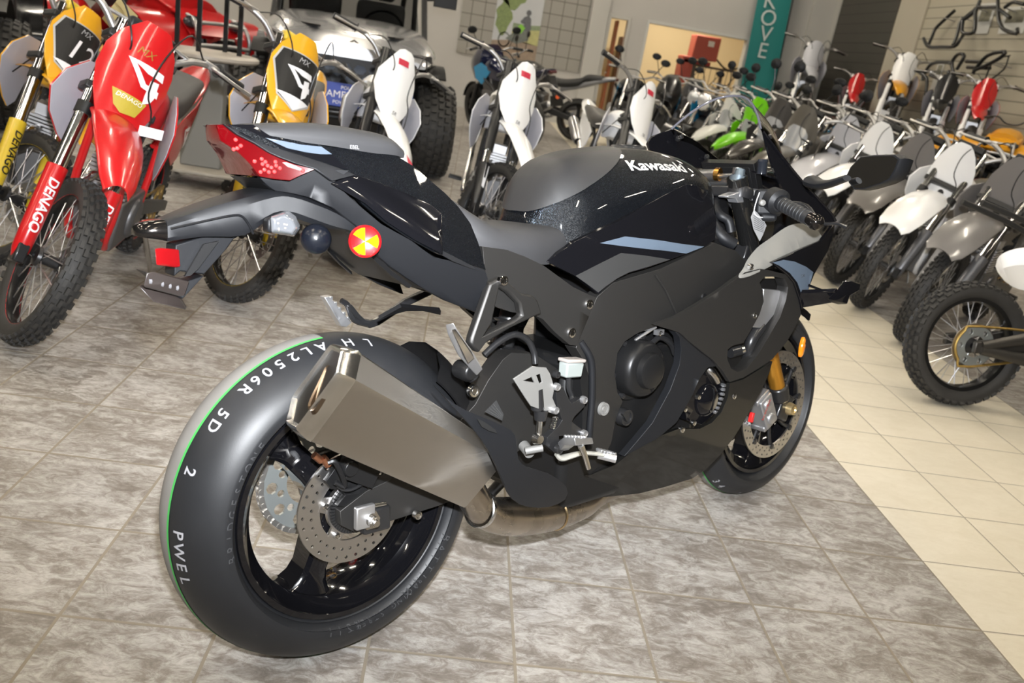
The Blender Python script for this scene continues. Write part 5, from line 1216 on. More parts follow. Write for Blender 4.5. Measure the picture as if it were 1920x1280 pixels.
# ---- front wheel ---------------------------------------------------------------------------
FW, FT = cast_wheel('front_wheel', 1.45, .30, .300, .122, .2175, .047, .066, [math.radians(v) for v in (28, 148, 268)], None)
front_shape = lathe(tyre_profile(.30, .122, .2205, .066, 0), (1.45, 0, .30), (0, 1, 0), 128, True)
tread('34  2', .30, -.032, math.radians(228), .030, .036, chalk, 'chalk_mark', FT, front_shape, 1.45, .30, .066)
band(.30, -.008, -.012, .066, math.radians(200), math.radians(300), greenm, 'green_stripe', FT, 1.45, .30)
band(.30, -.0075, .035, .066, math.radians(200), math.radians(300), mat('mould_dust', None), 'dusty_tread_band', FT, 1.45, .30, off=.0005)
for sgn in (-1, 1):
    fd = P('front_brake_disc', X(disc(1.45, .30, -.078, .165, .128, .005, 34, ((.155, .0034), (.143, .0034), (.134, .003))), sc=(1, -sgn, 1)), mat('disc_steel', None), smooth=30)
    P('disc_carrier', J(lathe([(.045, sgn * .066), (.060, sgn * .066), (.060, sgn * .074), (.045, sgn * .074)], (1.45, 0, .30), (0, 1, 0), 40, True), *[tube([(1.45 + r * math.cos(a + b), sgn * .074, .30 + r * math.sin(a + b)) for r, b in ((.052, -.25), (.095, -.05), (.132, .06))], .006, 8) for a in (2 * PI * i / 8 for i in range(8))], *[lathe([(0, .004), (.009, .003), (.010, -.004)], (1.45 + .133 * math.cos(a), sgn * .080, .30 + .133 * math.sin(a)), (0, sgn, 0), 14) for a in (2 * PI * i / 8 + .06 for i in range(8))]), blackmetal, fd)
fc = P('front_caliper', X(J(box(-.052, .05, -.028, .022, -.026, .030), *[lathe([(0, .036), (.017, .034), (.019, .02)], (x, 0, 0), (0, -1, 0), 20) for x in (-.026, .024)], box(-.058, -.04, -.02, .03, -.03, .034), box(.04, .058, -.02, .03, -.03, .034)), (1.345, -.100, .305), (0, 1.05, 0)), mat('caliper_grey', (.40, .40, .41), .35, .8), bev=.004)
P('red_lettering', put(font('brembo', .020), (1.3035,-0.142,0.3222), Vector((.25, -.12, 1)), Vector((-.9, -.1, .25))), mat('red_paint', (.55, .02, .02), .4), fc, smooth=0)
P('red_pad', box(-.004, .004, -.004, .004, -.012, .012) if False else X(box(-.005, .005, -.006, .006, -.014, .014), (1.2584,-0.125,0.3031), (0, .2, 0)), mat('red_paint', None), fc, bev=.001)
fm = []
for yy, rr in ((-.074, .285), (-.070, .306), (-.045, .318), (0, .324), (.045, .318), (.070, .306), (.074, .285)):
    fm.append([(1.45 + rr * math.cos(a), yy, .30 + rr * math.sin(a)) for a in (math.radians(178 - 120 * i / 20) for i in range(21))])
fs1 = loft(fm, False, False)
P('front_mudguard', J(fs1, ([(1.45 + (v[0] - 1.45) * 1.008, v[1] * 1.03, .30 + (v[2] - .30) * 1.008) for v in fs1[0]], [tuple(reversed(f)) for f in fs1[1]]),
  flatp([(1.36, -.076, .50), (1.44, -.076, .585), (1.50, -.076, .60), (1.46, -.076, .46), (1.40, -.076, .40)], (0, .004, 0)), flatp([(1.36, .076, .50), (1.44, .076, .585), (1.50, .076, .60), (1.46, .076, .46), (1.40, .076, .40)], (0, -.004, 0))), gloss, smooth=50)
AR = P('amber_reflector', X(lathe([(0, .006), (.016, .005), (.020, .001), (.020, -.006)], (0, 0, 0), (0, -1, 0), 28), (1.4915,-0.125,0.4813), (0, .15, .15), (.62, 1, 1.5)), amberlens, smooth=50)
# ================================================================ dirt bikes: one model built with its parts, then copied
STEER = {}      # front-end parts, which turn with the bars
RED = mat('red_plastic', (.50, .010, .012), .28, 0, .5, .08)
YEL = mat('yellow_plastic', (.72, .36, .012), .3, 0, .5, .08)
WHT = mat('white_plastic', (.86, .86, .86), .3, 0, .4, .1)
GRY = mat('grey_plastic', (.17, .16, .155), .32, 0, .4, .1)
BRN = mat('bronze_grey_plastic', (.105, .095, .080), .3, 0, .5, .08)
GRN = mat('lime_plastic', (.18, .62, .008), .3, 0, .4, .1)
LIN = mat('liner_plastic', (.50, .50, .56), .45)
BLK = mat('black_bodywork', (.012, .012, .013), .3, 0, .5, .1)
tyreb = mat('knobby_rubber', (.030, .0285, .0265), .62, var=.3, vscale=14)
rimb = mat('rim_black', (.014, .014, .014), .3, .4)
spokem = mat('spoke_steel', (.45, .45, .46), .3, .9)
tubem = mat('stanchion_chrome', (.72, .71, .70), .12, 1.0)
framem = mat('frame_tube', (.03, .03, .03), .35, .3, .4)
cablem = mat('black_cable', (.012, .012, .012), .4)
golddec = mat('gold_decal', (.36, .22, .05), .4, .4)

def knobby(cx, R, W, rows=5, n=42, kh=.011, z0=None):
    z0 = R if z0 is None else z0
    hw = W / 2
    rb = R - kh
    pr = [(rb - .055, -hw * .62), (rb - .045, -hw * .86), (rb - .026, -hw), (rb - .010, -hw * .93), (rb - .002, -hw * .5), (rb, 0), (rb - .002, hw * .5), (rb - .010, hw * .93), (rb - .026, hw), (rb - .045, hw * .86), (rb - .055, hw * .62), (rb - .058, 0)]
    S = [lathe(pr, (cx, 0, z0), (0, 1, 0), 56, True)]
    kw = W / rows
    for i in range(n):
        for k in range(rows):
            f = (k - (rows - 1) / 2) / ((rows - 1) / 2)
            a = 2 * PI * (i + .5 * (k % 2)) / n
            y = f * (hw - kw * .42)
            r = rb - .010 * f * f
            l = PI * R / n * .56
            M = Matrix.Translation((cx, 0, z0)) @ Matrix.Rotation(-a, 4, 'Y') @ Matrix.Translation((r, y, 0)) @ Matrix.Rotation(f * .55, 4, 'Z')
            S.append(X(box(-.005, kh, -kw * .36, kw * .36, -l, l), m=M))
    return J(*S)

def spokes(cx, R, hub, n=28, z0=None, w_=.030):
    z0 = R if z0 is None else z0
    S = []
    for i in range(n):
        a = 2 * PI * i / n
        b = a + (.42 if (i // 2) % 2 else -.42)
        y = w_ if i % 2 else -w_
        S.append(cyl((cx + hub * math.cos(b), y, z0 + hub * math.sin(b)), (cx + R * math.cos(a), y * .15, z0 + R * math.sin(a)), .0021, n=4))
    return J(*S)

def rim(cx, R, w_, z0):
    return lathe([(R, -w_), (R - .016, -w_ * .9), (R - .022, -w_ * .35), (R - .022, w_ * .35), (R - .016, w_ * .9), (R, w_), (R - .004, w_ * .5), (R - .010, 0), (R - .004, -w_ * .5)], (cx, 0, z0), (0, 1, 0), 56, True)

def wheel_parts(name, t, cx, R, W, rm, sp, detail, tm=None, rows=5, n=42, stripe=None):
    rr = R - .060 - (.012 if W > .085 else 0)
    w = mk(name, rim(cx, rr + .006, W * .30, R), rm, t, smooth=40)
    parts = [w, mk('tyre', knobby(cx, R, W, rows, n), tm or tyreb, w, smooth=35), mk('spokes', spokes(cx, rr - .014, .030, 32 if detail else 24, R), sp, w),
             mk('hub', lathe([(.012, -.05), (.030, -.045), (.034, -.034), (.020, -.026), (.020, .026), (.034, .034), (.030, .045), (.012, .05)], (cx, 0, R), (0, 1, 0), 20, True), darkmetal, w),
             mk('brake_disc', disc(cx, R, .052, .095, .055, .003, 12, ((.078, .007),), seg=36), mat('disc_steel', None), w, smooth=30)]
    if stripe:
        mk('rim_stripe', J(*[lathe([(rr + .003, sg * W * .315), (rr - .006, sg * W * .318), (rr - .006, sg * W * .30)], (cx, 0, R), (0, 1, 0), 48) for sg in (-1, 1)]), stripe, w)
    return w

def fork_pt(L, y=0, fwd=0.0):
    """point on the fork axis, L metres up from the front axle; fwd = ahead of it"""
    return (1.23 - .454 * L + .891 * fwd, y, .30 + .891 * L + .454 * fwd)

def sheet(rows, th, m=None):
    return skin(rows, th)

def plate_rows(shape, v0=.70, fwd=.075, bulge=.05, lean=0.0):
    """number plate / lamp mask: shape is a list of (v, half width) up the fork"""
    R = []
    for v, hw in shape:
        row = []
        for i in range(9):
            y = hw * (-1 + i / 4)
            row.append(fork_pt(v0 + v, y, fwd + lean * v - bulge * (y / .12) ** 2))
        R.append(row)
    return R

def fender_rows(line, arch=.028):
    R = []
    for x, z, hw in line:
        R.append([(x, hw * u, z - arch * abs(u) ** 2.4) for u in (-1, -.92, -.6, -.25, 0, .25, .6, .92, 1)])
    return R

def make_dirt(kind):
    t = thing('dirt_bike', 'x', 'dirt bike')
    fr = []
    A = lambda o: (fr.append(o), o)[1]
    fk = kind
    sp_ = mat('rim_stripe_yellow', (.60, .42, .02), .35) if kind == 'moto' else None
    A(wheel_parts('front_wheel', t, 1.23, .30, .075, rimb, spokem, True, stripe=sp_))
    wheel_parts('rear_wheel', t, 0, .265, .095, rimb, spokem, True, stripe=sp_)
    usd = kind == 'enduro'
    for s in (-1, 1):
        lg = A(mk('fork_leg', cyl(fork_pt(.24 if not usd else -.0, s * .092), fork_pt(.86, s * .092), .0235 if not usd else .021, n=20), tubem if not usd else tubem, t, smooth=60))
        if usd:
            mk('fork_upper', cyl(fork_pt(.34, s * .092), fork_pt(.88, s * .092), .029, n=20), BLK, lg, smooth=60)
        mk('fork_guard', J(tube([fork_pt(-.03, s * .092, -.004), fork_pt(.0, s * .092), fork_pt(.08, s * .093, .004), fork_pt(.30 if not usd else .26, s * .094, .004)], [.018, .028, .031, .034], 18)), YEL if not usd else BLK, lg, smooth=60)
        mk('axle_lug', X(box(-.03, .03, -.018, .018, -.035, .03), fork_pt(-.01, s * .092), (0, -.47, 0)), blackmetal, lg, bev=.006)
        if not usd: mk('clamp_band', cyl(fork_pt(.50, s * .092), fork_pt(.54, s * .092), .0285, n=18), plastic2, lg)
    A(mk('triple_clamp', J(*[X(box(-.045, .03, -.125, .125, -.014, .014), fork_pt(L, 0, -.01), (0, -.47, 0)) for L in (.60, .80)], cyl(fork_pt(.56, 0, -.045), fork_pt(.84, 0, -.045), .022)), mat('clamp_black', (.03, .03, .03), .4, .4), t, bev=.005))
    hbz = 0.0
    hb = A(mk('handlebar', tube([(.745, -.395, 1.085), (.795, -.26, 1.095), (.830, -.17, 1.075), (.855, -.085, 1.015), (.857, 0, 1.012), (.855, .085, 1.015), (.830, .17, 1.075), (.795, .26, 1.095), (.745, .395, 1.085)], .0125, 12, 4), mat('bar_alu', (.42, .415, .41), .38, .9), t, smooth=60))
    mk('crossbar', tube([(.832, -.165, 1.072), (.838, 0, 1.082), (.832, .165, 1.072)], .007, 8, 3), mat('bar_alu', None), hb)
    mk('bar_pad', X(box(-.026, .026, -.085, .085, -.022, .022), (.842, 0, 1.078), (0, -.3, 0)), plastic2, hb, bev=.012, seg=3)
    for s in (-1, 1):
        g0, g1 = (.790, s * .275, 1.0945), (.745, s * .400, 1.0855)
        mk('grip', J(cyl(g0, g1, .0175, n=14), lathe([(.014, 0), (.026, 0), (.026, .005), (.014, .005)], g0, Vector(g1) - Vector(g0), 16)), rubber, hb)
        mk('lever', tube([(.80, s * .235, 1.095), (.835, s * .27, 1.095), (.835, s * .34, 1.090), (.812, s * .42, 1.085)], [.010, .007, .006, .0075], 8, 3), mat('lever_alu', (.50, .49, .48), .35, .9), hb)
        mk('lever_perch', X(box(-.016, .016, -.02, .02, -.012, .012), (.803, s * .232, 1.095)), mat('lever_alu', None), hb, bev=.003)
    mk('bar_mount', J(*[X(box(-.02, .02, -.016, .016, -.03, .018), (.86, s * .045, 1.01)) for s in (-1, 1)]), blackmetal, hb, bev=.004)
    for i, pts_ in enumerate(([(.80, -.22, 1.09), (.86, -.14, 1.13), (.95, -.07, 1.04), (.90, -.05, .95), (.80, -.06, .70)], [(.80, .22, 1.09), (.90, .10, 1.16), (1.02, .03, 1.06), (1.045, .035, .93), (1.05, .10, .80), (1.19, .085, .34)])):
        A(mk('cable', tube(pts_, .0032, 6, 5), cablem, t))
    # bodywork
    if kind == 'moto':
        A(mk('number_plate', skin(plate_rows([(-.205, .066), (-.16, .085), (-.10, .108), (-.02, .125), (.06, .122), (.12, .10), (.155, .070), (.185, .045)]), .004), YEL, t, smooth=50, bev=.0015))
        A(mk('front_fender', skin([cr(r, 1) for r in fender_rows([(.78, .765, .060), (.88, .80, .074), (.97, .815, .082), (1.08, .815, .088), (1.18, .793, .086), (1.28, .762, .076), (1.37, .722, .060), (1.42, .695, .040)], .034)], .004), YEL, t, smooth=50))
    elif kind == 'klx':
        A(mk('number_plate', skin(plate_rows([(-.195, .078), (-.180, .105), (-.12, .130), (-.05, .136), (.02, .120), (.075, .085), (.10, .058), (.115, .03)], bulge=.035, lean=.8), .004), WHT, t, smooth=50, bev=.0015))
        A(mk('front_fender', skin(fender_rows([(.74, .745, .065), (.88, .778, .084), (1.00, .785, .096), (1.14, .765, .106), (1.28, .725, .112), (1.40, .672, .110), (1.49, .622, .096), (1.53, .598, .070)], .030), .004), WHT, t, smooth=50))
    elif kind == 'enduro':
        A(mk('number_plate', skin(plate_rows([(-.195, .040), (-.185, .062), (-.12, .104), (-.03, .130), (.05, .126), (.12, .090), (.19, .050), (.205, .022)], bulge=.04), .004), WHT, t, smooth=50, bev=.0015))
        A(mk('front_fender', skin(fender_rows([(.72, .760, .075), (.86, .800, .080), (.97, .810, .080), (1.08, .80, .084), (1.20, .765, .080), (1.33, .705, .066), (1.43, .645, .048), (1.49, .605, .026)], .03), .004), WHT, t, smooth=50))
    elif kind == 'dual':
        A(mk('headlight_cowl', skin(plate_rows([(-.195, .085), (-.165, .112), (-.095, .138), (-.02, .142), (.05, .122), (.10, .090), (.13, .055)], bulge=.075, fwd=.11, lean=.6), .01), WHT, t, smooth=50, bev=.003))
        A(mk('headlight', skin(plate_rows([(-.175, .062), (-.145, .092), (-.085, .102), (-.035, .084), (-.015, .055)], bulge=.075, fwd=.117, lean=.6), .006), mat('lamp_lens', (.72, .74, .76), .10, .5, 1, .02), t, smooth=50))
        A(mk('front_fender', skin(fender_rows([(.74, .745, .060), (.88, .778, .074), (1.00, .785, .080), (1.14, .765, .084), (1.28, .735, .080), (1.40, .690, .066), (1.50, .640, .045), (1.545, .615, .02)], .03), .004), WHT, t, smooth=50))
        for s in (-1, 1):
            ms = A(mk('mirror_stalk', tube([(.80, s * .23, 1.10), (.79, s * .25, 1.20), (.80, s * .29, 1.30)], .006, 8, 3), blackmetal, t))
            mk('mirror_head', lathe([(0, .012), (.030, .010), (.046, .0), (.046, -.012), (.0, -.014)], (.80, s * .30, 1.335), (1, -s * .2, 0), 20), plastic, ms)
            mk('indicator', X(lathe([(0, .02), (.014, .016), (.020, 0), (.014, -.02)], (0, 0, 0), (1, 0, 0), 12), (1.06, s * .165, .88)), plastic2, A(mk('indicator_stalk', cyl((1.02, s * .07, .88), (1.055, s * .155, .88), .006), plastic2, t)))
    mk('fuel_tank', body([(.50, [(0, .80), (.06, .80), (.085, .77), (.08, .72)]), (.60, [(0, .875), (.07, .868), (.10, .82), (.095, .72)]), (.70, [(0, .905), (.07, .895), (.11, .83), (.11, .70)]), (.79, [(0, .895), (.055, .885), (.085, .83), (.09, .72)]), (.82, [(0, .87), (.045, .86), (.07, .82), (.07, .75)])], 3, 3), YEL, t, smooth=60)
    mk('fuel_cap', lathe([(0, .03), (.022, .03), (.026, .02), (.026, 0)], (.70, 0, .90), (0, 0, 1), 20), plastic2, t)
    mk('seat', body([(-.16, [(0, .865), (.06, .86), (.075, .84), (.07, .82)]), (.05, [(0, .858), (.075, .853), (.095, .82), (.09, .78)]), (.25, [(0, .835), (.085, .83), (.105, .79), (.10, .75)]), (.42, [(0, .830), (.08, .825), (.10, .785), (.098, .73)]), (.56, [(0, .86), (.065, .855), (.085, .82), (.09, .75)]), (.64, [(0, .895), (.045, .890), (.06, .86), (.06, .82)])], 3, 3), mat('seat_grey', (.055, .055, .055), .6), t, smooth=60)
    mk('rear_fender', skin(fender_rows([(-.42, .90, .045), (-.33, .885, .066), (-.18, .85, .085), (0, .815, .090), (.10, .79, .085)], .03), .004), YEL, t, smooth=50)
    for s in (-1, 1):
        o = [(.58, s * .112, .82), (.70, s * .128, .885), (.82, s * .155, .905), (.925, s * .198, .865), (.965, s * .210, .80), (.935, s * .203, .71), (.86, s * .186, .62), (.80, s * .165, .575), (.755, s * .145, .60), (.735, s * .138, .68), (.68, s * .125, .74)]
        sh_ = mk('radiator_shroud', panel(o, th=.004, step=.04), YEL, t, smooth=50)
        mk('shroud_liner', panel(o, th=.002, step=.04, dy=-s * .0055), LIN, sh_, smooth=50)
        o = [(-.10, s * .095, .80), (.10, s * .112, .775), (.30, s * .116, .745), (.42, s * .112, .70), (.40, s * .118, .60), (.31, s * .122, .535), (.22, s * .122, .555), (.12, s * .118, .64), (-.02, s * .105, .73)]
        mk('side_panel', panel(o, th=.004, step=.05), YEL, t, smooth=50)
        mk('foot_peg', J(X(box(-.025, .025, -.045, .045, -.008, .008), (.40, s * .19, .315)), *[X(box(-.004, .004, -.042, .042, .008, .016), (.385 + .015 * i, s * .19, .315)) for i in range(3)]), blackmetal, t, bev=.002)
    fp_ = [(.93, .85), (.90, .70), (.86, .45), (.78, .25), (.50, .22), (.42, .30), (.43, .60), (.50, .76), (.88, .90)]
    mk('frame', J(*[tube([(x, s * (.03 + .055 * (1 - abs(z - .5) / .6 if abs(z - .5) < .6 else 0)), z) for x, z in fp_], .015, 10, 3) for s in (-1, 1)], *[tube([(.46, s * .06, .62), (.20, s * .07, .76), (-.12, s * .06, .84)], .012, 8, 3) for s in (-1, 1)]), framem, t, smooth=60)
    mk('engine', J(X(box(-.17, .17, -.085, .085, -.10, .10), (.60, 0, .33)), lathe([(.0, .105), (.075, .105), (.085, .09), (.085, -.09), (.075, -.105), (0, -.105)], (.55, 0, .33), (0, 1, 0), 28), lathe([(0, .115), (.05, .115), (.06, .10), (.06, 0)], (.68, 0, .33), (0, -1, 0), 24)), mat('engine_grey', (.16, .16, .165), .4, .7), t, bev=.012)
    mk('cylinder', J(*[X(box(-.065, .065, -.075, .075, -.005, .005), (.665 + .012 * i / 3, 0, .44 + .0165 * i)) for i in range(9)], X(box(-.052, .052, -.058, .058, 0, .16), (.67, 0, .43)), X(box(-.055, .055, -.06, .06, .15, .20), (.68, 0, .43))), alu, t, bev=.001)
    mk('exhaust_pipe', tube([(.73, -.02, .52), (.83, -.05, .50), (.86, -.09, .38), (.78, -.13, .30), (.60, -.13, .36), (.40, -.13, .52), (.25, -.13, .60)], .018, 12, 4), steel, t, smooth=60)
    mk('silencer', lathe([(.012, .22), (.036, .20), (.042, .16), (.042, -.14), (.028, -.20)], (.06, -.135, .655), (-.94, 0, .30), 20), mat('silencer_alu', (.45, .45, .46), .3, .9), t, smooth=40)
    mk('swingarm', J(*[loft([[(.46, s * .05 - .016, .30), (.46, s * .05 + .016, .30), (.46, s * .05 + .016, .38), (.46, s * .05 - .016, .38)], [(-.03, s * .095 - .012, .24), (-.03, s * .095 + .012, .24), (-.03, s * .095 + .012, .29), (-.03, s * .095 - .012, .29)]]) for s in (-1, 1)]), mat('swingarm_metal', (.10, .10, .10), .4, .6), t, bev=.006)
    mk('sprocket', disc(0, .265, .062, .085, .045, .005, 6, ((.066, .012),), seg=48), golddec, t, smooth=30)
    mk('drive_chain', J(tube([(.50, .062, .365), (.0, .062, .350), (-.06, .062, .325), (-.087, .062, .265), (-.06, .062, .205), (0, .062, .18), (.50, .062, .295)], .0055, 6, 3)), mat('chain_gold', (.40, .27, .08), .4, .8), t)
    mk('kick_stand', tube([(.42, .10, .30), (.40, .16, .16), (.385, .235, -.02)], .011, 8, 2), steel, t)
    STEER[t.name] = {o.name for o in fr}
    return t, fr

AX0, AXD = Vector((.94, 0, .835)), Vector((-.454, 0, .891))
def steer_m(d):
    return Matrix.Translation(AX0) @ Matrix.Rotation(d, 4, AXD) @ Matrix.Translation(-AX0)

PROTO = {}
def bike(kind, label, contact, head, lean=.14, steer=0.0, sc=1.0, mats=None, group=None, cat='dirt bike', skip=(), name=None, front=True, flip=False):
    """copy a model and its parts; contact is where the front (or rear) tyre meets the floor, head the heading in degrees"""
    global PROTO
    fresh = kind not in PROTO
    if fresh:
        PROTO[kind] = make_dirt(kind)
        PROTO[kind] += (list(PROTO[kind][0].children),)
    src, frs, kids = PROTO[kind]
    if fresh: t = src
    else:
        t = src.copy()
        COL.objects.link(t)
    h = math.radians(head)
    Rz = Matrix.Rotation(h, 4, 'Z') @ Matrix.Rotation(-lean, 4, 'X')
    f = Rz @ Vector(((1.23 if front else 0) * sc, 0, 0))
    t.matrix_world = Matrix.Translation((contact[0] - f.x, contact[1] - f.y, 0.002)) @ Rz @ Matrix.Scale(sc, 4) @ (Matrix.Scale(-1, 4, (0, 1, 0)) if flip else Matrix.Identity(4))
    t['label'] = label; t['category'] = cat
    if group: t['group'] = group
    if name: t.name = name
    S = steer_m(steer)
    def dress(o):
        m0 = o.data.materials[0]
        r = (mats or {}).get(o.name.split('.')[0]) or (mats or {}).get(m0.name)
        if r is not None or o.material_slots[0].link == 'OBJECT':
            o.material_slots[0].link = 'OBJECT'
            o.material_slots[0].material = r or m0
    for ch in kids:
        if ch.name.startswith(skip or '~'): continue
        if fresh: c = ch
        else:
            c = ch.copy(); COL.objects.link(c); c.parent = t
            for g_ in ch.children:
                d_ = g_.copy(); COL.objects.link(d_); d_.parent = c
        if ch.name in STEER[src.name] or (fresh and c in frs): c.matrix_basis = S
        for q in (c, *c.children): dress(q)
    return t

def on_plate(t, s, m, name, v=0.0, y=0.0, fwd=.082, tilt=0.0, steer=0.0, bulge=.05, shape=None, parent=None):
    """mark laid on the number plate of a bike"""
    o = Vector(fork_pt(.70 + v, y, fwd - bulge * (y / .12) ** 2))
    u = Vector((math.sin(0), 1, 0)); u = Vector((0, 1, 0)); vv = Vector((-.454, 0, .891))
    c, s_ = math.cos(tilt), math.sin(tilt)
    sh_ = put(subdiv(s, .03), o, u * c + vv * s_, vv * c - u * s_)
    V = []
    for p in sh_[0]:
        V.append((p[0] - .891 * bulge * ((p[1] / .12) ** 2 - (y / .12) ** 2), p[1], p[2] - .454 * bulge * ((p[1] / .12) ** 2 - (y / .12) ** 2)))
    ob = mk(name, (V, sh_[1]), m, t, smooth=0)
    ob.matrix_basis = steer_m(steer)
    return ob

def poly(P_):
    V, F = cdt(P_, (), .03)
    a, b, c = [Vector((*V[i], 0)) for i in F[0]]
    if (b - a).cross(c - a).z < 0: F = [tuple(reversed(f)) for f in F]
    return [(x, y, 0) for x, y in V], F

def four(h):      # angular racing numeral 4
    q = lambda L: poly([(x * h, y * h) for x, y in L])
    return J(q([(-.50, .36), (.40, .40), (.44, .22), (.02, .20), (-.30, .30)]), q([(-.50, .36), (-.30, .30), (.06, -.04), (.10, -.12), (-.02, -.16)]), q([(.06, -.04), (.44, -.02), (.46, -.18), (-.02, -.16)]), q([(.14, .10), (.36, .16), (.38, -.0), (.40, -.18), (.34, -.36), (.16, -.50), (.14, -.3)]))

def leg_text(t, txt, m, y, steer, size=.045, L=.16):
    """lettering running down the front of a fork guard"""
    s = subdiv(font(txt, size, shear=.15, bold=.02), .02)
    o, d = Vector(fork_pt(L, y)), Vector((.454, 0, -.891))
    fw = Vector((.891, 0, .454))
    V = []
    for p in s[0]:
        a = p[1] / .033
        rad = .0315 + .003 * 0 + .002
        rad = .0305 + (L - .08 + -p[0] - 0) * .0 + .004
        V.append(tuple(o + d * p[0] + fw * (.004 + rad * math.cos(a)) + Vector((0, 1, 0)) * (rad * math.sin(a))))
    ob = mk('guard_lettering', (V, s[1]), m, t, smooth=0)
    ob.matrix_basis = steer_m(steer)
    return ob

# --- the four racers on the left -----------------------------------------------------------
wt = mat('white_print', (.78, .78, .80), .4)
bkd = mat('black_print', (.012, .012, .012), .35)
redm = {'yellow_plastic': RED, 'frame': RED, 'shroud_liner': LIN, 'fork_guard': RED, 'rim_stripe': RED}
st = .52
rb = bike('moto', 'red dirt bike with a white number 4 on its front plate', (-1.63, 1.02), 276, .27, st, .985, redm)
for s, m_, n_, k in ((four(.15), wt, 'plate_number', dict(v=-.015, y=.02)), (font('MX', .04, shear=.3), golddec, 'plate_lettering', dict(v=.075, y=-.01)), (poly([(-.062, .032), (.062, .032), (.040, -.030), (-.012, -.04), (-.040, -.022)]), mat('olive_decal', (.42, .33, .04), .4), 'plate_badge', dict(v=-.115, y=.0)), (font('DENAGO', .022, shear=.2), wt, 'plate_brand', dict(v=-.098, y=.0, fwd=.0835))):
    on_plate(rb, s, m_, n_, steer=st, **k)
mk('side_number', put(four(.11), (.20, .1245, .655), (-1, 0, 0), (0, 0, 1)), wt, rb, smooth=0)
for y in (-.094, .094): leg_text(rb, 'DENAGO', wt, y, st)
tg = mk('price_tag', box(-.001, .001, -.04, .04, -.018, .018), paper, rb)
tg.matrix_basis = steer_m(st) @ Matrix.Translation(fork_pt(.53, .10, .10)) @ Matrix.Rotation(.3, 4, 'X')
yelm = {'seat': mat('seat_grey', None), 'fork_guard': mat('yellow_guard', (.62, .44, .03), .3, 0, .5, .1), 'bar_pad': mat('yellow_guard', None)}
yb = bike('moto', 'yellow dirt bike with number 4 plate, behind the tail light of the black motorcycle', (-1.111, 1.725), 274, .11, .70, .98, yelm, group='yellow racing dirt bikes')
y1 = bike('moto', 'yellow dirt bike with number 12 on its plate, left of the red one', (-2.127, 1.762), 287, .28, .70, .98, yelm, group='yellow racing dirt bikes')
STY = {yb.name: .70, y1.name: .70}
pb = [(-.092, .10), (.088, .10), (.112, .04), (.085, -.09), (.0, -.145), (-.075, -.10), (-.112, .04)]
for t_, num in ((yb, None), (y1, '12')):
    on_plate(t_, poly([(a * 1.06, b * 1.05) for a, b in pb]), mat('plate_silver', (.5, .5, .5), .35, .3), 'plate_edge', v=-.005, steer=STY[t_.name], fwd=.0805)
    on_plate(t_, poly(pb), bkd, 'plate_field', v=-.005, steer=STY[t_.name], fwd=.0815)
    on_plate(t_, poly([(-.088, -.085), (.088, -.085), (.0, -.145)]), wt, 'plate_chin', v=-.006, steer=STY[t_.name], fwd=.0822)
    on_plate(t_, four(.14) if num is None else font(num, .13, shear=.2, sx=1.1), wt, 'plate_number', v=-.02, y=.004, steer=STY[t_.name], fwd=.083)
    on_plate(t_, font('MX', .036, shear=.3), mat('grey_print', (.35, .35, .36), .4), 'plate_lettering', v=.07, steer=STY[t_.name], fwd=.083)
    for y in (-.094, .094): leg_text(t_, 'DENAGO', bkd, y, STY[t_.name])
# --- white enduro bikes beyond the seat and tank -------------------------------------------
enm = {'shroud_liner': LIN, 'seat': BLK, 'fork_leg': BLK if False else None, 'yellow_plastic': WHT, 'frame': mat('frame_tube', None)}
redl = mat('red_decal', (.55, .03, .06), .4)
def enduro(label, c, h, lean, steer, sc):
    t = bike('enduro', label, c, h, lean, steer, sc, enm, 'white enduro bikes')
    on_plate(t, poly([(-.035, .016), (.03, .022), (.035, -.012), (-.03, -.018)]), redl, 'plate_mark', v=.125, y=-.01, steer=steer, fwd=.078, bulge=.04)
    on_plate(t, font('SR', .03, shear=.2), bkd, 'plate_lettering', v=-.16, y=.01, steer=steer, fwd=.077, bulge=.04)
    f = mk('fender_mark', X(poly([(-.05, -.018), (.03, -.012), (.05, .012), (-.01, .014)]), m=Matrix.Translation((1.43, .012, .6475)) @ Matrix.Rotation(.62, 4, 'Y')), redl, t, smooth=0)
    f.matrix_basis = steer_m(steer)
    d = mk('leg_decal', J(*[put(poly([(-.07, -.012), (.06, -.010), (.07, .008), (-.06, .012)]), Vector(fork_pt(.18, y, .036)), (.454, 0, -.891), (0, 1, 0)) for y in (-.092, .092)][:1]), wt, t, smooth=0)
    d.matrix_basis = steer_m(steer)
    return t
e2 = enduro('white enduro bike standing between the pillion seat and the tank of the black motorcycle', (-.117, 2.95), 271, .12, .50, .987)
e1 = enduro('white enduro bike in front of the silver side-by-side, beside its big tyre', (-.80, 2.58), 280, .20, .45, .968)
e3 = enduro('white enduro bike behind the tank top and windscreen of the black motorcycle', (.70, 3.56), 276, .17, .62, 1.0)
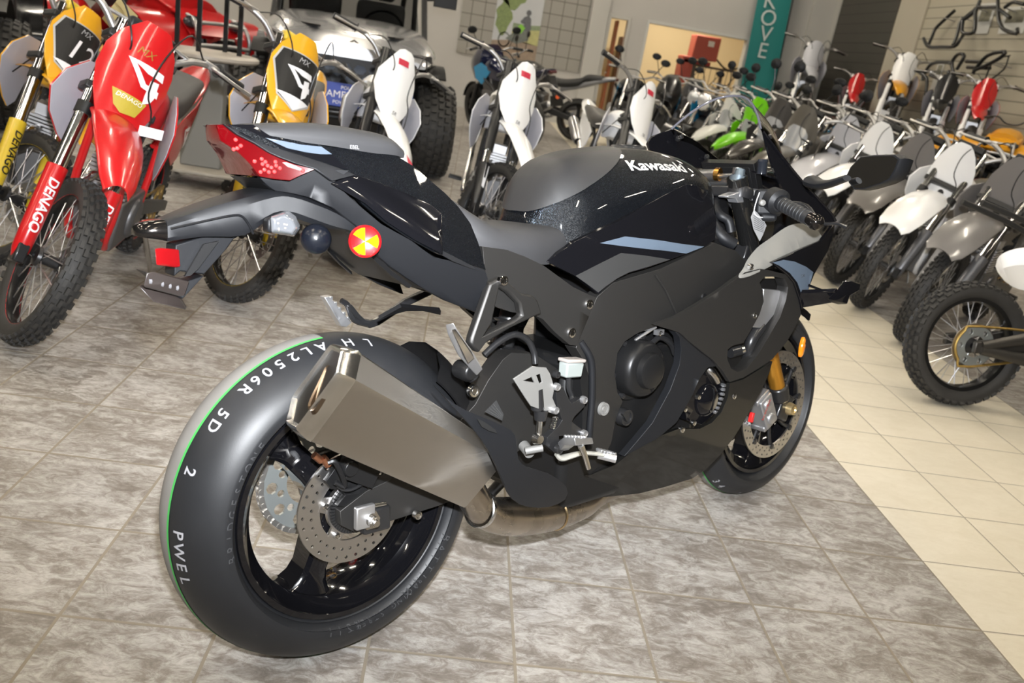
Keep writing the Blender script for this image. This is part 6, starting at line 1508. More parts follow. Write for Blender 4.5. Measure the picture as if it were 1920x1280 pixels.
# --- the diagonal row on the right ---------------------------------------------------------
def dm(c, liner=None):
    return {'yellow_plastic': c, 'white_plastic': c, 'shroud_liner': liner or c, 'seat': BLK, 'fork_guard': mat('guard_grey', (.20, .20, .21), .4, .6)}
row = [
    ('klx', 'grey trail bike at the right edge, nearest of the grey ones', (2.33, 2.63), 223, .20, .0, .99, GRY),
    ('klx', 'white trail bike with a plain white plate, right of the mirror', (2.37, 3.29), 223, .20, .05, 1.0, WHT),
    ('klx', 'grey trail bike with a glossy grey plate, directly behind the mirror', (2.46, 3.92), 223, .20, .0, 1.0, GRY),
    ('klx', 'white trail bike whose plate shows just above the mirror', (2.44, 4.50), 223, .20, .0, 1.02, WHT),
    ('klx', 'white trail bike with its fender pointing at the mirror arm', (2.47, 5.14), 223, .20, .0, 1.02, mat('pearl_white', (.62, .62, .65), .25, .1, .6, .05)),
    ('dual', 'bronze-grey dual sport bike with a headlight, the right one of two', (2.07, 5.09), 224, .20, .05, 1.02, BRN),
    ('dual', 'bronze-grey dual sport bike with a headlight, next to the lime green one', (2.12, 5.83), 224, .20, .05, 1.03, mat('dark_bronze_plastic', (.085, .08, .075), .25, .2, .6, .05)),
    ('dual', 'lime green dual sport bike seen through the windscreen', (2.26, 6.80), 224, .20, .03, 1.0, GRN),
    ('dual', 'white dual sport bike with a long white fender, seen through the windscreen', (2.25, 7.62), 224, .20, .05, 1.0, mat('cream_white', (.70, .70, .66), .3, 0, .4, .1)),
]
for kd, lb, c, h, ln, stt, scl, cl in row:
    tb = bike(kd, lb, c, h, ln, stt, scl, {**dm(cl), **({'frame': WHT} if 'plain white plate' in lb else {})}, 'trail bikes parked in the diagonal row')
tb_tag = tag(mk('price_card', box(-.06, .06, -.001, .001, -.085, .085), paper), 'white price card hanging on the bars between two white trail bikes', 'tag')
tb_tag.matrix_world = Matrix.Translation((3.02, 5.10, 1.10)) @ Matrix.Rotation(.55, 4, 'Z') @ Matrix.Rotation(.12, 4, 'Y')
# the off-road bike parked the other way round, its rear wheel towards us
rear = bike('klx', 'off-road bike turned away, rear wheel with gold chain sprocket facing the aisle', (2.07, 1.68), 4, .16, .0, 1.06, {'yellow_plastic': BLK, 'white_plastic': WHT, 'swingarm_metal': mat('swingarm_brown', (.07, .065, .058), .35, .6)}, front=False, flip=True, skip=('rear_fender', 'seat', 'silencer', 'side_panel', 'kick_stand'))
for c_ in rear.children:
    if c_.name.startswith('sprocket'): c_.material_slots[0].link = 'OBJECT'; c_.material_slots[0].material = mat('sprocket_alu', None)
mk('swingarm_brace', J(*[tube(L_, [.014, .020, .024], 8, flat=1.4) for L_ in ([(0, .105, .275), (.25, .105, .345), (.52, .10, .40)], [(0, .105, .26), (.28, .105, .235), (.56, .10, .20)], [(.50, .10, .42), (.53, .10, .30), (.58, .10, .14)])]), mat('swingarm_brown', None), rear, smooth=60)
im = rear.matrix_world.inverted()
mk('side_cowl', skin([[tuple(im @ Vector(q)) for q in cr(L_, 4)] for L_ in ([(1.9405,1.52,0.6765),(1.9291,1.5,0.7223),(1.9544,1.46,0.7625),(1.9932,1.4,0.7916)], [(1.9443,1.5,0.6577),(1.9385,1.46,0.6854),(1.9599,1.42,0.7102),(1.9903,1.36,0.7306)], [(2.0003,1.52,0.6224),(2.0274,1.5,0.6094),(2.0481,1.46,0.6084),(2.071,1.4,0.6229)])], .004), WHT, rear, smooth=50)
# --- dirt bikes and quads on the low platform along the right wall --------------------------
def platform(lb, x0, y0, y1):
    return tag(mk('display_platform', J(box(x0 + .05, 5.82, y0 + .05, y1 - .05, .0, .55), box(x0, 5.84, y0, y1, .55, .60)), mat('platform_board', (.12, .11, .10), .6, var=.2, vscale=5), bev=.005), lb, 'platform', 'low platforms along the slatted wall')
platform('low dark platform under the motocross bikes before the dark slat boards', 4.3, 9.6, 13.3)
platform('low dark platform under the yellow quad bikes on the right', 4.35, 6.2, 9.2)
def raised(t, z=.60):
    t.matrix_world = Matrix.Translation((0, 0, z)) @ t.matrix_world
    return t
plm = {'fork_guard': WHT, 'fork_leg': WHT, 'seat': BLK}
raised(bike('moto', 'silver white motocross bike on the platform in front of the dark slat boards', (4.9567,12.2), 250, .05, .25, 1.30, {'yellow_plastic': mat('silver_white_plastic', (.50, .51, .55), .3, .1, .4, .1), **plm}))
raised(bike('moto', 'red motocross bike on the platform, left of the yellow one', (5.1731,10.8), 245, .05, .2, .92, {'yellow_plastic': RED, **plm}))
raised(bike('moto', 'yellow motocross bike on the platform with a white front plate', (5.2689,9.8), 240, .05, .3, 1.22, {'yellow_plastic': mat('amber_plastic', (.66, .30, .01), .3, 0, .4, .1), 'number_plate': WHT, **plm}))
raised(bike('moto', 'black motocross bike on the platform under the low tube bumper', (5.1905,8.4), 240, .05, .0, 1.0, {'yellow_plastic': BLK, **plm}))
raised(bike('moto', 'red motocross bike with black bars on the platform below the hanging bumpers', (5.1423,7.5), 240, .05, .1, .98, {'yellow_plastic': RED, **plm}))
# --- quads ---------------------------------------------------------------------------------
def balloon(cx, y, R, W, n=20):
    s = X(knobby(0, R, W, 5, n, .016), (cx, y, 0))
    return s
def quad(name, label, loc, head, col, sc=1.0, z=0.0, group=None, lamp_=True):
    t = thing(name, label, 'quad bike', Matrix.Translation((loc[0], loc[1], z)) @ Matrix.Rotation(math.radians(head), 4, 'Z') @ Matrix.Scale(sc, 4), group=group)
    for cx in (.62, -.62):
        for s in (-1, 1):
            w_ = mk('wheel', lathe([(.13, -.08), (.12, -.06), (.05, -.03), (.05, .03), (.12, .06), (.13, .08)], (cx, s * .42, .29), (0, 1, 0), 28, True), mat('wheel_silver', (.35, .35, .36), .3, .8), t)
            mk('tyre', X(knobby(0, .29, .24, 5, 22, .016), (cx, s * .42, 0)), tyreb, w_, smooth=35)
    mk('front_fender', J(*[skin([[(.62 + .36 * math.cos(a) * k, s * y, .40 + .34 * math.sin(a)) for k, y in ((1, .20), (1.02, .32), (1.0, .50), (.98, .55))] for a in (math.radians(15 + 150 * i / 10) for i in range(11))], .006) for s in (-1, 1)], skin([[(.30, y, .78 + .03 * (1 - abs(y) * 3)), (.55, y, .80 + .06 * (1 - abs(y) * 3)), (.80, y, .74), (.96, y, .62)] for y in (-.24, -.12, 0, .12, .24)], .008)), col, t, smooth=50)
    mk('rear_fender', J(*[skin([[(-.62 + .36 * math.cos(a) * k, s * y, .40 + .33 * math.sin(a)) for k, y in ((1, .16), (1.02, .32), (1.0, .50), (.98, .55))] for a in (math.radians(15 + 150 * i / 10) for i in range(11))], .006) for s in (-1, 1)], skin([[(-.98, y, .70), (-.70, y, .76), (-.40, y, .74)] for y in (-.2, 0, .2)], .008)), col, t, smooth=50)
    mk('tank_cowl', body([(.05, [(0, .82), (.10, .80), (.14, .70), (.12, .58)]), (.25, [(0, .92), (.14, .89), (.20, .76), (.16, .58)]), (.45, [(0, .94), (.16, .90), (.24, .78), (.18, .60)]), (.70, [(0, .86), (.14, .83), (.22, .72), (.16, .58)])], 3, 3), col, t, smooth=60)
    mk('seat', body([(-.62, [(0, .84), (.14, .82), (.17, .78), (.15, .72)]), (-.30, [(0, .83), (.14, .81), (.17, .76), (.15, .70)]), (.10, [(0, .84), (.11, .82), (.13, .76), (.12, .66)])], 3, 3), mat('seat_black', (.02, .02, .02), .6), t, smooth=60)
    mk('engine', J(box(-.35, .45, -.15, .15, .26, .58), box(-.6, .6, -.06, .06, .25, .33)), enginem, t, bev=.03)
    hb = mk('handlebar', tube([(.36, -.40, 1.04), (.44, -.22, 1.08), (.47, -.08, 1.0), (.47, .08, 1.0), (.44, .22, 1.08), (.36, .40, 1.04)], .013, 10, 4), blackmetal, t, smooth=60)
    for s in (-1, 1):
        mk('grip', cyl((.40, s * .29, 1.062), (.36, s * .41, 1.038), .019, n=12), rubber, hb)
    mk('bumper', J(tube([(.84, -.24, .40), (1.02, -.24, .55), (.98, -.22, .70), (.86, -.2, .74)], .016, 8, 3), tube([(.84, .24, .40), (1.02, .24, .55), (.98, .22, .70), (.86, .2, .74)], .016, 8, 3), tube([(1.02, -.24, .55), (1.05, 0, .56), (1.02, .24, .55)], .016, 8, 3), tube([(.98, -.22, .70), (1.0, 0, .71), (.98, .22, .70)], .014, 8, 3)), mat('bumper_silver', (.5, .5, .5), .3, .8), t, smooth=60)
    for s in (-1, 1):
        h_ = mk('headlight', X(lathe([(0, .02), (.05, .014), (.062, 0), (.05, -.05), (0, -.05)], (0, 0, 0), (1, 0, 0), 20), (.93, s * .2, .70), (0, 0, s * .3), (1, 1.2, .7)), mat('lamp_dark', (.05, .05, .055), .1, .3, 1), t)
        mk('bulb', X(lathe([(0, .012), (.022, .0)], (0, 0, 0), (1, 0, 0), 14), (.952, s * .206, .70)), mat('lamp_lens', None), h_)
        mk('suspension_arm', J(tube([(.62, s * .10, .34), (.62, s * .36, .28)], .016, 8), cyl((.60, s * .22, .34), (.55, s * .14, .68), .03, n=12)), darkmetal, t)
    return t
quad('quad_bike', 'red quad bike with silver bumper behind the red dirt bike', (-3.75, 7.7), -35, RED, 1.3)
quad('quad_bike', 'yellow quad bike on the platform at the right edge of the photo', (5.3471,7.0), 228, mat('amber_plastic', None), .66, .60, 'yellow quad bikes on the platform')
quad('quad_bike', 'small yellow quad bike with a plain nose, left of the other yellow quad', (4.7065,6.9), 222, mat('amber_plastic', None), .50, .60, 'yellow quad bikes on the platform')
# --- side-by-side vehicles -----------------------------------------------------------------
def hexgrid(x, y0, y1, z0, z1, r, th):
    hs, k = [], 0
    z = z0 + r
    while z < z1 - r * .6:
        y = y0 + r * 1.1 + (r * .95 if k % 2 else 0)
        while y < y1 - r * .9:
            hs.append([(x, y + r * .82 * math.cos(t) * 1.05, z + r * .62 * math.sin(t)) for t in (PI / 3 * i for i in range(6))])
            y += r * 1.95
        z += r * 1.35
        k += 1
    return flatp([(x, y0, z0), (x, y1, z0), (x, y1, z1), (x, y0, z1)], (.02, 0, 0), hs, step=.2)
def buggy(label, loc, head, col, sign=False, steer=0.0):
    t = thing('side_by_side', label, 'utility vehicle', Matrix.Translation((loc[0], loc[1], 0)) @ Matrix.Rotation(math.radians(head), 4, 'Z') @ Matrix.Scale(1.03, 4), group='side-by-side vehicles')
    for cx in (0, -2.1):
        for s in (-1, 1):
            w_ = mk('wheel', lathe([(.20, -.10), (.19, -.08), (.06, -.05), (.06, .05), (.19, .08), (.20, .10)], (cx, s * .70, .38), (0, 1, 0), 32, True), mat('wheel_black', (.03, .03, .03), .35, .4), t)
            mk('tyre', X(J(lathe([(.20, -.13), (.25, -.155), (.32, -.16), (.358, -.13), (.362, 0), (.358, .13), (.32, .16), (.25, .155), (.20, .13)], (0, 0, .38), (0, 1, 0), 40, True), knobby(0, .38, .30, 6, 34, .020)), (cx, s * .70, 0)), tyreb, w_, smooth=35)
    mk('hood', body([(-.75, [(0, 1.16), (.30, 1.16), (.56, 1.13), (.64, 1.05), (.64, .98)]), (-.40, [(0, 1.15), (.30, 1.145), (.56, 1.11), (.68, 1.02), (.68, .94)]), (0, [(0, 1.10), (.28, 1.10), (.52, 1.06), (.66, .98), (.66, .92)]), (.30, [(0, 1.03), (.26, 1.03), (.48, .99), (.60, .93), (.60, .89)]), (.46, [(0, .95), (.24, .95), (.44, .92), (.54, .89), (.54, .87)])], 3, 3), col, t, smooth=35)
    for s in (-1, 1):
        mk('headlight', flatp([(.46, s * .30, .955), (.30, s * .58, .985), (.28, s * .60, .93), (.45, s * .34, .90)], (.02, s * .01, -.01)), mat('lamp_dark', None), t, bev=.004)
        mk('hood_trim', flatp([(.30, s * .25, 1.052), (.34, s * .30, 1.04), (-.30, s * .58, 1.115), (-.55, s * .52, 1.15), (-.50, s * .46, 1.155)], (.0, 0, .012)), plastic2, t, bev=.003)
        mk('fender', skin([[(.0 + .50 * math.cos(a), s * y, .42 + .48 * math.sin(a)) for y in (.52, .62, .74)] for a in (math.radians(55 + 100 * i / 10) for i in range(11))], .012), plastic2, t, smooth=50)
        mk('rear_fender', skin([[(-2.1 + .50 * math.cos(a), s * y, .42 + .48 * math.sin(a)) for y in (.52, .66, .84)] for a in (math.radians(10 + 150 * i / 10) for i in range(11))], .012), col, t, smooth=50)
        mk('suspension_arm', J(tube([(.10, s * .18, .34), (0, s * .58, .34)], .022, 8), tube([(-.14, s * .18, .34), (0, s * .58, .34)], .022, 8), cyl((.02, s * .52, .42), (-.06, s * .36, .86), .045, n=14)), blackmetal, t)
        mk('seat', J(X(box(-.09, .07, -.23, .23, 0, .72), (-1.45, s * .30, .62), (0, -.18, 0)), box(-1.45, -.95, s * .30 - .23, s * .30 + .23, .55, .68), X(box(-.06, .06, -.13, .13, .74, .98), (-1.50, s * .30, .62), (0, -.18, 0))), mat('seat_black', None), t, bev=.05, seg=3)
    mk('grille', hexgrid(.42, -.34, .34, .58, .90, .058, .02), plastic2, t)
    mk('radiator', box(.36, .40, -.33, .33, .56, .88), mat('radiator_grey', (.12, .14, .18), .6), t)
    mk('chassis', J(box(-2.5, .34, -.30, .30, .28, .56), box(-1.75, -.62, -.66, .66, .28, .56), box(-2.55, -1.75, -.52, .52, .56, .98), box(-.80, .30, -.46, .46, .56, .90)), plastic2, t, bev=.02)
    mk('bumper', J(tube([(.40, -.34, .36), (.58, -.34, .48), (.58, -.33, .62), (.50, -.32, .84)], .022, 8, 3), tube([(.40, .34, .36), (.58, .34, .48), (.58, .33, .62), (.50, .32, .84)], .022, 8, 3), tube([(.58, -.34, .48), (.60, 0, .48), (.58, .34, .48)], .022, 8, 3), X(box(-.01, .01, -.30, .30, -.10, .08), (.56, 0, .36), (0, .4, 0))), blackmetal, t, smooth=60)
    cg = []
    for s in (-1, 1):
        cg += [tube([(-.62, s * .64, 1.04), (-1.05, s * .60, 1.72), (-1.20, s * .58, 1.88), (-1.9, s * .58, 1.86), (-2.3, s * .54, 1.05)], .027, 10, 4), tube([(-1.45, s * .64, .56), (-1.62, s * .60, 1.86)], .025, 10)]
    for x, z in ((-1.20, 1.88), (-1.9, 1.86), (-.62, 1.06)): cg.append(tube([(x, -.60, z), (x, .60, z)], .025, 10))
    mk('roll_cage', J(*cg), blackmetal, t, smooth=60)
    mk('roof', X(box(-.42, .40, -.60, .60, 0, .03), (-1.55, 0, 1.90)), plastic2, t, bev=.012)
    mk('windshield', flatp([(-.66, -.58, 1.12), (-.66, .58, 1.12), (-.95, .54, 1.58), (-.95, -.54, 1.58)], (.004, 0, .003)), mat('tinted_glass', (.35, .36, .37), .03, 0, 0, trans=1.0, ior=1.1), t, smooth=0)
    mk('dashboard', box(-.98, -.70, -.58, .58, .92, 1.08), plastic2, t, bev=.04)
    mk('steering_wheel', lathe([(.165, 0), (.177, .010), (.189, 0), (.177, -.010)], (-1.05, .30, 1.10), (-.85, 0, .5), 32, True), rubber, t, smooth=60)
    mk('badge', put(poly([(-.05, -.012), (.0, .02), (.05, -.012), (.02, -.008), (.0, .004), (-.02, -.008)]), (.405, 0, .985), (0, 1, 0), (-.4, 0, 1)), chrome, t, smooth=0)
    for s in (-1, 1):
        mk('whip_mirror', J(X(box(-.03, .03, -.10, .10, -.06, .06), (-.80, s * .80, 1.42)), tube([(-.85, s * .62, 1.40), (-.80, s * .74, 1.42)], .012, 8)), plastic2, t, bev=.012)
    if sign:
        sg = mk('bumper_sign', X(box(-.004, .004, -.46, .46, -.085, .085), (.63, 0, .61), (0, -.25, 0)), mat('sign_blue', (.035, .07, .36), .4), t, bev=.01)
        u, v = Vector((0, 1, 0)), Vector((-.247, 0, .97))
        o = Vector((.6345, 0, .611))
        for tx, sz, dv, sh_ in (('POLARIS', .036, .052, 0), ('E AMERICAN', .070, .0, -.02), ('POWERSPORTS', .034, -.056, 0)):
            mk('sign_lettering', put(font(tx, sz, sx=1.05), o + v * dv + u * sh_, u, v), wt, sg, smooth=0)
    return t
SIL = mat('silver_metallic_paint', (.46, .46, .47), .26, .55, .8, .04)
buggy('silver side-by-side vehicle with a blue sign on its front bumper', (-1.27, 5.6), 280, SIL, True)
buggy('black side-by-side vehicle in the far left corner behind the yellow dirt bike', (-4.3, 4.6), 292, mat('black_paint', (.012, .012, .013), .2, .2, .8, .04))
# --- display stand beside the quad ---------------------------------------------------------
ds = thing('display_stand', 'rolling display stand with a pale round tray and black uprights', 'display stand', loc=(-1.95, 4.0, 0))
mk('base', J(box(-.27, .27, -.22, .22, .085, .11)), mat('stand_beige', (.36, .33, .28), .5), ds, bev=.01)
mk('column', box(-.13, .13, -.05, .05, .11, .80), mat('stand_grey', (.20, .195, .18), .5), ds, bev=.01)
mk('tray', lathe([(0, .0), (.31, .0), (.325, .012), (.325, .028), (.31, .04), (0, .04)], (0, 0, .80), (0, 0, 1), 48), mat('tray_beige', (.42, .38, .33), .4), ds)
for k, (x, y) in enumerate(((-.20, .05), (.0, -.16), (.20, .02), (.06, .2))):
    mk('upright', box(x - .014, x + .014, y - .010, y + .010, .84, 1.9), blackmetal, ds, bev=.002)
mk('shelf', lathe([(0, .0), (.30, .0), (.31, .02), (.30, .03), (0, .03)], (0, 0, 1.5), (0, 0, 1), 40), mat('tray_beige', None), ds)
for x, y in ((-.22, -.18), (.22, -.18), (-.22, .18), (.22, .18)):
    mk('caster', J(lathe([(.0, -.014), (.036, -.014), (.040, 0), (.036, .014), (.0, .014)], (x, y, .040), (0, 1, 0), 20), X(box(-.016, .016, -.018, .018, .045, .088), (x, y, 0))), blackmetal, ds)
# hang tag of the yellow bike
ht = mk('hang_tag', flatp([(0, -.075, -.05), (0, .0, -.062), (0, .07, -.085), (0, .085, .06), (0, -.07, .07)], (.001, 0, 0)), mat('tag_yellow', (.62, .54, .26), .6), y1, smooth=0)
ht.matrix_basis = steer_m(.70) @ Matrix.Translation((.90, .10, 1.17)) @ Matrix.Rotation(.3, 4, 'Z')
# --- road bikes in the background: one model with its parts, then copies -------------------
def make_road():
    t = thing('road_motorcycle', 'x', 'motorcycle')
    for nm, cx, R, W in (('front_wheel', 1.40, .31, .12), ('rear_wheel', 0, .31, .15)):
        rr = R - .085
        w_ = mk(nm, J(lathe([(rr, -W * .4), (rr - .014, -W * .36), (rr - .022, 0), (rr - .014, W * .36), (rr, W * .4)], (cx, 0, R), (0, 1, 0), 44), *[spoke(cx, R, 2 * PI * i / 5 + .3, rr + .01) for i in range(5)], lathe([(.012, -.05), (.04, -.05), (.04, .05), (.012, .05)], (cx, 0, R), (0, 1, 0), 24, True)), rimb, t)
        mk('tyre', lathe(tyre_profile(R, W, rr, .085, 0), (cx, 0, R), (0, 1, 0), 56, True), tyreb, w_, smooth=50)
        mk('brake_disc', disc(cx, R, -.062, .14, .10, .005, 12, ((.12, .006),), seg=36), mat('disc_steel', None), w_, smooth=30)
    for s in (-1, 1):
        lg = mk('fork_leg', cyl((1.40, s * .095, .31), (1.07, s * .095, 1.0), .022, n=16), tubem, t, smooth=60)
        mk('fork_lower', cyl((1.41, s * .095, .28), (1.24, s * .095, .64), .030, n=16), blackmetal, lg, smooth=60)
    mk('front_mudguard', skin([[(1.40 + .335 * math.cos(a), y, .31 + .335 * math.sin(a)) for y in (-.07, -.04, 0, .04, .07)] for a in (math.radians(20 + 130 * i / 10) for i in range(11))], .005), BLK, t, smooth=50)
    mk('fuel_tank', body([(.50, [(0, .84), (.07, .84), (.10, .80), (.10, .74)]), (.62, [(0, .95), (.10, .94), (.15, .88), (.14, .74)]), (.80, [(0, 1.02), (.11, 1.0), (.18, .92), (.16, .76)]), (.98, [(0, .98), (.09, .97), (.15, .90), (.14, .76)]), (1.05, [(0, .92), (.06, .91), (.09, .86), (.09, .78)])], 3, 3), BLK, t, smooth=60)
    for s in (-1, 1):
        mk('tank_shroud', panel([(.72, s * .17, .86), (.98, s * .19, .93), (1.16, s * .20, .86), (1.10, s * .20, .72), (.94, s * .19, .66), (.86, s * .18, .74)], th=.006, step=.05), BLK, t, smooth=50)
    mk('seat', body([(-.28, [(0, .98), (.07, .975), (.10, .95), (.09, .90)]), (-.05, [(0, .965), (.09, .96), (.12, .93), (.11, .88)]), (.05, [(0, .90), (.10, .895), (.14, .86), (.12, .80)]), (.30, [(0, .84), (.10, .835), (.14, .80), (.12, .75)]), (.52, [(0, .86), (.07, .855), (.10, .82), (.10, .76)])], 3, 3), mat('seat_black', None), t, smooth=60)
    mk('tail_cowl', body([(-.46, [(0, 1.0), (.05, .995), (.06, .97), (.04, .95)]), (-.30, [(0, .97), (.08, .965), (.10, .93), (.08, .90)]), (.0, [(0, .87), (.10, .865), (.12, .82), (.10, .78)]), (.30, [(0, .78), (.10, .775), (.12, .74), (.10, .68)])], 3, 3), mat('tail_grey', (.22, .22, .23), .3, .2, .4), t, smooth=60)
    mk('tail_light', box(-.50, -.465, -.05, .05, .95, .985), redlens, t, bev=.006)
    fh = mk('plate_holder', J(X(box(-.012, .012, -.05, .05, -.26, 0), (-.46, 0, .92), (0, .55, 0)), X(box(-.006, .006, -.09, .09, -.10, .02), (-.60, 0, .69), (0, .25, 0))), plastic2, t, bev=.005)
    mk('rear_reflector', X(lathe([(0, .004), (.026, .004), (.026, -.004)], (0, 0, 0), (-1, 0, 0), 20), (-.622, 0, .70)), mat('reflector_orange', (.9, .16, .05), .3), fh)
    mk('swingarm', J(*[loft([[(.50, s * .10 - .02, .36), (.50, s * .10 + .02, .36), (.50, s * .10 + .02, .46), (.50, s * .10 - .02, .46)], [(-.03, s * .11 - .014, .28), (-.03, s * .11 + .014, .28), (-.03, s * .11 + .014, .34), (-.03, s * .11 - .014, .34)]]) for s in (-1, 1)]), darkmetal, t, bev=.006)
    mk('frame', J(*[tube([(1.10, s * .05, .90), (.90, s * .16, .74), (.60, s * .17, .60), (.50, s * .12, .38)], .026, 10, 4) for s in (-1, 1)]), darkmetal, t, smooth=60)
    mk('engine', J(box(.50, 1.0, -.16, .16, .24, .60), X(box(-.12, .12, -.14, .14, 0, .2), (.86, 0, .55), (0, .3, 0)), lathe([(0, .19), (.09, .19), (.10, .17), (.10, 0)], (.66, 0, .40), (0, -1, 0), 24)), mat('engine_grey', None), t, bev=.02)
    mk('silencer', lathe([(.012, .24), (.05, .22), (.055, .18), (.055, -.16), (.03, -.24)], (.02, -.17, .48), (-.93, -.05, .30), 22), mat('silencer_alu', None), t, smooth=40)
    mk('exhaust_pipe', tube([(1.0, -.03, .52), (1.05, -.05, .34), (.9, -.1, .22), (.5, -.14, .24), (.25, -.17, .40)], .024, 10, 4), steel, t, smooth=60)
    h_ = mk('headlight', X(lathe([(0, .035), (.05, .03), (.085, .012), (.095, 0), (.085, -.06), (.04, -.10), (0, -.11)], (0, 0, 0), (1, 0, -.05), 28), (1.235, 0, .93)), BLK, t, smooth=50)
    mk('lens', lathe([(0, .038), (.05, .034), (.082, .018)], (1.236, 0, .93), (1, 0, -.05), 24), mat('lamp_lens', None), h_, smooth=60)
    hb = mk('handlebar', tube([(.90, -.38, 1.10), (.97, -.24, 1.12), (1.04, -.10, 1.06), (1.05, .10, 1.06), (.97, .24, 1.12), (.90, .38, 1.10)], .012, 10, 4), mat('bar_alu', None), t, smooth=60)
    for s in (-1, 1):
        mk('grip', cyl((.955, s * .27, 1.117), (.90, s * .39, 1.098), .018, n=12), rubber, hb)
        mk('lever', tube([(.98, s * .24, 1.115), (1.02, s * .30, 1.11), (.985, s * .41, 1.10)], .007, 8, 3), mat('lever_alu', None), hb)
        ms = mk('mirror_stalk', tube([(.97, s * .22, 1.12), (.98, s * .27, 1.22), (.98, s * .31, 1.30)], .006, 8, 3), blackmetal, t)
        mk('mirror_head', X(lathe([(0, .012), (.05, .010), (.062, .0), (.05, -.016), (.0, -.02)], (0, 0, 0), (1, 0, 0), 22), (.98, s * .33, 1.335), (0, 0, 0), (1, 1.1, .75)), plastic, ms)
        mk('turn_signal', X(lathe([(0, .03), (.016, .024), (.022, 0), (.014, -.02)], (0, 0, 0), (1, 0, 0), 14), (1.16, s * .17, .88)), clearlens, t)
        mk('foot_peg', box(.42, .47, s * .20 - .05, s * .20 + .05, .36, .385), blackmetal, t, bev=.004)
    mk('side_stand', tube([(.55, .13, .30), (.52, .20, .14), (.50, .26, -.02)], .012, 8, 2), blackmetal, t)
    return t
ROAD = [None]
def road(label, loc, head, lean=.13, sc=1.0, mats=None, group='road motorcycles at the back of the showroom', cowl=None, nose=False):
    fresh = ROAD[0] is None
    if fresh:
        ROAD[0] = make_road()
        ROAD.append(list(ROAD[0].children))
    src = ROAD[0]
    if fresh: t = src
    else:
        t = src.copy(); COL.objects.link(t)
    Rz = Matrix.Rotation(math.radians(head), 4, 'Z') @ Matrix.Rotation(-lean, 4, 'X')
    t.matrix_world = Matrix.Translation((loc[0], loc[1], .012)) @ Rz @ Matrix.Scale(sc, 4) @ Matrix.Translation((-1.4 if nose else 0, 0, 0))
    t['label'] = label; t['category'] = 'motorcycle'; t['group'] = group
    for ch in ROAD[1]:
        if fresh: c = ch
        else:
            c = ch.copy(); COL.objects.link(c); c.parent = t
            for g_ in ch.children:
                d_ = g_.copy(); COL.objects.link(d_); d_.parent = c
        for q in (c, *c.children):
            m0 = q.data.materials[0]
            r = (mats or {}).get(q.name.split('.')[0])
            if r is not None:
                q.material_slots[0].link = 'OBJECT'
                q.material_slots[0].material = r
    if cowl:
        mk('front_cowl', body([(1.02, [(0, 1.16), (.10, 1.14), (.17, 1.02), (.19, .86), (.17, .70)]), (1.22, [(0, 1.12), (.10, 1.10), (.17, .98), (.18, .84), (.14, .70)]), (1.40, [(0, 1.0), (.08, .98), (.12, .92), (.12, .84), (.09, .76)]), (1.50, [(0, .92), (.05, .91), (.07, .88), (.06, .84), (.05, .80)])], 3, 3), cowl, t, smooth=60)
    return t
blu = mat('sky_blue_paint', (.02, .28, .55), .25, 0, .6, .05)
navy = mat('navy_paint', (.012, .016, .05), .15, .2, .9, .03)
road('black and sky blue naked motorcycle with its tail towards the pale wall', (1.35, 11.0), 163, mats={'tank_shroud': blu, 'fuel_tank': BLK})
t_ = road('navy sport motorcycle with blue and lime panels under the trail rider poster', (.55, 9.2), 118, mats={'tank_shroud': blu, 'fuel_tank': navy, 'tail_cowl': navy}, cowl=navy)
mk('lime_panel', panel([(.60, -.19, .66), (.95, -.20, .80), (1.20, -.20, .74), (1.30, -.20, .52), (1.22, -.19, .46), (1.10, -.20, .62), (.85, -.20, .62)], th=.006, step=.05), mat('lime_paint', (.42, .58, .02), .3, 0, .5), t_, smooth=50)
lgr = mat('graphite_paint', (.05, .052, .06), .25, .5, .6, .05)
for lb, loc, hd, mt, cw in (
    ('tall black motorcycle parked in front of the open doorway', (1.75, 9.9), 262, {}, None),
    ('black motorcycle left of the lit opening with its mirrors raised', (2.45, 10.9), 258, {'fuel_tank': BLK}, BLK),
    ('graphite motorcycle before the lit opening', (3.0, 11.6), 262, {'fuel_tank': lgr, 'tank_shroud': lgr}, lgr),
    ('black motorcycle with chrome headlight seen at the left edge of the windscreen', (2.28, 8.45), 228, {'headlight': chrome, 'fuel_tank': BLK}, None),
    ('grey motorcycle with bright round headlight behind the windscreen', (2.35, 9.25), 228, {'headlight': chrome, 'fuel_tank': GRY, 'tank_shroud': GRY}, None),
    ('black motorcycle with raised round mirrors before the teal banner', (3.45, 10.0), 250, {'fuel_tank': BLK}, None),
    ('black motorcycle in the second row, farthest of its row', (3.45, 7.95), 228, {'fuel_tank': BLK}, None),
    ('dark grey motorcycle in the second row behind the bronze-grey dual sport bikes', (3.40, 6.95), 230, {'fuel_tank': lgr}, None),
):
    road(lb, loc, hd, .13, 1.0, mt, cowl=cw, nose=True)
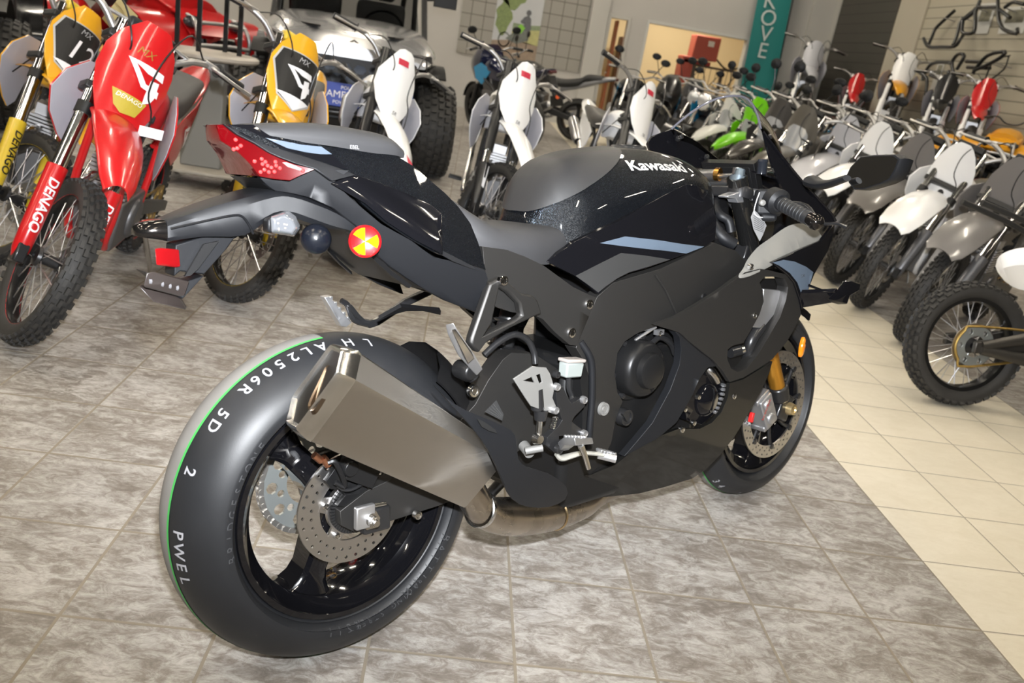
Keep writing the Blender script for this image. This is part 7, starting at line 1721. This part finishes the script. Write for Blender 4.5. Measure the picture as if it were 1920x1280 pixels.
# --- teal banner ---------------------------------------------------------------------------
teal = mat('banner_teal', (.012, .175, .165), .6, var=.08, vscale=3)
bn = tag(mk('banner', skin([[(4.36 + .29 * i + .05 * (2.2 - z), 13.55 + .02 * math.sin(2.4 * i + .5 * z), z) for z in (.45, 1.0, 1.6, 2.2, 2.8, 3.4)] for i in (0, .5, 1, 1.5, 2)], .004), teal, smooth=60), 'teal banner with tall pale letters beside the lit opening', 'banner')
for ch, z in (('K', (4.55, 2.59)), ('O', (4.59, 2.32)), ('V', (4.61, 2.06)), ('E', (4.63, 1.79))):
    mk('banner_lettering', X(font(ch, .36, sx=1.0), (z[0], 13.522, z[1]), (PI / 2, 0, 0)), mat('banner_print', (.50, .56, .55), .5), bn, smooth=0)
mk('banner_pole', J(cyl((5.06, 13.56, .0), (4.90, 13.56, 3.6), .014, n=10), box(4.9, 5.2, 13.4, 13.72, 0, .02)), blackmetal, bn)
# --- in the workshop -----------------------------------------------------------------------
ml = thing('red_machine', 'red shop machine standing in the lit opening', 'machine', loc=(3.86, 15.6, 0))
rp = mat('machine_red', (.40, .085, .07), .45)
mk('column', box(-.16, .12, -.2, .2, 0, 1.55), rp, ml, bev=.02)
mk('head', box(.02, .52, -.22, .22, 1.52, 1.96), rp, ml, bev=.02)
mk('arm', box(-.12, .42, -.2, .2, 1.42, 1.50), mat('machine_dark_red', (.22, .02, .015), .5), ml, bev=.01)
mk('label', box(.28, .40, -.2225, -.2205, 1.78, 1.88), paper, ml)
mk('hose', tube([(.5, -.1, 1.6), (.8, -.1, 1.42), (1.1, -.1, 1.55), (1.25, -.1, 1.75)], .018, 8, 4), blackmetal, ml)
rg = thing('wire_rack', 'dark wire rack in the lit opening beside the red machine', 'rack', loc=(4.35, 15.1, 0))
mk('frame', J(*[box(x - .03, x + .03, -.03, .03, 0, 1.42) for x in (-.45, .1, .62)], *[box(-.48, .65, -.02, .02, z, z + .04) for z in (.3, .85, 1.38)], box(-.48, .65, -.3, .3, .3, .33)), mat('rack_dark', (.05, .035, .025), .5), rg)
mk('wires', J(*[cyl((-.45 + .11 * i, 0, .3), (-.45 + .11 * i, 0, 1.4), .006, n=5) for i in range(11)]), mat('rack_dark', None), rg)
cb = thing('cabinet', 'dark wooden cabinet with a pale label just inside the lit opening', 'cabinet', loc=(2.82, 16.9, 0))
mk('body', box(-.16, .18, -.2, .2, 0, 1.72), mat('cabinet_brown', (.09, .04, .025), .5), cb, bev=.01)
mk('door', box(-.13, .15, -.215, -.2005, .05, 1.68), mat('cabinet_brown', None), cb, bev=.005)
mk('label', box(-.08, .10, -.2175, -.2155, 1.38, 1.52), paper, cb)
# --- bumpers and racks hung on the slat wall ------------------------------------------------
def hang(name, label, tubes, group, r=.022, extra=()):
    t = thing(name, label, 'bumper', loc=(XW, 0, 0), group=group)
    T0 = [[(x - XW, y, z) for x, y, z in L_] for L_ in tubes]
    mk('tube_frame', J(*[tube(L_, r, 8, 3) for L_ in T0]), blackmetal, t, smooth=60)
    ys = [p[1] for L_ in T0 for p in L_]; zs = [p[2] for L_ in T0 for p in L_]
    for k in (.3, .7): mk('hook', cyl((-.004, min(ys) + (max(ys) - min(ys)) * k, max(zs) - .12), (-.16, min(ys) + (max(ys) - min(ys)) * k, max(zs) - .10), .008, n=6), mat('hook_steel', (.4, .4, .4), .4, .8), t)
    return t
GB = 'black tube bumpers hung on the slatted wall'
hang('tube_bumper', 'black tube bumper hung at upper left of the slatted wall', [[(5.7,10.1917,2.1758),(5.66,9.9916,2.0943),(5.66,9.8715,2.0612),(5.66,9.573,2.0636),(5.66,9.2682,2.0725),(5.66,9.1957,2.1557),(5.7,9.2271,2.213)], [(5.68,9.9701,2.0909),(5.74,10.0594,2.2096),(5.78,10.1145,2.3119),(5.8,9.981,2.4345),(5.82,9.8441,2.5403)], [(5.68,9.3553,2.0945),(5.72,9.4059,2.2042),(5.76,9.5016,2.3663),(5.78,9.495,2.4209),(5.8,9.3302,2.534)]], GB)
hang('tube_bumper', 'black tube bumper hung to the right of the upper left one', [[(5.72,9.3756,2.3957),(5.68,9.2467,2.2605),(5.68,9.129,2.2281),(5.68,8.9734,2.2457),(5.72,9.087,2.3775),(5.74,9.1853,2.4824),(5.76,9.2069,2.6349)], [(5.72,9.3756,2.3957),(5.74,9.2623,2.472),(5.76,9.2487,2.5498)], [(5.74,9.1642,2.5436),(5.74,8.7532,2.5358)]], GB)
hang('tube_bumper', 'black tube bumper in the upper right corner of the slatted wall', [[(5.74,8.7899,2.6144),(5.7,8.5997,2.424),(5.66,8.4304,2.3202),(5.66,8.3109,2.2605),(5.66,8.063,2.2184),(5.7,8.1398,2.2767)], [(5.74,8.7201,2.5169),(5.7,8.5135,2.457),(5.68,8.3213,2.3967)], [(5.74,8.5966,2.5246),(5.74,8.4622,2.5778),(5.74,8.2431,2.5466)]], GB)
hang('tube_bumper', 'black tube bumper hung low on the slatted wall, left of the wire one', [[(5.68,9.8365,1.6415),(5.68,9.8469,1.7239),(5.7,9.7606,1.8597),(5.7,9.3986,1.8822),(5.7,9.2849,1.8655)], [(5.64,10.1417,1.7768),(5.66,9.8778,1.7195),(5.66,9.6959,1.6581),(5.66,9.6205,1.4979)], [(5.66,9.6442,1.7078),(5.66,9.2621,1.657)], [(5.7,9.2953,1.7803),(5.68,9.2275,1.6684),(5.66,9.2784,1.5174)], [(5.68,9.6553,1.4716),(5.68,9.291,1.48)]], GB)
hang('tube_bumper', 'large black tube bumper hung low on the slatted wall, with a pointed end', [[(5.7,9.0124,1.5131),(5.7,9.1549,1.7398),(5.7,9.2804,1.8787),(5.7,9.2075,1.9835),(5.7,9.0495,1.9671),(5.7,9.121,1.8056)], [(5.66,8.6656,1.7644),(5.66,8.6352,1.8272),(5.66,8.4801,1.9768),(5.66,8.168,2.0229),(5.66,8.2118,1.9581),(5.66,8.4367,1.8696),(5.66,8.6654,1.8016)], [(5.7,8.963,1.9057),(5.7,8.6598,1.9068)], [(5.7,8.8971,1.8381),(5.7,8.4188,1.8405)]], GB)
hang('wire_bumper', 'thin wire frame hung low at the right of the slatted wall', [[(5.76,8.2282,1.9975),(5.76,8.2397,1.844),(5.76,8.4912,1.6894),(5.76,8.6078,1.6591)], [(5.76,8.3795,1.9711),(5.76,8.5139,1.908),(5.76,8.5419,1.6993)], [(5.76,8.4217,1.9702),(5.76,8.2079,1.9979)]], GB, .009)
def card(label, c, w_, h_):
    k = tag(mk('price_card', box(-.003, .0, -w_ / 2, w_ / 2, -h_ / 2, h_ / 2), mat('card_white', (.55, .55, .52), .6)), label, 'card', 'product cards on the slatted wall')
    k.location = (XW - .012, c[1], c[2])
    mk('picture', box(-.0045, -.0031, -w_ * .35, w_ * .35, -h_ * .1, h_ * .38), mat('card_print', (.20, .19, .14), .6, var=.5, vscale=20), k)
card('product card behind the second upper bumper', (5.9,9.2035,2.4407), .34, .36)
card('product card behind the upper right bumper', (5.9,8.5691,2.4091), .5, .30)
card('product card behind the lower left bumper', (5.9,9.8795,1.7307), .16, .36)
